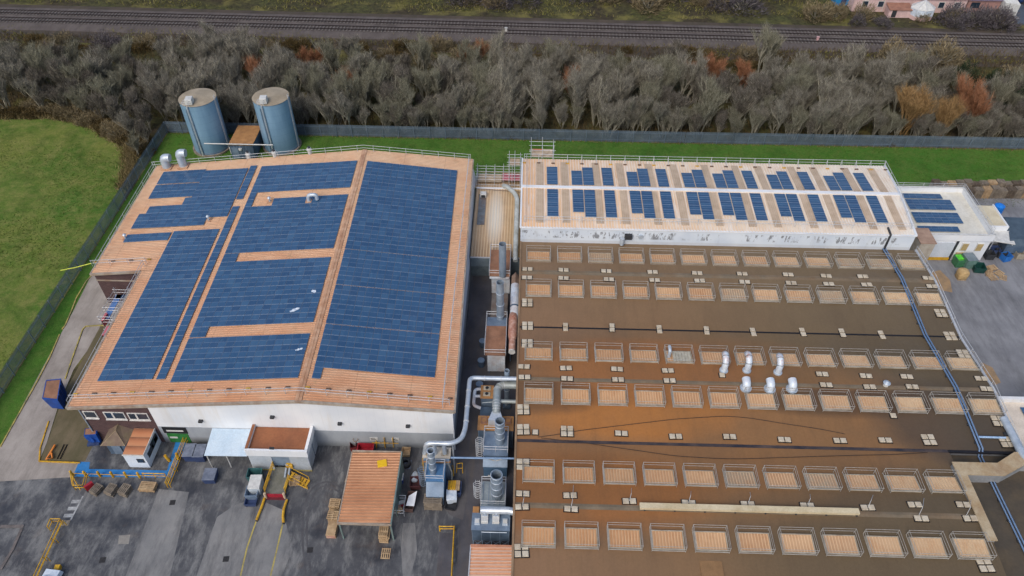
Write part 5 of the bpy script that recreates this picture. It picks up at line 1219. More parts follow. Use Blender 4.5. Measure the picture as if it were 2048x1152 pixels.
m_navy = M('navy_plastic', S(62,78,116), S(46,60,96), 1.5, .5); m_gteal = M('teal_plastic', S(60,104,104), S(44,82,86), 1.5, .5); m_greyp = M('grey_plastic', S(124,132,148), S(98,106,122), 1.5, .55); m_redp = M('red_plastic', S(176,44,58), S(146,34,48), 1.5, .5)
bin_(424,958,1.35,1.5,1.0,.05,m_navy,'blue lidded tote bin standing alone left of the loading ramp',lid=m_greyp)
bin_(385,913,1.25,1.7,1.3,.05,m_navy,'grey-lidded blue tank beside the yellow railing, left of two',lid=m_greyp); bin_(405,914,1.25,1.7,1.3,.05,m_navy,'grey-lidded blue tank under the white canopy edge, right of two',lid=m_greyp)
bin_(513,957,1.6,1.2,1.2,.03,m_gteal,'dark teal bin against the loading dock wall, left of the ramp'); bin_(516,978,1.25,1.7,1.5,.05,M('white_lid_tank', S(206,216,222), S(176,188,198), 2),'white-topped tank left of the yellow ramp railing',lid=m_wht)
bin_(508,992,1.35,1.3,1.1,.05,m_steel,'pale blue ribbed bin between the white-topped tank and the dark bin'); bin_(504,1007,1.3,1.0,.6,.05,m_navy,'low dark blue bin at the foot of the row left of the ramp')
bin_(733,905,1.9,1.1,1.1,0,m_redp,'red plastic skip tub against the warehouse wall behind the open shed','skip_tub'); bin_(708,898,.7,.9,.9,.2,M('dark_red', S(110,30,36), S(84,24,30), 2),'small dark red drum left of the red skip tub','drum','drum')
bin_(813,908,1.0,1.0,.7,0,m_tim,'round tan reel bin behind the tyre stack','reel','reel'); 
t = bin_(904,1000,1.1,1.3,1.1,.1,m_plast,'white bulk tank with translucent lid beside the yellow-topped bin','bulk_tank','tank',lid=m_plast)
bin_(902,1015,1.2,.9,.45,-.2,M('black_plastic', S(44,46,52), S(32,34,38), 2),'low black tray in front of the white bulk tank','tray','tray')
t = bin_(909,985,1.6,1.5,1.1,.03,m_navy,'open bin filled with yellow boards beside the near left filter unit','board_bin','bin'); p = W(909,982,0); b = MB()
for i in range(6): MB().box(p.x-.66+i*.22,p.y-.6,1.1+.01*i,p.x-.47+i*.22,p.y+.62,1.16+.012*i).build('board', m_yel if i < 4 else m_tim, t)
bin_(801,962,.8,.9,.9,0,M('royal_blue_plastic', S(36,80,168), S(28,62,140), 2),'small royal blue drum beside the right side of the open shed','drum','drum',lid=m_wht)
for px, py, l in ((812,929,'rolled dark tyre-like ring on its pallet beside the shed'),):
    p = W(px,py,0); t = thing('cable_reel', l, 'reel', p); b = MB(); b.ring(p.x,p.y,.05,.3,.3,.55,18); b.build('ring', m_lamp, t); MB().bbox(p.x,p.y,.0,1.2,1.2,.05,0,.01).build('base', m_greyp, t)
p = W(830,958,0); t = thing('white_sack', 'crumpled white bulk sack lying between the shed and the near left filter unit', 'sack', p); bm = bmesh.new(); bmesh.ops.create_icosphere(bm, subdivisions=3, radius=.55)
for v in bm.verts:
    k = 1+.14*math.sin(7*v.co.x+3*v.co.y)*math.cos(6*v.co.z+2*v.co.x); v.co = Vector((v.co.x*.75*k+p.x, v.co.y*1.25*k+p.y, (v.co.z*.8*k)+.4))
b = MB(); b.add([v.co.copy() for v in bm.verts], [[v.index for v in f.verts] for f in bm.faces], True); bm.free(); b.build('sack', m_plast, t)
t = bin_(822,1009,1.0,2.3,.9,-.08,M('rust_bin', S(110,84,78), S(84,66,62), 2),'narrow rusty skip with a white sheet across it','narrow_skip','skip'); p = W(825,1008,.0)
MB().slab([(p.x-.55,p.y-.75,.95),(p.x+.35,p.y-.8,1.0),(p.x+.5,p.y+.9,1.25),(p.x-.35,p.y+.35,1.1)], .03).build('sheet', M('bright_sheet', S(244,246,250), S(226,230,236), 2, .5), t)
bin_(832,972,1.2,1.3,1.0,.1,M('maroon_bin', S(104,60,62), S(76,46,50), 2),'dark maroon bin of scrap behind the narrow rusty skip','scrap_bin','bin')
p = W(800,1018,0); t = thing('cage_trolley', 'green-grey wire cage with mixed scrap against the right side of the shed', 'cage', p); rails(t,p.x-.7,p.y-.9,p.x+.6,p.y+.9,.1,1.2,name='cage_frame'); 
rnd = random.Random(5)
for i,(m) in enumerate((m_tim,m_redp,m_timg,m_wht,m_rustduct,m_tim)): MB().ob(p.x+rnd.uniform(-.4,.4),p.y+rnd.uniform(-.6,.6),.12+.12*i,.7,.4,.14,rnd.uniform(0,3)).build('scrap', m, t)
for k in range(3):
    p = W(757+k*17,897-k*1.,0); t = thing('leaning_barrier', 'yellow pipe barrier leaning on the grey wall behind the shed, %s of three' % ('left','middle','right')[k], 'barrier', p)
    MB().rod((p.x-.1,YF-.2,2.2 if k else 1.5),(p.x-.2,p.y,0),.06,6).build('upright', m_yel, t); MB().rod((p.x-.6,YF-.25,1.2),(p.x+.5,YF-.25,1.2),.05,6).build('cross_bar', m_yel, t)
tag(MB().ring(W(713,883,1).x, YF-.15, 1.6,.25,.05,.06,16).build('hose_ring', M('brown_hose', S(150,120,84), S(120,96,70), 2), loc=(W(713,883,1).x,YF-.15,1.6)), 'small brown hose coil hanging by the grey wall behind the red skip', 'hose')
# --- yellow rail round the sunken bay
t = thing('bay_barrier', 'yellow barrier on two sides of the dark bay at the bottom of the yard', 'barrier', W(908,1066,0)); a, c_, d = W(880,1062,.0), W(909,1062,.0), W(904,1160,.0)
b = MB(); [b.rod(a+Vector((0,0,h)), c_+Vector((0,0,h)), .07, 6) for h in (.5,1.0)]; b.build('end_rail', m_yel, t); b = MB(); [b.rod(c_+Vector((0,0,h)), d+Vector((0,0,h)), .06, 6) for h in (.5,1.0)]; b.build('side_rail', m_yel, t)
for p in (a, c_, c_+(d-c_)*.35, c_+(d-c_)*.7): MB().rod(p, p+Vector((0,0,1.05)), .08, 6).build('post', m_yel, t)
# --- loading dock
Yd = W(560,941,0).y; Yb = YF; xl, xr_ = W(506,937,0).x, W(626,941,0).x
zt_ = 3.9; dk = thing('loading_dock', 'white loading dock building with flat brown roof and grey shutter door', 'building', ((xl+xr_)/2,Yd,0))
m_drf = M('brown_felt_roof', S(156,100,66), S(138,86,58), .5, .7, 0, S(120,84,62), .5)
MB().box(xl+.2,Yd+.2,3.4,xr_-.2,Yb-.05,3.5).build('roof', m_drf, dk)
for i,(a,c2,d2,e) in enumerate(((xl,Yd,xr_,Yd+.22),(xl,Yd+.22,xl+.25,Yb-.05),(xr_-.25,Yd+.22,xr_,Yb-.05))): MB().box(a,c2,2.85,d2,e,zt_).build('parapet', m_clad, dk); MB().box(a-.03,c2-.03,zt_,d2+.03,e,zt_+.06).build('coping', m_clad if i != 1 else m_drf, dk)
pl_, pr_ = Yz(563,935,Yd), Yz(600,935,Yd); dx0, dx1 = Yz(548,932,Yd).x, Yz(583,932,Yd).x
b = MB(); b.box(xl+.1,Yd+.08,0,dx0,Yd+.3,2.85); b.box(dx1,Yd+.08,0,xr_-.1,Yd+.3,2.85); b.box(dx0,Yd+.08,2.6,dx1,Yd+.3,2.85); b.box(xl+.1,Yd+.3,0,xl+.3,Yb-.05,2.85); b.box(xr_-.35,Yd+.3,0,xr_-.15,Yd+2.0,2.85); b.box(xr_-.35,Yb-1.2,0,xr_-.15,Yb-.05,2.85); b.build('wall', M('pale_grey_wall', S(186,194,202), S(164,174,184), .7, .6, 0, S(150,148,140), .5), dk)
MB().box(dx0,Yd+.16,.8,dx1,Yd+.22,2.6).build('shutter', m_steel, dk); MB().box(xr_-.3,Yd+2.0,0,xr_-.22,Yb-1.2,2.6).build('side_opening', m_dsteel, dk)
p = Yz(544,895,Yd); MB().box(p.x-.25,Yd-.2,p.z-.1,p.x+.25,Yd-.002,p.z+.12).build('wall_lamp', m_lamp, dk)
MB().box(xl+.05,Yd-.02,0,xr_-.05,Yd+.07,.15).build('base_trim', m_yelp, dk)
# canopy left of the dock
a, c_, d, e = W(424,860,2.9), W(494,858,3.1), W(494,913,2.7), W(408,911,2.6)
t = thing('canopy', 'white sloping canopy on thin posts between the warehouse and the loading dock', 'canopy', (a+d)/2)
MB().slab([e,(xl-.02,e.y,2.7),(xl-.02,YF-.05,3.0),(a.x,YF-.05,3.0)], .08).build('roof', M('pale_blue_sheet', S(204,220,232), S(186,206,222), .6, .4), t)
for px in (409,448): p = W(px,913,2.5); MB().tube([(p.x+.15,p.y+.2,0),(p.x+.15,p.y+.2,2.55)], .06, 6).build('post', m_wht, t)
# ramp with yellow railings
rt0, rt1, rb0, rb1 = Vector((dx0+.15,Yd-.05,.8)), Vector((dx1+.0,Yd-.05,.8)), W(533,988,.45), W(569,988,.45)
t = thing('loading_ramp', 'concrete loading ramp with yellow side railings and a red front edge', 'ramp', (rb0+rb1)/2)
MB().slab([rb0,rb1,rt1,rt0], .45).build('deck', M('mossy_concrete', S(126,124,116), S(104,104,96), 1, .85, 0, S(88,92,66), .5), t)
MB().ob((rb0.x+rb1.x)/2,rb0.y-.08,.05,rb1.x-rb0.x+.1,.14,.5).build('front_edge', m_redp, t); MB().ob((rb0.x+rb1.x)/2,rb0.y-.3,0,rb1.x-rb0.x+.1,.3,.08).build('lip', M('maroon', S(110,40,48), S(86,32,40), 2), t)
def yrail(t, pts, hs=(.45,.75,1.05), name='side_railing', r=.05, sp=1.1):
    o = MB(); up = Vector((0,0,1)); pts = [Vector(p) for p in pts]
    for h in hs: o.tube([p+up*h for p in pts], r, 6)
    L = 0
    for a, d in zip(pts, pts[1:]):
        n = max(1, int((d-a).length/sp))
        for i in range(n+1): p = a+(d-a)*i/n; o.rod(p, p+up*(hs[-1]+.04), r)
    return o.build(name, m_yel, t)
yrail(t, [rt0+Vector((-.12,0,0)), rb0+Vector((-.12,.1,0))]); yrail(t, [rt1+Vector((.15,-1.5,-.13)), rb1+Vector((.12,.1,0))])
for p in (rb0, rb1): MB().cyl(p.x-.05 if p is rb0 else p.x+.05,p.y-.25,0,1.0,.14,12).build('bollard', M('faded_cream', S(206,186,160), S(180,160,134), 2), t)
s0 = W(579,952,.7); t = thing('access_steps', 'yellow slatted access steps with railing on the right of the loading ramp', 'steps', s0)
for i in range(6): z = .72-.11*i; MB().ob(s0.x+.25+i*.34,s0.y-.05-i*.12,z,.30,1.0,.05,-.34).build('tread', m_yel, t)
for s in (-.5,.5): MB().tube([s0+Vector((.1,s,.1)), s0+Vector((2.2,s-.72,-.5))], .05, 6).build('stringer', m_yel, t); MB().tube([s0+Vector((.1,s,1.0)), s0+Vector((2.2,s-.72,.35)), s0+Vector((2.2,s-.72,-.6))], .045, 6).build('handrail', m_yel, t)
p = W(579,934,.8); t = thing('dock_machine', 'small yellow-topped pallet truck standing at the top right of the loading ramp', 'pallet truck', p)
MB().bbox(p.x+.05,p.y+.1,.85,.75,.5,.5,0,.08).build('body', m_yel, t); MB().tube([(p.x,p.y-.1,1.2),(p.x-.1,p.y-.45,1.9),(p.x+.1,p.y-.45,1.9)], .05, 6).build('handle', m_galv, t); [MB().ob(p.x-.25+s*.4,p.y-.8,.88,.16,1.2,.08,.1).build('fork', m_duct, t) for s in (0,1)]
[MB().tube([(p.x+.05+s*.3-.04,p.y+.1,.9),(p.x+.05+s*.3+.04,p.y+.1,.9)], .12, 10).build('wheel', m_lamp, t) for s in (-1,1)]
# yellow guide rails in front of the ramp
for (px, l) in (([(529,996),(524,1012),(518,1027),(513,1040)],'left yellow wheel guide bar on the ground before the loading ramp'), ([(574,1000),(568,1016),(566,1032),(567,1045)],'right yellow wheel guide bar on the ground before the loading ramp')):
    pts = [W(x,y,.22) for x, y in px]; t = thing('wheel_guide', l, 'guide bar', pts[0]); MB().tube(pts, .15, 8).build('bar', m_yel, t); [MB().ob(p.x,p.y,0,.2,.2,.2).build('foot', m_lamp, t) for p in (pts[0],pts[-1])]
# --- kiosk, cabin and blue skips near the brick wall
ap = W(237,843,3.3); t = thing('kiosk', 'small kiosk with brown hipped roof in front of the brick wall', 'kiosk', W(228,905,0))
e0, e1, e2, e3 = W(201,892,2.1), W(250,892,2.1), W(272,855,2.3), W(222,851,2.3)
r0, r1 = W(231,861,3.2), W(238,842,3.3)
b = MB(); b.add([e0,e1,e2,e3,r0,r1], [(0,1,4),(1,2,5,4),(2,3,5),(3,0,4,5)]); b.build('roof', M('brown_tile', S(122,104,90), S(104,88,76), 2, .8, 0, S(132,122,90), .5), t)
b = MB(); b.tube([e0,r0,e1], .05, 5).tube([e3,r1,e2], .05, 5).rod(r0,r1,.05); b.build('hip_tile', M('tan_hip', S(160,140,112), S(140,122,98), 2), t)
b = MB(); b.prism([(e0.x+.35,e0.y+.35),(e1.x-.3,e1.y+.35),(e2.x-.35,e2.y-.3),(e3.x+.3,e3.y-.3)], 0, 2.12); b.build('wall', m_dsteel, t)
MB().box(e0.x+.9,e0.y+.28,.1,e0.x+1.9,e0.y+.345,1.9).build('door', m_steel, t)
c0, c1, c2_, c3 = W(246,909,2.7), W(284,910,2.7), W(311,857,2.7), W(266,857,2.7)
t = thing('cabin', 'white portable cabin with rust-streaked roof beside the kiosk', 'cabin', (c0+c2_)/2-Vector((0,0,2.7)))
cx0, cx1, cy0, cy1 = (c0.x+c3.x)/2, (c1.x+c2_.x)/2, (c0.y+c1.y)/2, (c2_.y+c3.y)/2
b = MB()
for i in range(3): ya, yb = cy0+(cy1-cy0)*i/3, cy0+(cy1-cy0)*(i+1)/3; b.add([(cx0,ya,2.62),(cx1,ya,2.62),(cx1,yb,2.7),(cx0,yb,2.7)], [(0,1,2,3)]); b.add([(cx0,yb,2.7),(cx1,yb,2.7),(cx1,yb,2.62),(cx0,yb,2.62)], [(0,1,2,3)])
q = N('streaked_roof', .6, 0, .3); yy = q.math('FRACT', q.math('DIVIDE', q.math('SUBTRACT', q.sep()[1], cy0), (cy1-cy0)/3)); c = q.ramp(yy, [(0,S(200,140,100)),(.55,S(176,112,76)),(.97,S(110,66,46)),(1,S(200,160,130))]); c = q.mix(q.math('MULTIPLY', q.noise(1.5,5,.7), .4), c, S(200,150,116)); q.col(c)
fix(b.build('roof', q.m, t)); MB().box(cx0,cy0,.15,cx1,cy1,2.6).build('wall', M('white_cabin_panel', S(222,230,238), S(206,216,228), .8, .4), t)
b = MB(); b.box(cx1,cy0-.03,2.5,cx1+.06,cy1+.03,2.76); b.build('edge_trim', m_wht, t); b = MB(); b.box(cx0-.05,cy0-.05,2.5,cx1+.06,cy0-.002,2.7); b.build('edge_trim', m_wht, t)
for (ya, yb, za, zb) in ((cy0+.6,cy0+2.1,1.2,2.0),(cy0+2.4,cy0+3.3,1.3,2.1),(cy1-1.9,cy1-.3,1.2,2.3)): o = MB().box(cx1+.002,ya,za,cx1+.05,yb,zb).build('window', m_lamp, t); MB().box(cx1+.05,ya+.08,za+.08,cx1+.06,yb-.08,zb-.08).build('pane', m_glass, o)
o = MB().box(cx0+1.3,cy0-.05,1.2,cx0+2.1,cy0-.002,1.9).build('window', m_lamp, t); MB().box(cx0+1.38,cy0-.06,1.28,cx0+2.02,cy0-.051,1.82).build('pane', m_glass, o)
m_bskip = M('blue_skip_paint', S(30,84,172), S(22,64,140), 1.2, .5, 0, S(24,40,80), .4)
def skip(label, tl, tr, br, bl2, z, tip, mtop):
    a, c_, d, e = [W(*p, z) for p in (tl,tr,br,bl2)]; t = thing('blue_skip', label, 'skip', (e+d)/2-Vector((0,0,z))); k = Vector((0,0,z))
    m_ = (a+c_+d+e)/4; f = .78
    lo = [m_+(p-m_)*f-k+Vector((0,0,.1)) for p in (e,d,c_,a)]; hi = [e,d,c_,a]
    MB().add(lo+hi, [(0,3,2,1),(0,1,5,4),(1,2,6,5),(2,3,7,6),(3,0,4,7)]).build('body', m_bskip, t)
    ins = [m_+(p-m_)*.9+Vector((0,0,.0)) for p in hi]; MB().add(hi+ins, [(0,1,5,4),(1,2,6,5),(2,3,7,6),(3,0,4,7)]).build('rim', m_bskip, t)
    MB().poly([p-Vector((0,0,.02)) for p in ins]).build('cover', mtop, t)
    b = MB()
    for i in (1,2,3):
        p = hi[1]+(hi[2]-hi[1])*i/4; l_ = lo[1]+(lo[2]-lo[1])*i/4; b.tube([l_+Vector((.05,0,0)), p+Vector((.05,0,0))], .06, 4)
    b.build('rib', m_bskip, t)['kind'] = 'stuff'; return t
skip('tall blue skip with rust-brown cover on the path left of the warehouse', (92,760),(122,757),(115,800),(84,797), 2.4, 0, m_rustroof)
skip('small blue compactor bin with rusty top in front of the brick wall', (170,857),(193,855),(192,869),(168,870), 1.9, 0, m_rustroof)
p = W(188,885,0); t = thing('compactor', 'blue compactor drum beside the kiosk', 'compactor', p); MB().tube([(p.x-.2,p.y-.1,.9),(p.x+.3,p.y+1.3,.9)], .7, 14).build('drum', m_bskip, t); MB().bbox(p.x+.7,p.y+1.2,.0,.9,1.4,2.3,.2,.05).build('ram_housing', m_bskip, t); MB().ob(p.x,p.y+.3,0,1.3,1.6,.25,.2).build('base', m_navy, t)
tag(MB().slab([W(148,862,2.3),W(199,864,2.3),W(199,866,2.3),W(148,864,2.3)], .05).build('shelf', m_wht, loc=W(170,862,2.3)), 'thin white shelf board on the brick wall above the blue compactor', 'shelf') if False else None
# orange barrier pieces and rails on the gravel
b = MB(); p = W(100,908,.2); b.tube([W(110,890,.25),W(93,918,.25),W(105,916,.25),W(103,906,.3)], .13, 6); tag(b.build('bent_rail', m_orange, loc=p), 'bent orange steel rail lying on the gravel bed', 'rail')
for k,(x) in enumerate((120,126)): tag(MB().rod(W(x+8,889,.1),W(x-6,918,.1),.06).build('steel_bar', m_rail, loc=W(x,900,.1)), 'dark steel bar lying on the gravel, %s of two beside the orange rail' % ('left','right')[k], 'steel bar')
# yellow railings along the blue footway
fa, fb = W(374,880,0), W(336,975,0)
t = thing('footway_railing', 'long yellow triple railing on the right side of the blue footway', 'railing', fb); yrail(t,[fa,fb],(.35,.7,1.05),'railing',.06,1.6); yrail(t,[fa+Vector((.35,0,0)),fb+Vector((.35,0,0))],(.5,1.0),'outer_railing',.05,1.6)
ga, gb = W(290,956,0), W(334,957,0); t = thing('footway_railing', 'short yellow railing closing the front of the blue footway, right part', 'railing', ga); yrail(t,[ga,gb],(.5,1.0),'railing',.06,1.2)
ga, gb = W(150,951,0), W(290,956,0); t = thing('footway_railing', 'low yellow rail along the front of the blue footway between the bollards', 'railing', ga); yrail(t,[ga,gb],(.45,),'railing',.045,9)
for k,x in enumerate((147,173,201,227,254,280)): p = W(x,952+.6*k,0); t = thing('bollard', 'yellow bollard on the front edge of the blue footway, number %d from the left' % (k+1) if False else '%s yellow bollard from the left on the front edge of the blue footway' % ordw[k], 'bollard', p, 'yellow bollards'); MB().cyl(p.x,p.y,0,1.0,.13,10).build('post', m_yel, t); MB().cyl(p.x,p.y,1.0,1.08,.13,10,.05).build('cap', m_yel, t)
for k,(x,y) in enumerate(((339,922),(357,918))): p = W(x,y,0); t = thing('bollard', ('leaning yellow bollard on the dark ground right of the white cabin','upright yellow bollard against the long triple railing')[k], 'bollard', p, 'yellow bollards'); MB().tube([p, p+Vector((-.28 if k == 0 else 0,.1,1.0))], .16, 10).build('post', m_yel, t); MB().cyl(p.x,p.y,0,.05,.24,10).build('base', m_lamp, t)
gate = [W(147,953,0),W(152,980,0),W(172,980,0),W(178,955,0)]
t = thing('gate_frame', 'yellow pedestrian gate frame at the left end of the footway, above the crossing', 'gate', gate[0]); yrail(t,gate,(.5,1.0),'frame',.06,1.4); MB().rod(gate[0]+Vector((0,0,1)),gate[1]+Vector((.5,0,0)),.05).build('brace', m_yel, t)
p = W(182,977,0); t = thing('red_barrier', 'small pinkish red plastic barrier beside the yellow gate frame', 'barrier', p); MB().ob(p.x,p.y,.1,.9,.3,.8,.9).build('panel', m_redp, t); MB().ob(p.x,p.y,0,1.0,.5,.1,.9).build('foot', m_lamp, t)
# bottom left double railing with gate frame, and the parked vehicle
ra, rb = W(126,1050,0), W(76,1160,0)
t = thing('walkway_railing', 'long yellow double railing running off the bottom left corner', 'railing', ra); yrail(t,[ra,rb],(.5,1.0),'railing',.055,1.6); yrail(t,[ra+Vector((.4,0,0)),rb+Vector((.4,0,0))],(1.0,),'outer_railing',.05,1.6)
gf = [W(102,1062,0),W(108,1047,0),W(127,1047,0)]; t = thing('gate_frame', 'small yellow gate frame at the top of the bottom left railing', 'gate', gf[0]); yrail(t,gf,(.5,1.0),'frame',.06,1.2); MB().ob(W(130,1046,0).x,W(130,1046,0).y,.02,1.0,.6,.06).build('step_plate', m_kerb, t)
p = W(104,1160,0); t = thing('parked_van', 'white and blue vehicle nose entering the bottom edge beside the yellow railing', 'van', p); cc = Vector((p.x,p.y-1.5,0)); rz = -.10
def vb(b, x0,y0,z0,x1,y1,z1, ins=.0):
    c, s_ = math.cos(rz), math.sin(rz); vs = []
    for zz, k in ((z0,0),(z1,ins)):
        for a, d in ((x0+k,y0+k),(x1-k,y0+k),(x1-k,y1-k*2.2),(x0+k,y1-k*2.2)): vs.append((cc.x+c*a-s_*d, cc.y+s_*a+c*d, zz))
    return b.add(vs, [(0,3,2,1),(4,5,6,7),(0,1,5,4),(1,2,6,5),(2,3,7,6),(3,0,4,7)])
vb(MB(),-.8,-2.2,.35,.8,2.3,.95,.06).build('body', m_plast, t); vb(MB(),-.72,-2.0,.95,.72,1.1,1.55,.16).build('cab', m_plast, t); vb(MB(),-.6,1.0,1.0,.6,1.25,1.4,.05).build('windscreen', m_glass, t); vb(MB(),-.82,-2.0,.4,-.8,2,.6).build('side_stripe', m_bskip, t)
for s in (-1,1):
    for y in (-1.4,1.5):
        x = s*.78; c, s_ = math.cos(rz), math.sin(rz); q0 = Vector((cc.x+c*(x-.08)-s_*y, cc.y+s_*(x-.08)+c*y, .33)); q1 = Vector((cc.x+c*(x+.08)-s_*y, cc.y+s_*(x+.08)+c*y, .33)); MB().tube([q0,q1], .33, 14).build('wheel', m_lamp, t)
    vb(MB(),s*.55-.18,2.25,.55,s*.55+.18,2.31,.72).build('headlight', m_glass, t)
p = W(116,1143,0); tag(MB().ob(p.x,p.y,.0,.5,1.0,.5,.1).build('yellow_block', m_yel, loc=p), 'yellow barrier block beside the parked white vehicle', 'block')
# --- recess scaffold: blue and red frames
scaffold('scaffold with blue decks and red netting in the corner recess of the warehouse', -54.6, -50.8, 66.0, 71.0, (1.0,2.4,2.9,3.4), 2, 3, 3.6, ((-54.7,-53.9,66.6,71,2.4,M('blue_deck', S(110,150,206), S(86,124,182), 2)),(-54.6,-50.9,70.3,71.0,2.4,M('navy_deck', S(50,74,104), S(36,56,84), 2))))
for k,(a,b_,l) in enumerate(((( -52.3,70.0),(-51.0,70.0),'red debris netting panel at the back of the recess scaffold'),((-54.5,65.9),(-54.2,67.2),'red debris netting panel at the outer corner of the recess scaffold'),((-53.4,63.4),(-53.0,64.9),'red debris netting panel near the roof edge, front end of the recess scaffold'))): tag(MB().add([(a[0],a[1],1.6),(b_[0],b_[1],1.6),(b_[0],b_[1],2.8),(a[0],a[1],2.8)],[(0,1,2,3)]).box(a[0],a[1]-.04,2.8,b_[0],b_[1]+.04,2.86).build('netting', m_pinkb, loc=(a[0],a[1],1.6)), l, 'netting')
# ================================================================= SILOS
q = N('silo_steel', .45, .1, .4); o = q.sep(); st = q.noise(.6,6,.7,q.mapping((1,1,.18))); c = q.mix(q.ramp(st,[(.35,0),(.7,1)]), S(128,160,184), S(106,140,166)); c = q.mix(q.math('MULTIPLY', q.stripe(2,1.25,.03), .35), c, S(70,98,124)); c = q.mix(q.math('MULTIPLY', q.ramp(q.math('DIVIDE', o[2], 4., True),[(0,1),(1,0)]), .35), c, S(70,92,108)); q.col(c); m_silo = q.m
m_silor = M('silo_roof', S(172,158,136), S(150,138,118), .5, .7, 0, S(130,116,92), .5)
def silo(label, px, pyb, pyt):
    p = W(px,pyb,0); r = 2.95; h = 9.6; x, y = p.x, p.y; t = thing('silo', label, 'silo', (x,y,0))
    MB().cyl(x,y,.25,h,r,48).build('shell', m_silo, t); MB().cyl(x,y,h,h+.35,r+.06,48,.4).build('roof', m_silor, t); MB().cyl(x,y,0,.26,r+.35,32).build('plinth', m_timg, t)
    rg = MB(); [rg.ring(x,y,z,r-.01,.05,.08,48) for z in (.5,h-.1)]; rg.build('hoop', m_steel, t)
    # roof box, walkway head and pipe down the front
    a = math.radians(256); bx, by = x+r*.72*math.cos(a), y+r*.72*math.sin(a)
    MB().bbox(bx,by,h+.15,1.1,1.3,.95,.1,.05).build('filter_box', m_wht, t)
    px_, py_ = x+(r+.15)*math.cos(a), y+(r+.15)*math.sin(a); rails(t,px_-.5,py_-.3,px_+.5,py_+.5,h+.1,.8,name='head_railing')
    MB().tube([(px_,py_,h),(px_+.1,py_-.05,.2)], .16, 8).build('downpipe', m_duct, t); MB().tube([(px_-.4,py_+.1,h-.6),(px_-.35,py_+.1,.3)], .07, 6).build('downpipe', m_steel, t)
    b2 = math.radians(-8); lx, ly = x+(r+.08)*math.cos(b2), y+(r+.08)*math.sin(b2); l = MB(); l.rod((lx,ly-.2,0),(lx,ly-.2,h+.7),.05).rod((lx,ly+.2,0),(lx,ly+.2,h+.7),.05)
    for k in range(28): l.rod((lx,ly-.2,.3+k*.34),(lx,ly+.2,.3+k*.34),.02)
    l.build('ladder', m_galv, t); return x, y
s1 = silo('left of two tall blue-grey silos behind the warehouse', 426, 293, 0); s2 = silo('right of two tall blue-grey silos behind the warehouse', 565, 291, 0)
tag(MB().tube([W(408,287,3.2),W(546,290,3.2)], .1, 6).build('pipe', m_wht, loc=W(408,287,3.2)), 'thin white pipe running level between the two silos', 'pipe')
a = W(468,251,2.9); c_ = W(505,289,2.9); t = thing('plant_container', 'dark grey container with rust-brown roof between the two silos', 'container', (a.x,c_.y,0)); X0c, X1c, Y0c, Y1c = W(456,290,2.9).x, W(505,290,2.9).x, W(480,290,2.9).y, W(490,251,2.9).y
MB().box(X0c+.08,Y0c+.08,.1,X1c-.08,Y1c-.08,2.8).build('body', m_dsteel, t); MB().box(X0c,Y0c,2.8,X1c,Y1c,2.92).build('roof', m_brownroof, t); MB().cyl((X0c+X1c)/2-.2,Y0c+.04,1.9,2.2,.3,12).build('wall_vent', m_wht, t); MB().box(X0c+.4,Y0c+.03,.2,X0c+1.4,Y0c+.079,2.3).build('door', m_steel, t)
b = MB(); [b.box(X0c+.3+i*.5,Y0c+.05,.2,X0c+.36+i*.5,Y0c+.078,2.7) for i in range(6)]; b.build('rib', m_steel, t)['kind'] = 'stuff'
p = W(468,306,0); t = thing('cabinet', 'small white equipment cabinet in front of the container by the silos', 'cabinet', p); MB().bbox(p.x,p.y,0,.9,.6,1.3).build('body', m_wht, t); MB().box(p.x-.3,p.y-.34,.3,p.x+.3,p.y-.301,1.1).build('door', m_vent, t)
# ================================================================= RIGHT SIDE YARD
low_ = MB()
for k,px in enumerate(range(1870,2062,16)):
    for li in (0, 1):
        p = W(px+(0,-6)[li], (394,381)[li], 0); nn = 12+(k*5+li*3)%4-1; lab = 'weathered pallet, %s stack from left, %s line behind the annex' % (ordw[min(k,12)] if k < 11 else 'last', ('front','back')[li]); rzz = .015*math.sin(k*2.1+li); mm = (m_timg, m_timg, m_timd, m_tim, m_timg)[(k*3+li*2)%5]
        for i in range(nn):
            if li and i < nn-4: low_.ob(p.x, p.y, .03+i*.14, 1.15, .98, .11, rzz)
            else: pallet(p.x+random.uniform(-.03,.03), p.y+random.uniform(-.03,.03), .03+i*.14, rzz+random.uniform(-.02,.02), lab, 'pallets, %s stack, %s line' % (ordw[min(k,12)], ('front','back')[li]), 1.18, 1.02, mm)
tag(low_.build('pallet', m_timg), 'lower pallets hidden inside the back line of stacks behind the annex', 'pallets', kind='stuff')
for k,(x,y,n,rz) in enumerate(((1982,538,3,.3),(1998,548,2,.6),(1985,556,1,.2),(2006,556,1,1.1),(1978,548,2,1.3))): px_stack(x,y,n,rz,'loose wooden pallet in the untidy heap right of the green bins, %s pile' % ordw[k],jit=.12)
bin_(1915,530,1.6,1.4,1.5,.1,M('green_mesh_bin', S(70,130,90), S(54,104,74), 2, .6),'green mesh bin with bright lime contents in front of the annex','mesh_bin','bin'); p = W(1914,528,0); tag(MB().bbox(p.x-.2,p.y,.5,.9,1.0,1.1,.1,.2).build('lime_bag', M('lime_bag', S(100,210,60), S(70,180,50), 2), loc=p), 'bright lime green bag inside the green mesh bin', 'bag')
bin_(1931,532,1.5,1.7,1.8,.1,M('grey_green_cage', S(108,140,130), S(86,116,108), 2, .6),'tall grey-green wire cage beside the lime green bag','mesh_cage','cage',lid=m_gclad)
bin_(1954,541,1.6,1.5,1.0,-.1,M('dark_green_skip', S(26,74,66), S(18,56,52), 2, .5),'dark green skip with a white label in front of the annex corner','green_skip','skip')
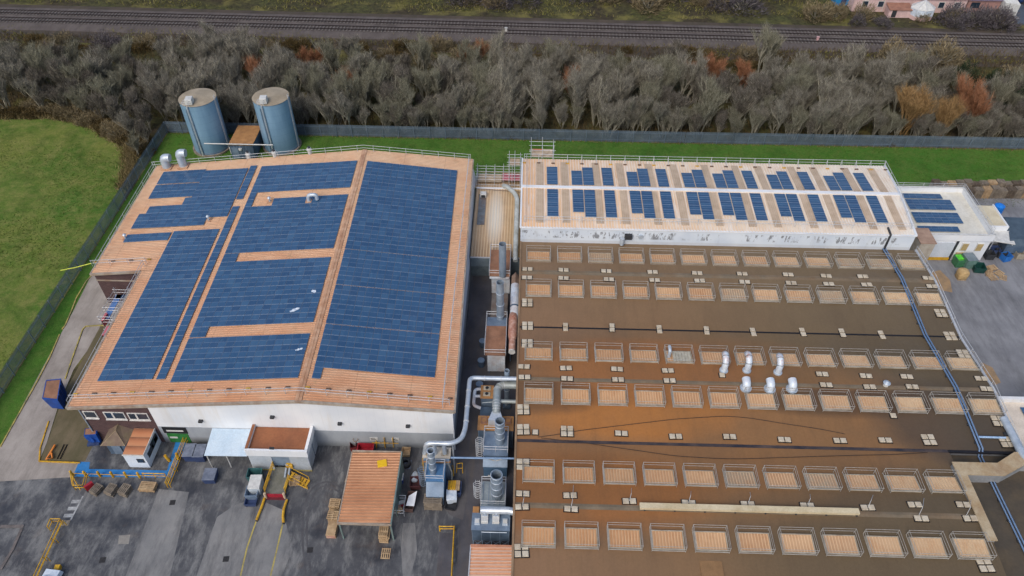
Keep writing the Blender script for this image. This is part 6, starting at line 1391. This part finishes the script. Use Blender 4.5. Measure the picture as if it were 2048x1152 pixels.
p = W(1920,556,0); t = thing('bulk_bag', 'tan bulk bag on a pallet in the right hand yard', 'bulk bag', p); bm = bmesh.new(); bmesh.ops.create_cube(bm, size=1.0); bmesh.ops.subdivide_edges(bm, edges=bm.edges[:], cuts=5, use_grid_fill=True); b = MB()
for v in bm.verts:
    n_ = v.co.normalized()*.62; v.co = v.co.lerp(n_, .45); v.co = Vector((v.co.x*1.35*(1+.05*math.sin(9*v.co.z)), v.co.y*1.25*(1+.05*math.cos(8*v.co.x)), v.co.z*1.4))+Vector((p.x,p.y,.85))
b.add([v.co.copy() for v in bm.verts], [[v.index for v in f.verts] for f in bm.faces], True); bm.free(); b.build('bag', M('tan_bag', S(196,168,120), S(170,142,98), 2.5, .8), t); MB().ob(p.x,p.y,.02,1.2,1.1,.14).build('pallet_base', m_tim, t)
p = W(1993,424,0); t = thing('blue_tank', 'bright blue round tank behind the lean-to', 'tank', p); MB().cyl(p.x,p.y,0,1.3,.75,18).build('drum', M('bright_blue_tank', S(34,130,224), S(26,110,200), 2, .4), t); MB().cyl(p.x,p.y,1.3,1.55,.75,18,.3).build('lid', bpy.data.materials['bright_blue_tank'], t)
a, c_, d, e = W(1998,434,2.0), W(2060,436,2.0), W(2056,492,2.0), W(2012,494,2.0); t = thing('covered_trailer', 'dark blue-grey sheeted trailer parked beside the lean-to', 'trailer', (a+d)/2-Vector((0,0,2)))
mt = M('tarpaulin', S(78,94,108), S(60,76,90), .8, .6); cxm = (a+c_+d+e)/4
MB().add([e,d,c_,a]+[cxm+(p-cxm)*.75+Vector((0,0,.7)) for p in (e,d,c_,a)], [(0,1,5,4),(1,2,6,5),(2,3,7,6),(3,0,4,7),(4,5,6,7)]).build('tarpaulin', mt, t); MB().prism([tuple(p[:2]) for p in (e,d,c_,a)], .7, 1.98).build('body', m_dsteel, t)
for p in (e,d,c_,a):
    q_ = cxm+(p-cxm)*.8; MB().tube([(q_.x-.12,q_.y,.45),(q_.x+.12,q_.y,.45)], .45, 14).build('wheel', m_lamp, t)
rnd = random.Random(11)
for k,(x,y,m,l) in enumerate(((1985,507,m_navy,'dark navy crate under the lean-to canopy'),(1998,512,m_lamp,'black crate beside the pallet heap under the canopy'),(2008,520,M('sky_blue_drum', S(44,120,200), S(34,96,170), 2),'sky blue drum beside the canopy post'),(1975,516,m_lamp,'black skip in the shadow below the lean-to'),(2035,515,m_kerb,'pale scrap box at the right picture edge beside the trailer'))): bin_(x,y,1.3,1.2,1.1,rnd.uniform(-.3,.3),m,l,'crate','crate')
pxsheet('oil_stain', [(1858,546),(1880,540),(1900,560),(1905,585),(1880,580)], .02, M('tan_stain', S(170,140,104), S(140,120,96), 1, .8)); pxsheet('oil_stain', [(1962,724),(1985,735),(2002,765),(1990,770),(1970,750)], .02, bpy.data.materials['tan_stain'])
line_px('expansion_joint', [(1885,540),(1905,600),(1960,740)], .10, .018, m_lamp) if False else None
# white low building at the right picture edge
t = thing('side_building', 'low white flat-roofed building with blue panels at the right picture edge', 'building', (58,52,0))
MB().box(54.6,46.9,0,75,55.2,4.2).build('wall', m_clad, t); MB().box(54.5,46.8,4.2,75,55.3,4.3).build('roof', M('pale_pinkish_roof', S(226,214,198), S(208,196,180), .7, .6), t); MB().box(54.4,55.0,4.3,75,55.4,4.9).build('parapet', m_clad, t)
array('upper blue panel block on the low white building at the right picture edge', [(57.6+.98*(i+.5),52.4+(j)*1.2) for i in range(7) for j in range(2)], lambda u, v: Vector((u,v,4.3)), Vector((1,0,0)), Vector((0,0,1)), w=.98, l=1.2, dz=.14, group='panel blocks on the side building')
array('lower blue panel block on the low white building at the right picture edge', [(57.6+.98*(i+.5),48.6+(j)*1.2) for i in range(7) for j in range(2)], lambda u, v: Vector((u,v,4.3)), Vector((1,0,0)), Vector((0,0,1)), w=.98, l=1.2, dz=.14, group='panel blocks on the side building')
# ================================================================= BEYOND THE RAILWAY
m_pink = M('pink_render', S(222,192,188), S(206,176,172), .5, .8, 0, S(150,120,114), .4); m_salmon = M('salmon_tile', S(220,172,158), S(200,150,138), .8, .8, 0, S(140,104,94), .4)
t = thing('pink_house', 'long pink rendered building with salmon roof beyond the railway, top right corner', 'building', (84,168,0))
hx0, hx1, hy0, hy1 = 72.8, 98.5, 168.2, 181
MB().box(hx0+.3,hy0+.3,0,hx1-.3,hy1,3.4).build('wall', m_pink, t)
MB().add([(hx0,hy0,3.3),(hx1,hy0,3.3),(hx1,hy1+.3,3.3),(hx0,hy1+.3,3.3),(hx0,(hy0+hy1)/2,6.4),(hx1,(hy0+hy1)/2,6.4)], [(0,1,5,4),(2,3,4,5),(1,2,5),(3,0,4),(3,2,1,0)]).build('roof', m_salmon, t)
MB().box(hx0-.05,hy0-.12,3.2,hx1+.05,hy0+.05,3.42).build('gutter', m_salmon, t)
for x in (75,78.5,92,95.5): o = MB().box(x,hy0+.24,1.1,x+1.4,hy0+.299,2.5).build('window', m_wht, t); MB().box(x+.12,hy0+.2,1.2,x+1.28,hy0+.239,2.4).build('pane', m_glass, o)
for x in (79.8, 89.5): MB().tube([(x,hy0+.15,3.3),(x,hy0+.15,.1)],.07,6).build('downpipe', m_wht, t)
t = thing('conservatory', 'white pointed conservatory in front of the pink building beyond the railway', 'conservatory', (87.8,166,0)); x, y = 87.6, 166.0
pts = [(x+2.7*math.cos(math.radians(a)), y+2.2*math.sin(math.radians(a))) for a in range(0,360,45)]
MB().prism(pts,0,.8).build('base_wall', m_pink, t); MB().prism([(x+(p[0]-x)*.97,y+(p[1]-y)*.97) for p in pts],.8,2.3).build('glazing', m_plast, t)
b = MB(); b.add([(p[0],p[1],2.3) for p in pts]+[(x,y,3.9)], [(i,(i+1)%8,8) for i in range(8)]); b.build('roof', m_wht, t); b = MB(); [b.rod((p[0],p[1],2.32),(x,y,3.95),.06) for p in pts]; [b.rod((p[0],p[1],.8),(p[0],p[1],2.32),.06) for p in pts]; b.build('glazing_bar', m_galv, t)
t = thing('garden_shed', 'low brown-roofed outbuilding left of the conservatory beyond the railway', 'shed', (82.5,166.5,0)); MB().box(80.3,165.6,0,85.0,167.8,1.9).build('wall', m_pink, t); MB().slab([(80.1,165.3,1.9),(85.2,165.3,1.9),(85.2,168,2.4),(80.1,168,2.4)],.12).build('roof', M('brown_shed_tile', S(160,116,96), S(138,98,82), 1, .8), t); MB().box(81,165.55,.1,82,165.599,1.7).build('door', m_lamp, t)
t = thing('wing_house', 'grey-roofed wing with a white gable right of the pink building', 'building', (101,169,0)); MB().box(98.7,169,0,106,178,3.0).build('wall', M('red_brick_far', S(176,136,128), S(156,120,112), 1, .8), t); MB().slab([(98.5,168.6,3.0),(106.3,168.6,3.0),(106.3,174,5.0),(98.5,174,5.0)],.15).build('roof', M('mauve_slate', S(128,118,136), S(108,100,118), .7, .7), t); MB().slab([(98.5,174,5.0),(106.3,174,5.0),(106.3,179,3.0),(98.5,179,3.0)],.15).build('roof', bpy.data.materials['mauve_slate'], t)
MB().add([(106.1,167.5,0),(109.6,167.5,0),(109.6,172,0),(106.1,172,0),(106.1,167.5,3.0),(109.6,167.5,2.6),(107.5,172,5.0),(106.1,172,3.2)], [(0,1,5,4),(4,5,6,7),(1,2,6,5),(2,3,7,6),(3,0,4,7)]).build('porch', m_wht, t); MB().box(99.5,168.95,1,101.5,168.999,2.3).build('window', m_glass, t)
sheet('car_park', [(105,163.5),(150,161),(150,200),(105,200)], .02, M('far_asphalt', S(84,94,106), S(70,78,90), .3, .8))
sheet('far_pavement', [(106,166),(110,166),(110,168),(106,168)], .03, m_rslab)
def car(label, x, y, rz, col):
    t = thing('parked_car', label, 'car', (x,y,0)); c, s_ = math.cos(rz), math.sin(rz); T = lambda a,d,z: (x+c*a-s_*d, y+s_*a+c*d, z)
    prof = [(-2.1,.35),(-2.1,.85),(-1.2,.98),(-.7,1.42),(.9,1.45),(1.7,1.0),(2.1,.9),(2.1,.35)]; n = len(prof); b = MB()
    for sgn in (-1,1): pass
    vs = [T(a,-.85+(.12 if z > 1.1 else 0),z) for a, z in prof]+[T(a,.85-(.12 if z > 1.1 else 0),z) for a, z in prof]
    b.add(vs, [tuple(range(n)), tuple(range(n,2*n))[::-1]]+[(i,n+i,n+(i+1)%n,(i+1)%n) for i in range(n)]); b.build('body', col, t)
    b = MB(); b.add([T(-1.15,-.7,1.03),T(-.74,-.66,1.40),T(-.74,.66,1.40),T(-1.15,.7,1.03)],[(0,1,2,3)]); b.v = [(p[0]-.03*c,p[1]-.03*s_,p[2]+.02) for p in b.v]; b.build('windscreen', m_glass, t)
    for sgn in (-1,1): MB().add([T(-.9,sgn*.80,1.02),T(1.4,sgn*.80,1.02),T(.85,sgn*.755,1.38),T(-.62,sgn*.755,1.38)],[(0,1,2,3)]).build('side_window', m_glass, t)
    for a in (-1.3,1.3):
        for sgn in (-1,1): MB().tube([T(a,sgn*.72,.32),T(a,sgn*.88,.32)],.32,12).build('wheel', m_lamp, t)
car('dark blue car parked at the very top right corner beyond the railway', 115.2,175,.15,M('dark_blue_car', S(40,62,110), S(30,48,90), 2, .3)); car('pale silver car in the car park at the right picture edge beyond the railway', 117.5,166.5,1.2,M('silver_car', S(176,190,206), S(150,166,184), 2, .3))
t = thing('blue_shed', 'bright blue garden hut among the bushes beyond the railway', 'hut', (72,172,0)); MB().box(70.2,171.5,0,73.8,174.5,1.9).build('wall', M('bright_blue_board', S(44,140,196), S(34,116,170), 1.2, .6), t); MB().add([(70,171.2,1.9),(74,171.2,1.9),(74,174.8,1.9),(70,174.8,1.9),(72,171.2,2.7),(72,174.8,2.7)],[(0,4,5,3),(1,2,5,4),(0,1,4),(2,3,5)]).build('roof', m_lamp, t); MB().box(71.4,171.44,.1,72.6,171.499,1.6).build('door', m_navy, t)
# ================================================================= BARE WINTER TREES
def twig_mat(name, c1, c2, c3):
    q = N(name, .95, 0, .05); r = q.n('ShaderNodeNewGeometry').outputs['Random Per Island']; ob = q.n('ShaderNodeObjectInfo').outputs['Random']
    c = q.ramp(r, [(0, c1), (.55, c2), (1, c3)]); c = q.mix(.55, c, q.ramp(ob, [(0, .86), (1, 1.08)]), 'MULTIPLY')
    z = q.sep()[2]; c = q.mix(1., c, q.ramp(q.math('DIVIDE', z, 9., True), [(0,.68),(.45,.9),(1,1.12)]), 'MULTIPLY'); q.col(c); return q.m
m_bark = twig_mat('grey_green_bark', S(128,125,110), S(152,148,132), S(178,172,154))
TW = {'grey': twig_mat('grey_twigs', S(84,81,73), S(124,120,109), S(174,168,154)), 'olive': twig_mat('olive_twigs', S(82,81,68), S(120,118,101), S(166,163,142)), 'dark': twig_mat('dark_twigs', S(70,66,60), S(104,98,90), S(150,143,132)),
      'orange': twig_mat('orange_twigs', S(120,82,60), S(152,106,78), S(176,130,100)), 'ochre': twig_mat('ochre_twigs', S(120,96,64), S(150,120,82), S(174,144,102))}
def sliver(V, Fc, p, d, w, rnd):
    s = d.cross(Vector((rnd.uniform(-1,1),rnd.uniform(-1,1),rnd.uniform(-1,1)))).normalized()*w; n = len(V)
    V += [p-s, p+s, p+d]; Fc.append((n,n+1,n+2))
def limb(V, Fc, a, b, r0, r1):
    d = (b-a).normalized(); u = d.cross(Vector((.3,.9,.2))).normalized(); v = d.cross(u); n = len(V)
    for p, r in ((a,r0),(b,r1)):
        for k in range(3): t = k*2.0944; V.append(p+u*r*math.cos(t)+v*r*math.sin(t))
    for k in range(3): Fc.append((n+k,n+(k+1)%3,n+3+(k+1)%3,n+3+k))
def tree_proto(seed, h, spread, stems, dens):
    rnd = random.Random(seed); LV, LF, TV, TF = [], [], [], []
    def grow(p, d, L, r, lev):
        seg = 3; q = p
        for i in range(seg):
            d = (d+Vector((rnd.uniform(-.18,.18),rnd.uniform(-.18,.18),rnd.uniform(-.02,.16)))).normalized(); e = q+d*(L/seg); ra, rb = r*(1-.25*i/seg), r*(1-.25*(i+1)/seg)
            if lev < 3: limb(LV, LF, q, e, ra, rb)
            else: limb(LV, LF, q, e, max(ra,.034), max(rb,.02))
            if lev >= 1 or i >= 1:
                for k in range(int((2,4,5,6)[lev]*dens)):
                    u = q+(e-q)*rnd.random(); dd = (d+Vector((rnd.gauss(0,.45),rnd.gauss(0,.45),rnd.uniform(.0,1.1)))).normalized()*rnd.uniform(.5,1.9); sliver(TV, TF, u, dd, rnd.uniform(.011,.024), rnd)
                    if rnd.random() < .75: 
                        for m_ in range(2): sliver(TV, TF, u+dd*rnd.uniform(.3,.7), (dd.normalized()+Vector((rnd.gauss(0,.6),rnd.gauss(0,.6),rnd.uniform(0,.5)))).normalized()*rnd.uniform(.35,.8), rnd.uniform(.008,.018), rnd)
            q = e
        if lev < 3:
            n = (5,4,4)[lev]
            for k in range(n):
                a = 2*math.pi*(k+rnd.random())/n; tilt = (.5,.62,.7)[lev]*spread
                x = Vector((math.cos(a),math.sin(a),0)); nd = (d+x*tilt*rnd.uniform(.6,1.3)+Vector((0,0,.5))).normalized()
                st = q if k < 2 else p+(q-p)*rnd.uniform(.25,.95); grow(st, nd, L*rnd.uniform(.55,.8), r*.62, lev+1)
    for s in range(stems):
        a = 2*math.pi*(s+rnd.random())/stems; o = .25 if stems > 1 else 0; d = Vector((math.cos(a)*o*spread,math.sin(a)*o*spread,1)).normalized()
        grow(Vector((.3*math.cos(a) if stems > 1 else 0,.3*math.sin(a) if stems > 1 else 0,-.1)), d, h*.42, .06+h*.009, 0)
    hz = max(v.z for v in TV)
    return LV, LF, TV, TF, h/hz
def mesh_of(name, V, Fc, m, k=1.):
    me = bpy.data.meshes.new(name); me.from_pydata([tuple(v*k) for v in V], [], Fc); me.materials.append(m); me.update(); return me
PROT = {}
for kind, specs in {'grey':((1,10.5,.55,3),(2,9.8,.6,2),(3,10.4,.5,4),(4,9.4,.65,3)), 'olive':((5,9.6,.55,3),(6,10,.5,4),(7,8.8,.65,3)), 'dark':((8,8.2,.8,3),(9,9,.65,3)), 'orange':((10,8.8,.6,4),(11,8,.7,3)), 'ochre':((12,9.2,.7,4),)}.items():
    PROT[kind] = []
    for s, h, sp, st in specs:
        LV, LF, TV, TF, k = tree_proto(s, h, sp, st, .72 if st >= 3 else .95)
        PROT[kind].append((mesh_of('trunk', LV, LF, TW['orange'] if kind == 'orange' else (TW['ochre'] if kind == 'ochre' else m_bark), k), mesh_of('crown', TV, TF, TW[kind], k)))
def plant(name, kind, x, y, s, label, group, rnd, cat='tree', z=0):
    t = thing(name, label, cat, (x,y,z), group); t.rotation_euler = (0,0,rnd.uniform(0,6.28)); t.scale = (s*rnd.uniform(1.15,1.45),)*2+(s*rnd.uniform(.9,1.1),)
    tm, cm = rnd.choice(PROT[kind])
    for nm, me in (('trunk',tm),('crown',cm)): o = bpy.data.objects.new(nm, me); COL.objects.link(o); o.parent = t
rnd = random.Random(21)
spots = [(508,122,'orange',.95,'round orange-brown tree in the wood left of the right silo top'),(618,105,'orange',.8,'dull orange-brown tree at the back of the wood above the right silo'),(692,138,'orange',1.0,'narrow orange-brown tree in the wood above the warehouse ridge'),(945,92,'orange',.9,'orange-brown tree at the back of the wood near the middle of the picture'),(1150,140,'orange',.95,'narrow rusty tree in the middle of the wood behind the white hall'),(1390,125,'orange',.85,'rusty tree at the back of the wood, left of a pair'),(1425,127,'orange',.85,'rusty tree at the back of the wood, right of a pair'),(1495,132,'orange',.75,'small rusty tree right of the rusty pair'),(1840,185,'ochre',1.25,'big golden ochre tree at the right end of the wood'),(1955,180,'orange',1.15,'big orange tree at the far right of the wood'),(1905,215,'ochre',.95,'lower ochre tree between the golden and the orange tree')]
XO = []
for x, y, k, s, l in spots:
    p = W(x, y, 6.8*s); XO.append((p.x,p.y)); plant('bare_tree', k, p.x, p.y, s, l, None, rnd)
def zone(x): return 'left of the silos' if x < -62 else ('behind the silos' if x < -30 else ('behind the warehouse ridge' if x < -4 else ('behind the left half of the white hall' if x < 27 else ('behind the right half of the white hall' if x < 58 else 'at the right end of the wood'))))
names = {'grey':'bare grey tree','olive':'bare olive-green twiggy tree','dark':'dark low twiggy tree'}
cnt = 0; y = 115.9; row = 0
while y < 139:
    x = -118 if row % 2 else -116
    while x < 122:
        px_, py_ = x+rnd.uniform(-1.6,1.6), y+rnd.uniform(-1.4,1.4); x += 4.2
        edge = 136.5-(max(0,px_-62)*.20)-(max(0,-62-px_)*.06)+1.5*math.sin(px_*.3)
        if py_ > edge or (px_ < -64 and py_ < 119.5+.03*abs(px_+64)) or (px_ > -66 and py_ < 115.2): continue
        if any((px_-a)**2+(py_-b_)**2 < 7 for a, b_ in XO): continue
        f = math.sin(px_*.11+1)+math.sin(py_*.5)*.4+rnd.uniform(-.9,.9)
        k = 'grey' if f > -.1 else ('olive' if f > -.95 else 'dark')
        if px_ > 72: k = rnd.choice(('dark','dark','olive'))
        s = rnd.uniform(.74,1.06)*(.86 if py_ < 118 else 1)*(.8 if px_ > 76 else 1)
        d = 'front' if py_ < 123 else ('middle' if py_ < 133 else 'back')
        lab = '%s %s, %s of the wood' % (names[k], zone(px_), d) if 'wood' not in zone(px_) else '%s %s, %s rows' % (names[k], zone(px_), d)
        plant('bare_tree', k, px_, py_, s, lab, names[k]+'s '+zone(px_)+', '+d, rnd); cnt += 1
    y += 4.2; row += 1
for x, y, s in ((-66,106.5,.5),(-65.6,110,.62),(-69,112.3,.6),(-67,114.5,.75),(-72.5,115.5,.7),(-70,117.5,.8),(-76.5,117.2,.72),(-80,118.8,.75),(-84,119.6,.7),(-65,117.6,.85),(-75,119.5,.85),(-88.5,119.8,.7),(-95,120,.72)):
    plant('bare_tree', rnd.choice(('dark','olive','grey')), x, y, s, 'low bare tree in the corner between the green field and the fence', 'bare trees at the field corner', rnd)
for i in range(285):
    x = rnd.uniform(-118,120); y = rnd.uniform(115.6,132) if i % 3 == 0 else rnd.uniform(115.3,118.2)
    if x < -64 and y < 119.5: continue
    k = rnd.choice(('grey','olive','olive','dark')); s = rnd.uniform(.42,.7)
    plant('bare_sapling', k, x, y, s, 'thin bare %s sapling in the undergrowth %s' % ({'grey':'grey','olive':'olive-green','dark':'dark'}[k], zone(x)), 'bare saplings %s' % zone(x), rnd)
# ---- bushes: low domes of twigs
def bush_proto(seed, kind_m, n=1500, r=2.0, h=2.2):
    rnd = random.Random(seed); V, Fc, LV, LF = [], [], [], []
    for i in range(14):
        a = rnd.uniform(0,6.28); e = Vector((math.cos(a)*r*rnd.uniform(.2,.75),math.sin(a)*r*rnd.uniform(.2,.75),h*rnd.uniform(.4,.8))); limb(LV, LF, Vector((e.x*.1,e.y*.1,0)), e, .05, .02)
    for i in range(n):
        a = rnd.uniform(0,6.28); el = math.asin(rnd.uniform(.02,1)); k = rnd.uniform(.45,1)**.6*(1+.18*math.sin(3*a+seed)+.15*math.sin(5*el+seed)); p = Vector((math.cos(a)*math.cos(el)*r*k, math.sin(a)*math.cos(el)*r*k, math.sin(el)*h*k))
        d = (p.normalized()+Vector((rnd.gauss(0,.5),rnd.gauss(0,.5),rnd.uniform(0,.7)))).normalized()*rnd.uniform(.25,.6); sliver(V, Fc, p-d*.5, d, rnd.uniform(.025,.05), rnd)
    return mesh_of('stem', LV, LF, m_bark), mesh_of('foliage', V, Fc, kind_m)
mauve = twig_mat('mauve_twigs', S(84,78,82), S(108,102,106), S(132,126,126)); tan = twig_mat('tan_twigs', S(120,108,82), S(144,130,102), S(166,152,122)); bramb = twig_mat('bramble_leaf', S(74,66,42), S(98,84,54), S(128,108,74)); evg = twig_mat('evergreen_leaf', S(36,48,36), S(50,62,44), S(68,80,56))
BP_ = {'mauve':[bush_proto(s, mauve) for s in (1,2)], 'tan':[bush_proto(s, tan) for s in (3,4)], 'bramble':[bush_proto(s, bramb, 1300, 1.7, 1.3) for s in (5,6)], 'evergreen':[bush_proto(7, evg, 2600, 2.2, 3.2)]}
def bush(kind, x, y, s, label, group):
    t = thing('shrub', label, 'shrub', (x,y,0), group); t.rotation_euler = (0,0,rnd.uniform(0,6.28)); t.scale = (s*rnd.uniform(.9,1.4), s*rnd.uniform(.9,1.2), s)
    a, b_ = rnd.choice(BP_[kind])
    for nm, me in (('stem',a),('foliage',b_)): o = bpy.data.objects.new(nm, me); COL.objects.link(o); o.parent = t
# far side of the railway
for i in range(105):
    x = -135+i*2.75+rnd.uniform(-1.5,1.5) if i < 62 else rnd.uniform(-30,122); y = rnd.uniform(170,188) if i < 62 else rnd.uniform(166.5,178)
    if 72 < x < 112 and y > 164: y = rnd.uniform(161.5,164.5)
    if -75 < x < -18 and rnd.random() < .55: continue
    bush('mauve' if rnd.random() < .7 else 'tan', x, y, rnd.uniform(.8,1.9) if y < 166 else rnd.uniform(1.0,2.1), 'bare mauve-grey shrub beyond the railway, %s part' % ('left' if x < -30 else ('middle' if x < 45 else 'right')), 'shrubs beyond the railway')
for x, y, s, l in ((64,164.5,1.7,'pale tan bush before the bright blue hut'),(68.5,165.2,1.5,'pale tan bush between the blue hut and the pink building'),(74.5,165,1.4,'pale tan bush against the left end of the pink building'),(94,164,1.3,'pale tan bush right of the conservatory'),(104,163.4,1.2,'pale tan bush in front of the white gable')): bush('tan', x, y, s, l, None)
# near side, between wood and railway
for i in range(64):
    x = rnd.uniform(-120,122); y = rnd.uniform(140.5,147.5)-(max(0,x-60)*.12); k = rnd.choice(('mauve','bramble','bramble','tan'))
    bush(k, x, y, rnd.uniform(.8,1.35), {'mauve':'bare mauve-grey shrub','bramble':'brown-green bramble mound','tan':'pale tan shrub'}[k]+' between wood and near track, %s' % zone(x).replace('at the ','').replace('behind the','above').replace('half of the white','half of').replace('right end of the wood','right end'), 'shrubs between the wood and the railway')
for (px_, py_, s, l) in ((1790,105,1.9,'big pale tan bush between wood and railway, left of two at the right'),(1888,108,2.1,'big pale tan bush between wood and railway, right of two at the right')): p = W(px_,py_,2.); bush('tan', p.x, p.y, s, l, None)
for (px_, py_, s, l) in ((830,225,1.0,'small dark evergreen in the front of the wood behind the warehouse'),(1985,175,1.6,'dark evergreen mass at the far right of the wood, upper'),(2030,205,1.7,'dark evergreen mass at the far right edge of the wood, lower'),(1930,150,1.4,'dark evergreen behind the big orange tree')): p = W(px_,py_,2.); bush('evergreen', p.x, p.y, s, l, None)
# brambles at the corner of the field and along the fence foot
for i in range(46):
    u = i/45; x = -97+u*32; y = 119.3-(0 if u < .45 else (u-.45)*20)+rnd.uniform(-1,1.6); 
    bush(rnd.choice(('bramble','tan','bramble')), x, y, rnd.uniform(.7,1.0), 'brown bramble mound where the green field meets the wood', 'brambles at the field corner')
for i in range(34):
    x = -62+i*5.3+rnd.uniform(-2,2); y = 115.2+rnd.uniform(-.2,.8)
    if rnd.random() < .7: bush('bramble', x, y, rnd.uniform(.55,.95), 'low bramble mound at the foot of the wood just behind the fence', 'brambles along the fence')
# litter of dead stems on the wood floor
b = MB()
V, Fc = [], []
for i in range(60000):
    x = rnd.uniform(-120,122); y = rnd.uniform(114.6,150); 
    if x < -64 and y < 118.5: continue
    sliver(V, Fc, Vector((x,y,.0)), Vector((rnd.gauss(0,.5),rnd.gauss(0,.5),rnd.uniform(.3,1.5))), rnd.uniform(.02,.06), rnd)
o = bpy.data.objects.new('undergrowth', mesh_of('undergrowth', V, Fc, bramb)); COL.objects.link(o); tag(o, 'tangle of dead stems and brambles on the floor of the wood', 'undergrowth', kind='stuff')
# grass tufts that roughen the mown field and the lawn, and the tan rough strip at the field edge
gt = twig_mat('grass_tuft', S(60,92,30), S(92,116,44), S(128,132,70)); rg = twig_mat('dry_grass', S(112,98,64), S(146,130,90), S(178,162,122))
V, Fc = [], []
for i in range(42000):
    if i % 3: x = rnd.uniform(-102,-64.2); y = rnd.uniform(46,116)
    else: x = rnd.uniform(-63,110); y = rnd.uniform(97.5,113.4)
    if x < -64 and y > 116.5-max(0,(x+90))*.55: continue
    if i % 3 and math.sin(x*.23+1.3*math.sin(y*.11))+math.sin(y*.31+x*.07)+rnd.uniform(-1,1) < -.2: continue
    for k in range(2): sliver(V, Fc, Vector((x,y,0)), Vector((rnd.gauss(0,.10),rnd.gauss(0,.10),rnd.uniform(.08,.20))), rnd.uniform(.02,.05), rnd)
o = bpy.data.objects.new('grass', mesh_of('grass', V, Fc, gt)); COL.objects.link(o); tag(o, 'uneven tufts of green grass on the field and the lawn', 'grass', kind='stuff')
V, Fc = [], []
edge_ = [(-112,118.6),(-96,118),(-87,118.6),(-81,117.4),(-75.5,114.4),(-69,109.3),(-66.4,103.6),(-64.9,97)]
for i in range(9000):
    k = rnd.randrange(len(edge_)-1); t_ = rnd.random(); (ax_,ay_),(bx_,by_) = edge_[k], edge_[k+1]; x = ax_+(bx_-ax_)*t_+rnd.gauss(0,.7); y = ay_+(by_-ay_)*t_+rnd.gauss(.3,.7)
    sliver(V, Fc, Vector((x,y,0)), Vector((rnd.gauss(0,.25),rnd.gauss(0,.25),rnd.uniform(.3,.9))), rnd.uniform(.03,.07), rnd)
for i in range(6000):
    x = rnd.uniform(-63,120); sliver(V, Fc, Vector((x,113.75+rnd.gauss(0,.22),0)), Vector((rnd.gauss(0,.15),rnd.gauss(0,.15),rnd.uniform(.1,.4))), rnd.uniform(.02,.05), rnd)
o = bpy.data.objects.new('rough_grass', mesh_of('rough_grass', V, Fc, rg)); COL.objects.link(o); tag(o, 'dry tan rough grass where the green field meets the brambles', 'grass', kind='stuff')
# rough grass on the railway verges
V, Fc = [], []
vg = twig_mat('verge_grass', S(112,116,58), S(136,130,76), S(158,148,100))
for i in range(22000):
    x = rnd.uniform(-135,130); y = rnd.uniform(163.5,176)-.012*x if rnd.random() < .6 else rnd.uniform(146,152.5)-.012*x
    if 70 < x < 118 and y > 163.5: continue
    if math.sin(x*.21)+math.sin(x*.083+y)+rnd.uniform(-.8,.8) < .1: continue
    sliver(V, Fc, Vector((x,y,0)), Vector((rnd.gauss(0,.3),rnd.gauss(0,.3),rnd.uniform(.3,.7))), rnd.uniform(.05,.12), rnd)
o = bpy.data.objects.new('verge_grass', mesh_of('verge_grass', V, Fc, vg)); COL.objects.link(o); tag(o, 'rough yellow-green grass along the railway verges', 'grass', kind='stuff')
# ================================================================= CAMERA AND LIGHT
cam = bpy.data.cameras.new('camera'); co = bpy.data.objects.new('camera', cam); COL.objects.link(co)
cam.sensor_width = 36; cam.lens = 36*CF/2048; cam.clip_end = 3000; cam.clip_start = .5
Rm = Matrix((RR, UU, -FF)).transposed().to_4x4(); Rm.translation = Vector((0,0,CH)); co.matrix_world = Rm
SC.camera = co
w = bpy.data.worlds.new('World'); SC.world = w; w.use_nodes = True
sk = w.node_tree.nodes.new('ShaderNodeTexSky'); sk.sky_type = 'NISHITA'; sk.sun_disc = False
SUN_EL, SUN_AZ = math.radians(46), math.radians(207)      # azimuth clockwise from +Y
sk.sun_elevation = SUN_EL; sk.sun_rotation = SUN_AZ
sk.air_density = 1.0; sk.dust_density = 3.0; sk.ozone_density = 1.0
bg = w.node_tree.nodes['Background']; w.node_tree.links.new(sk.outputs[0], bg.inputs[0]); bg.inputs[1].default_value = .175
sl = bpy.data.lights.new('sun', 'SUN'); so = bpy.data.objects.new('sun', sl); COL.objects.link(so)
sl.energy = 1.25; sl.angle = math.radians(28); sl.color = (1, .95, .87)
dv = Vector((math.sin(SUN_AZ)*math.cos(SUN_EL), math.cos(SUN_AZ)*math.cos(SUN_EL), math.sin(SUN_EL)))
so.rotation_euler = dv.to_track_quat('Z', 'Y').to_euler(); so.location = dv*200
SC.view_settings.view_transform = 'Standard'; SC.view_settings.look = 'None'; SC.view_settings.exposure = 0; SC.view_settings.gamma = 1
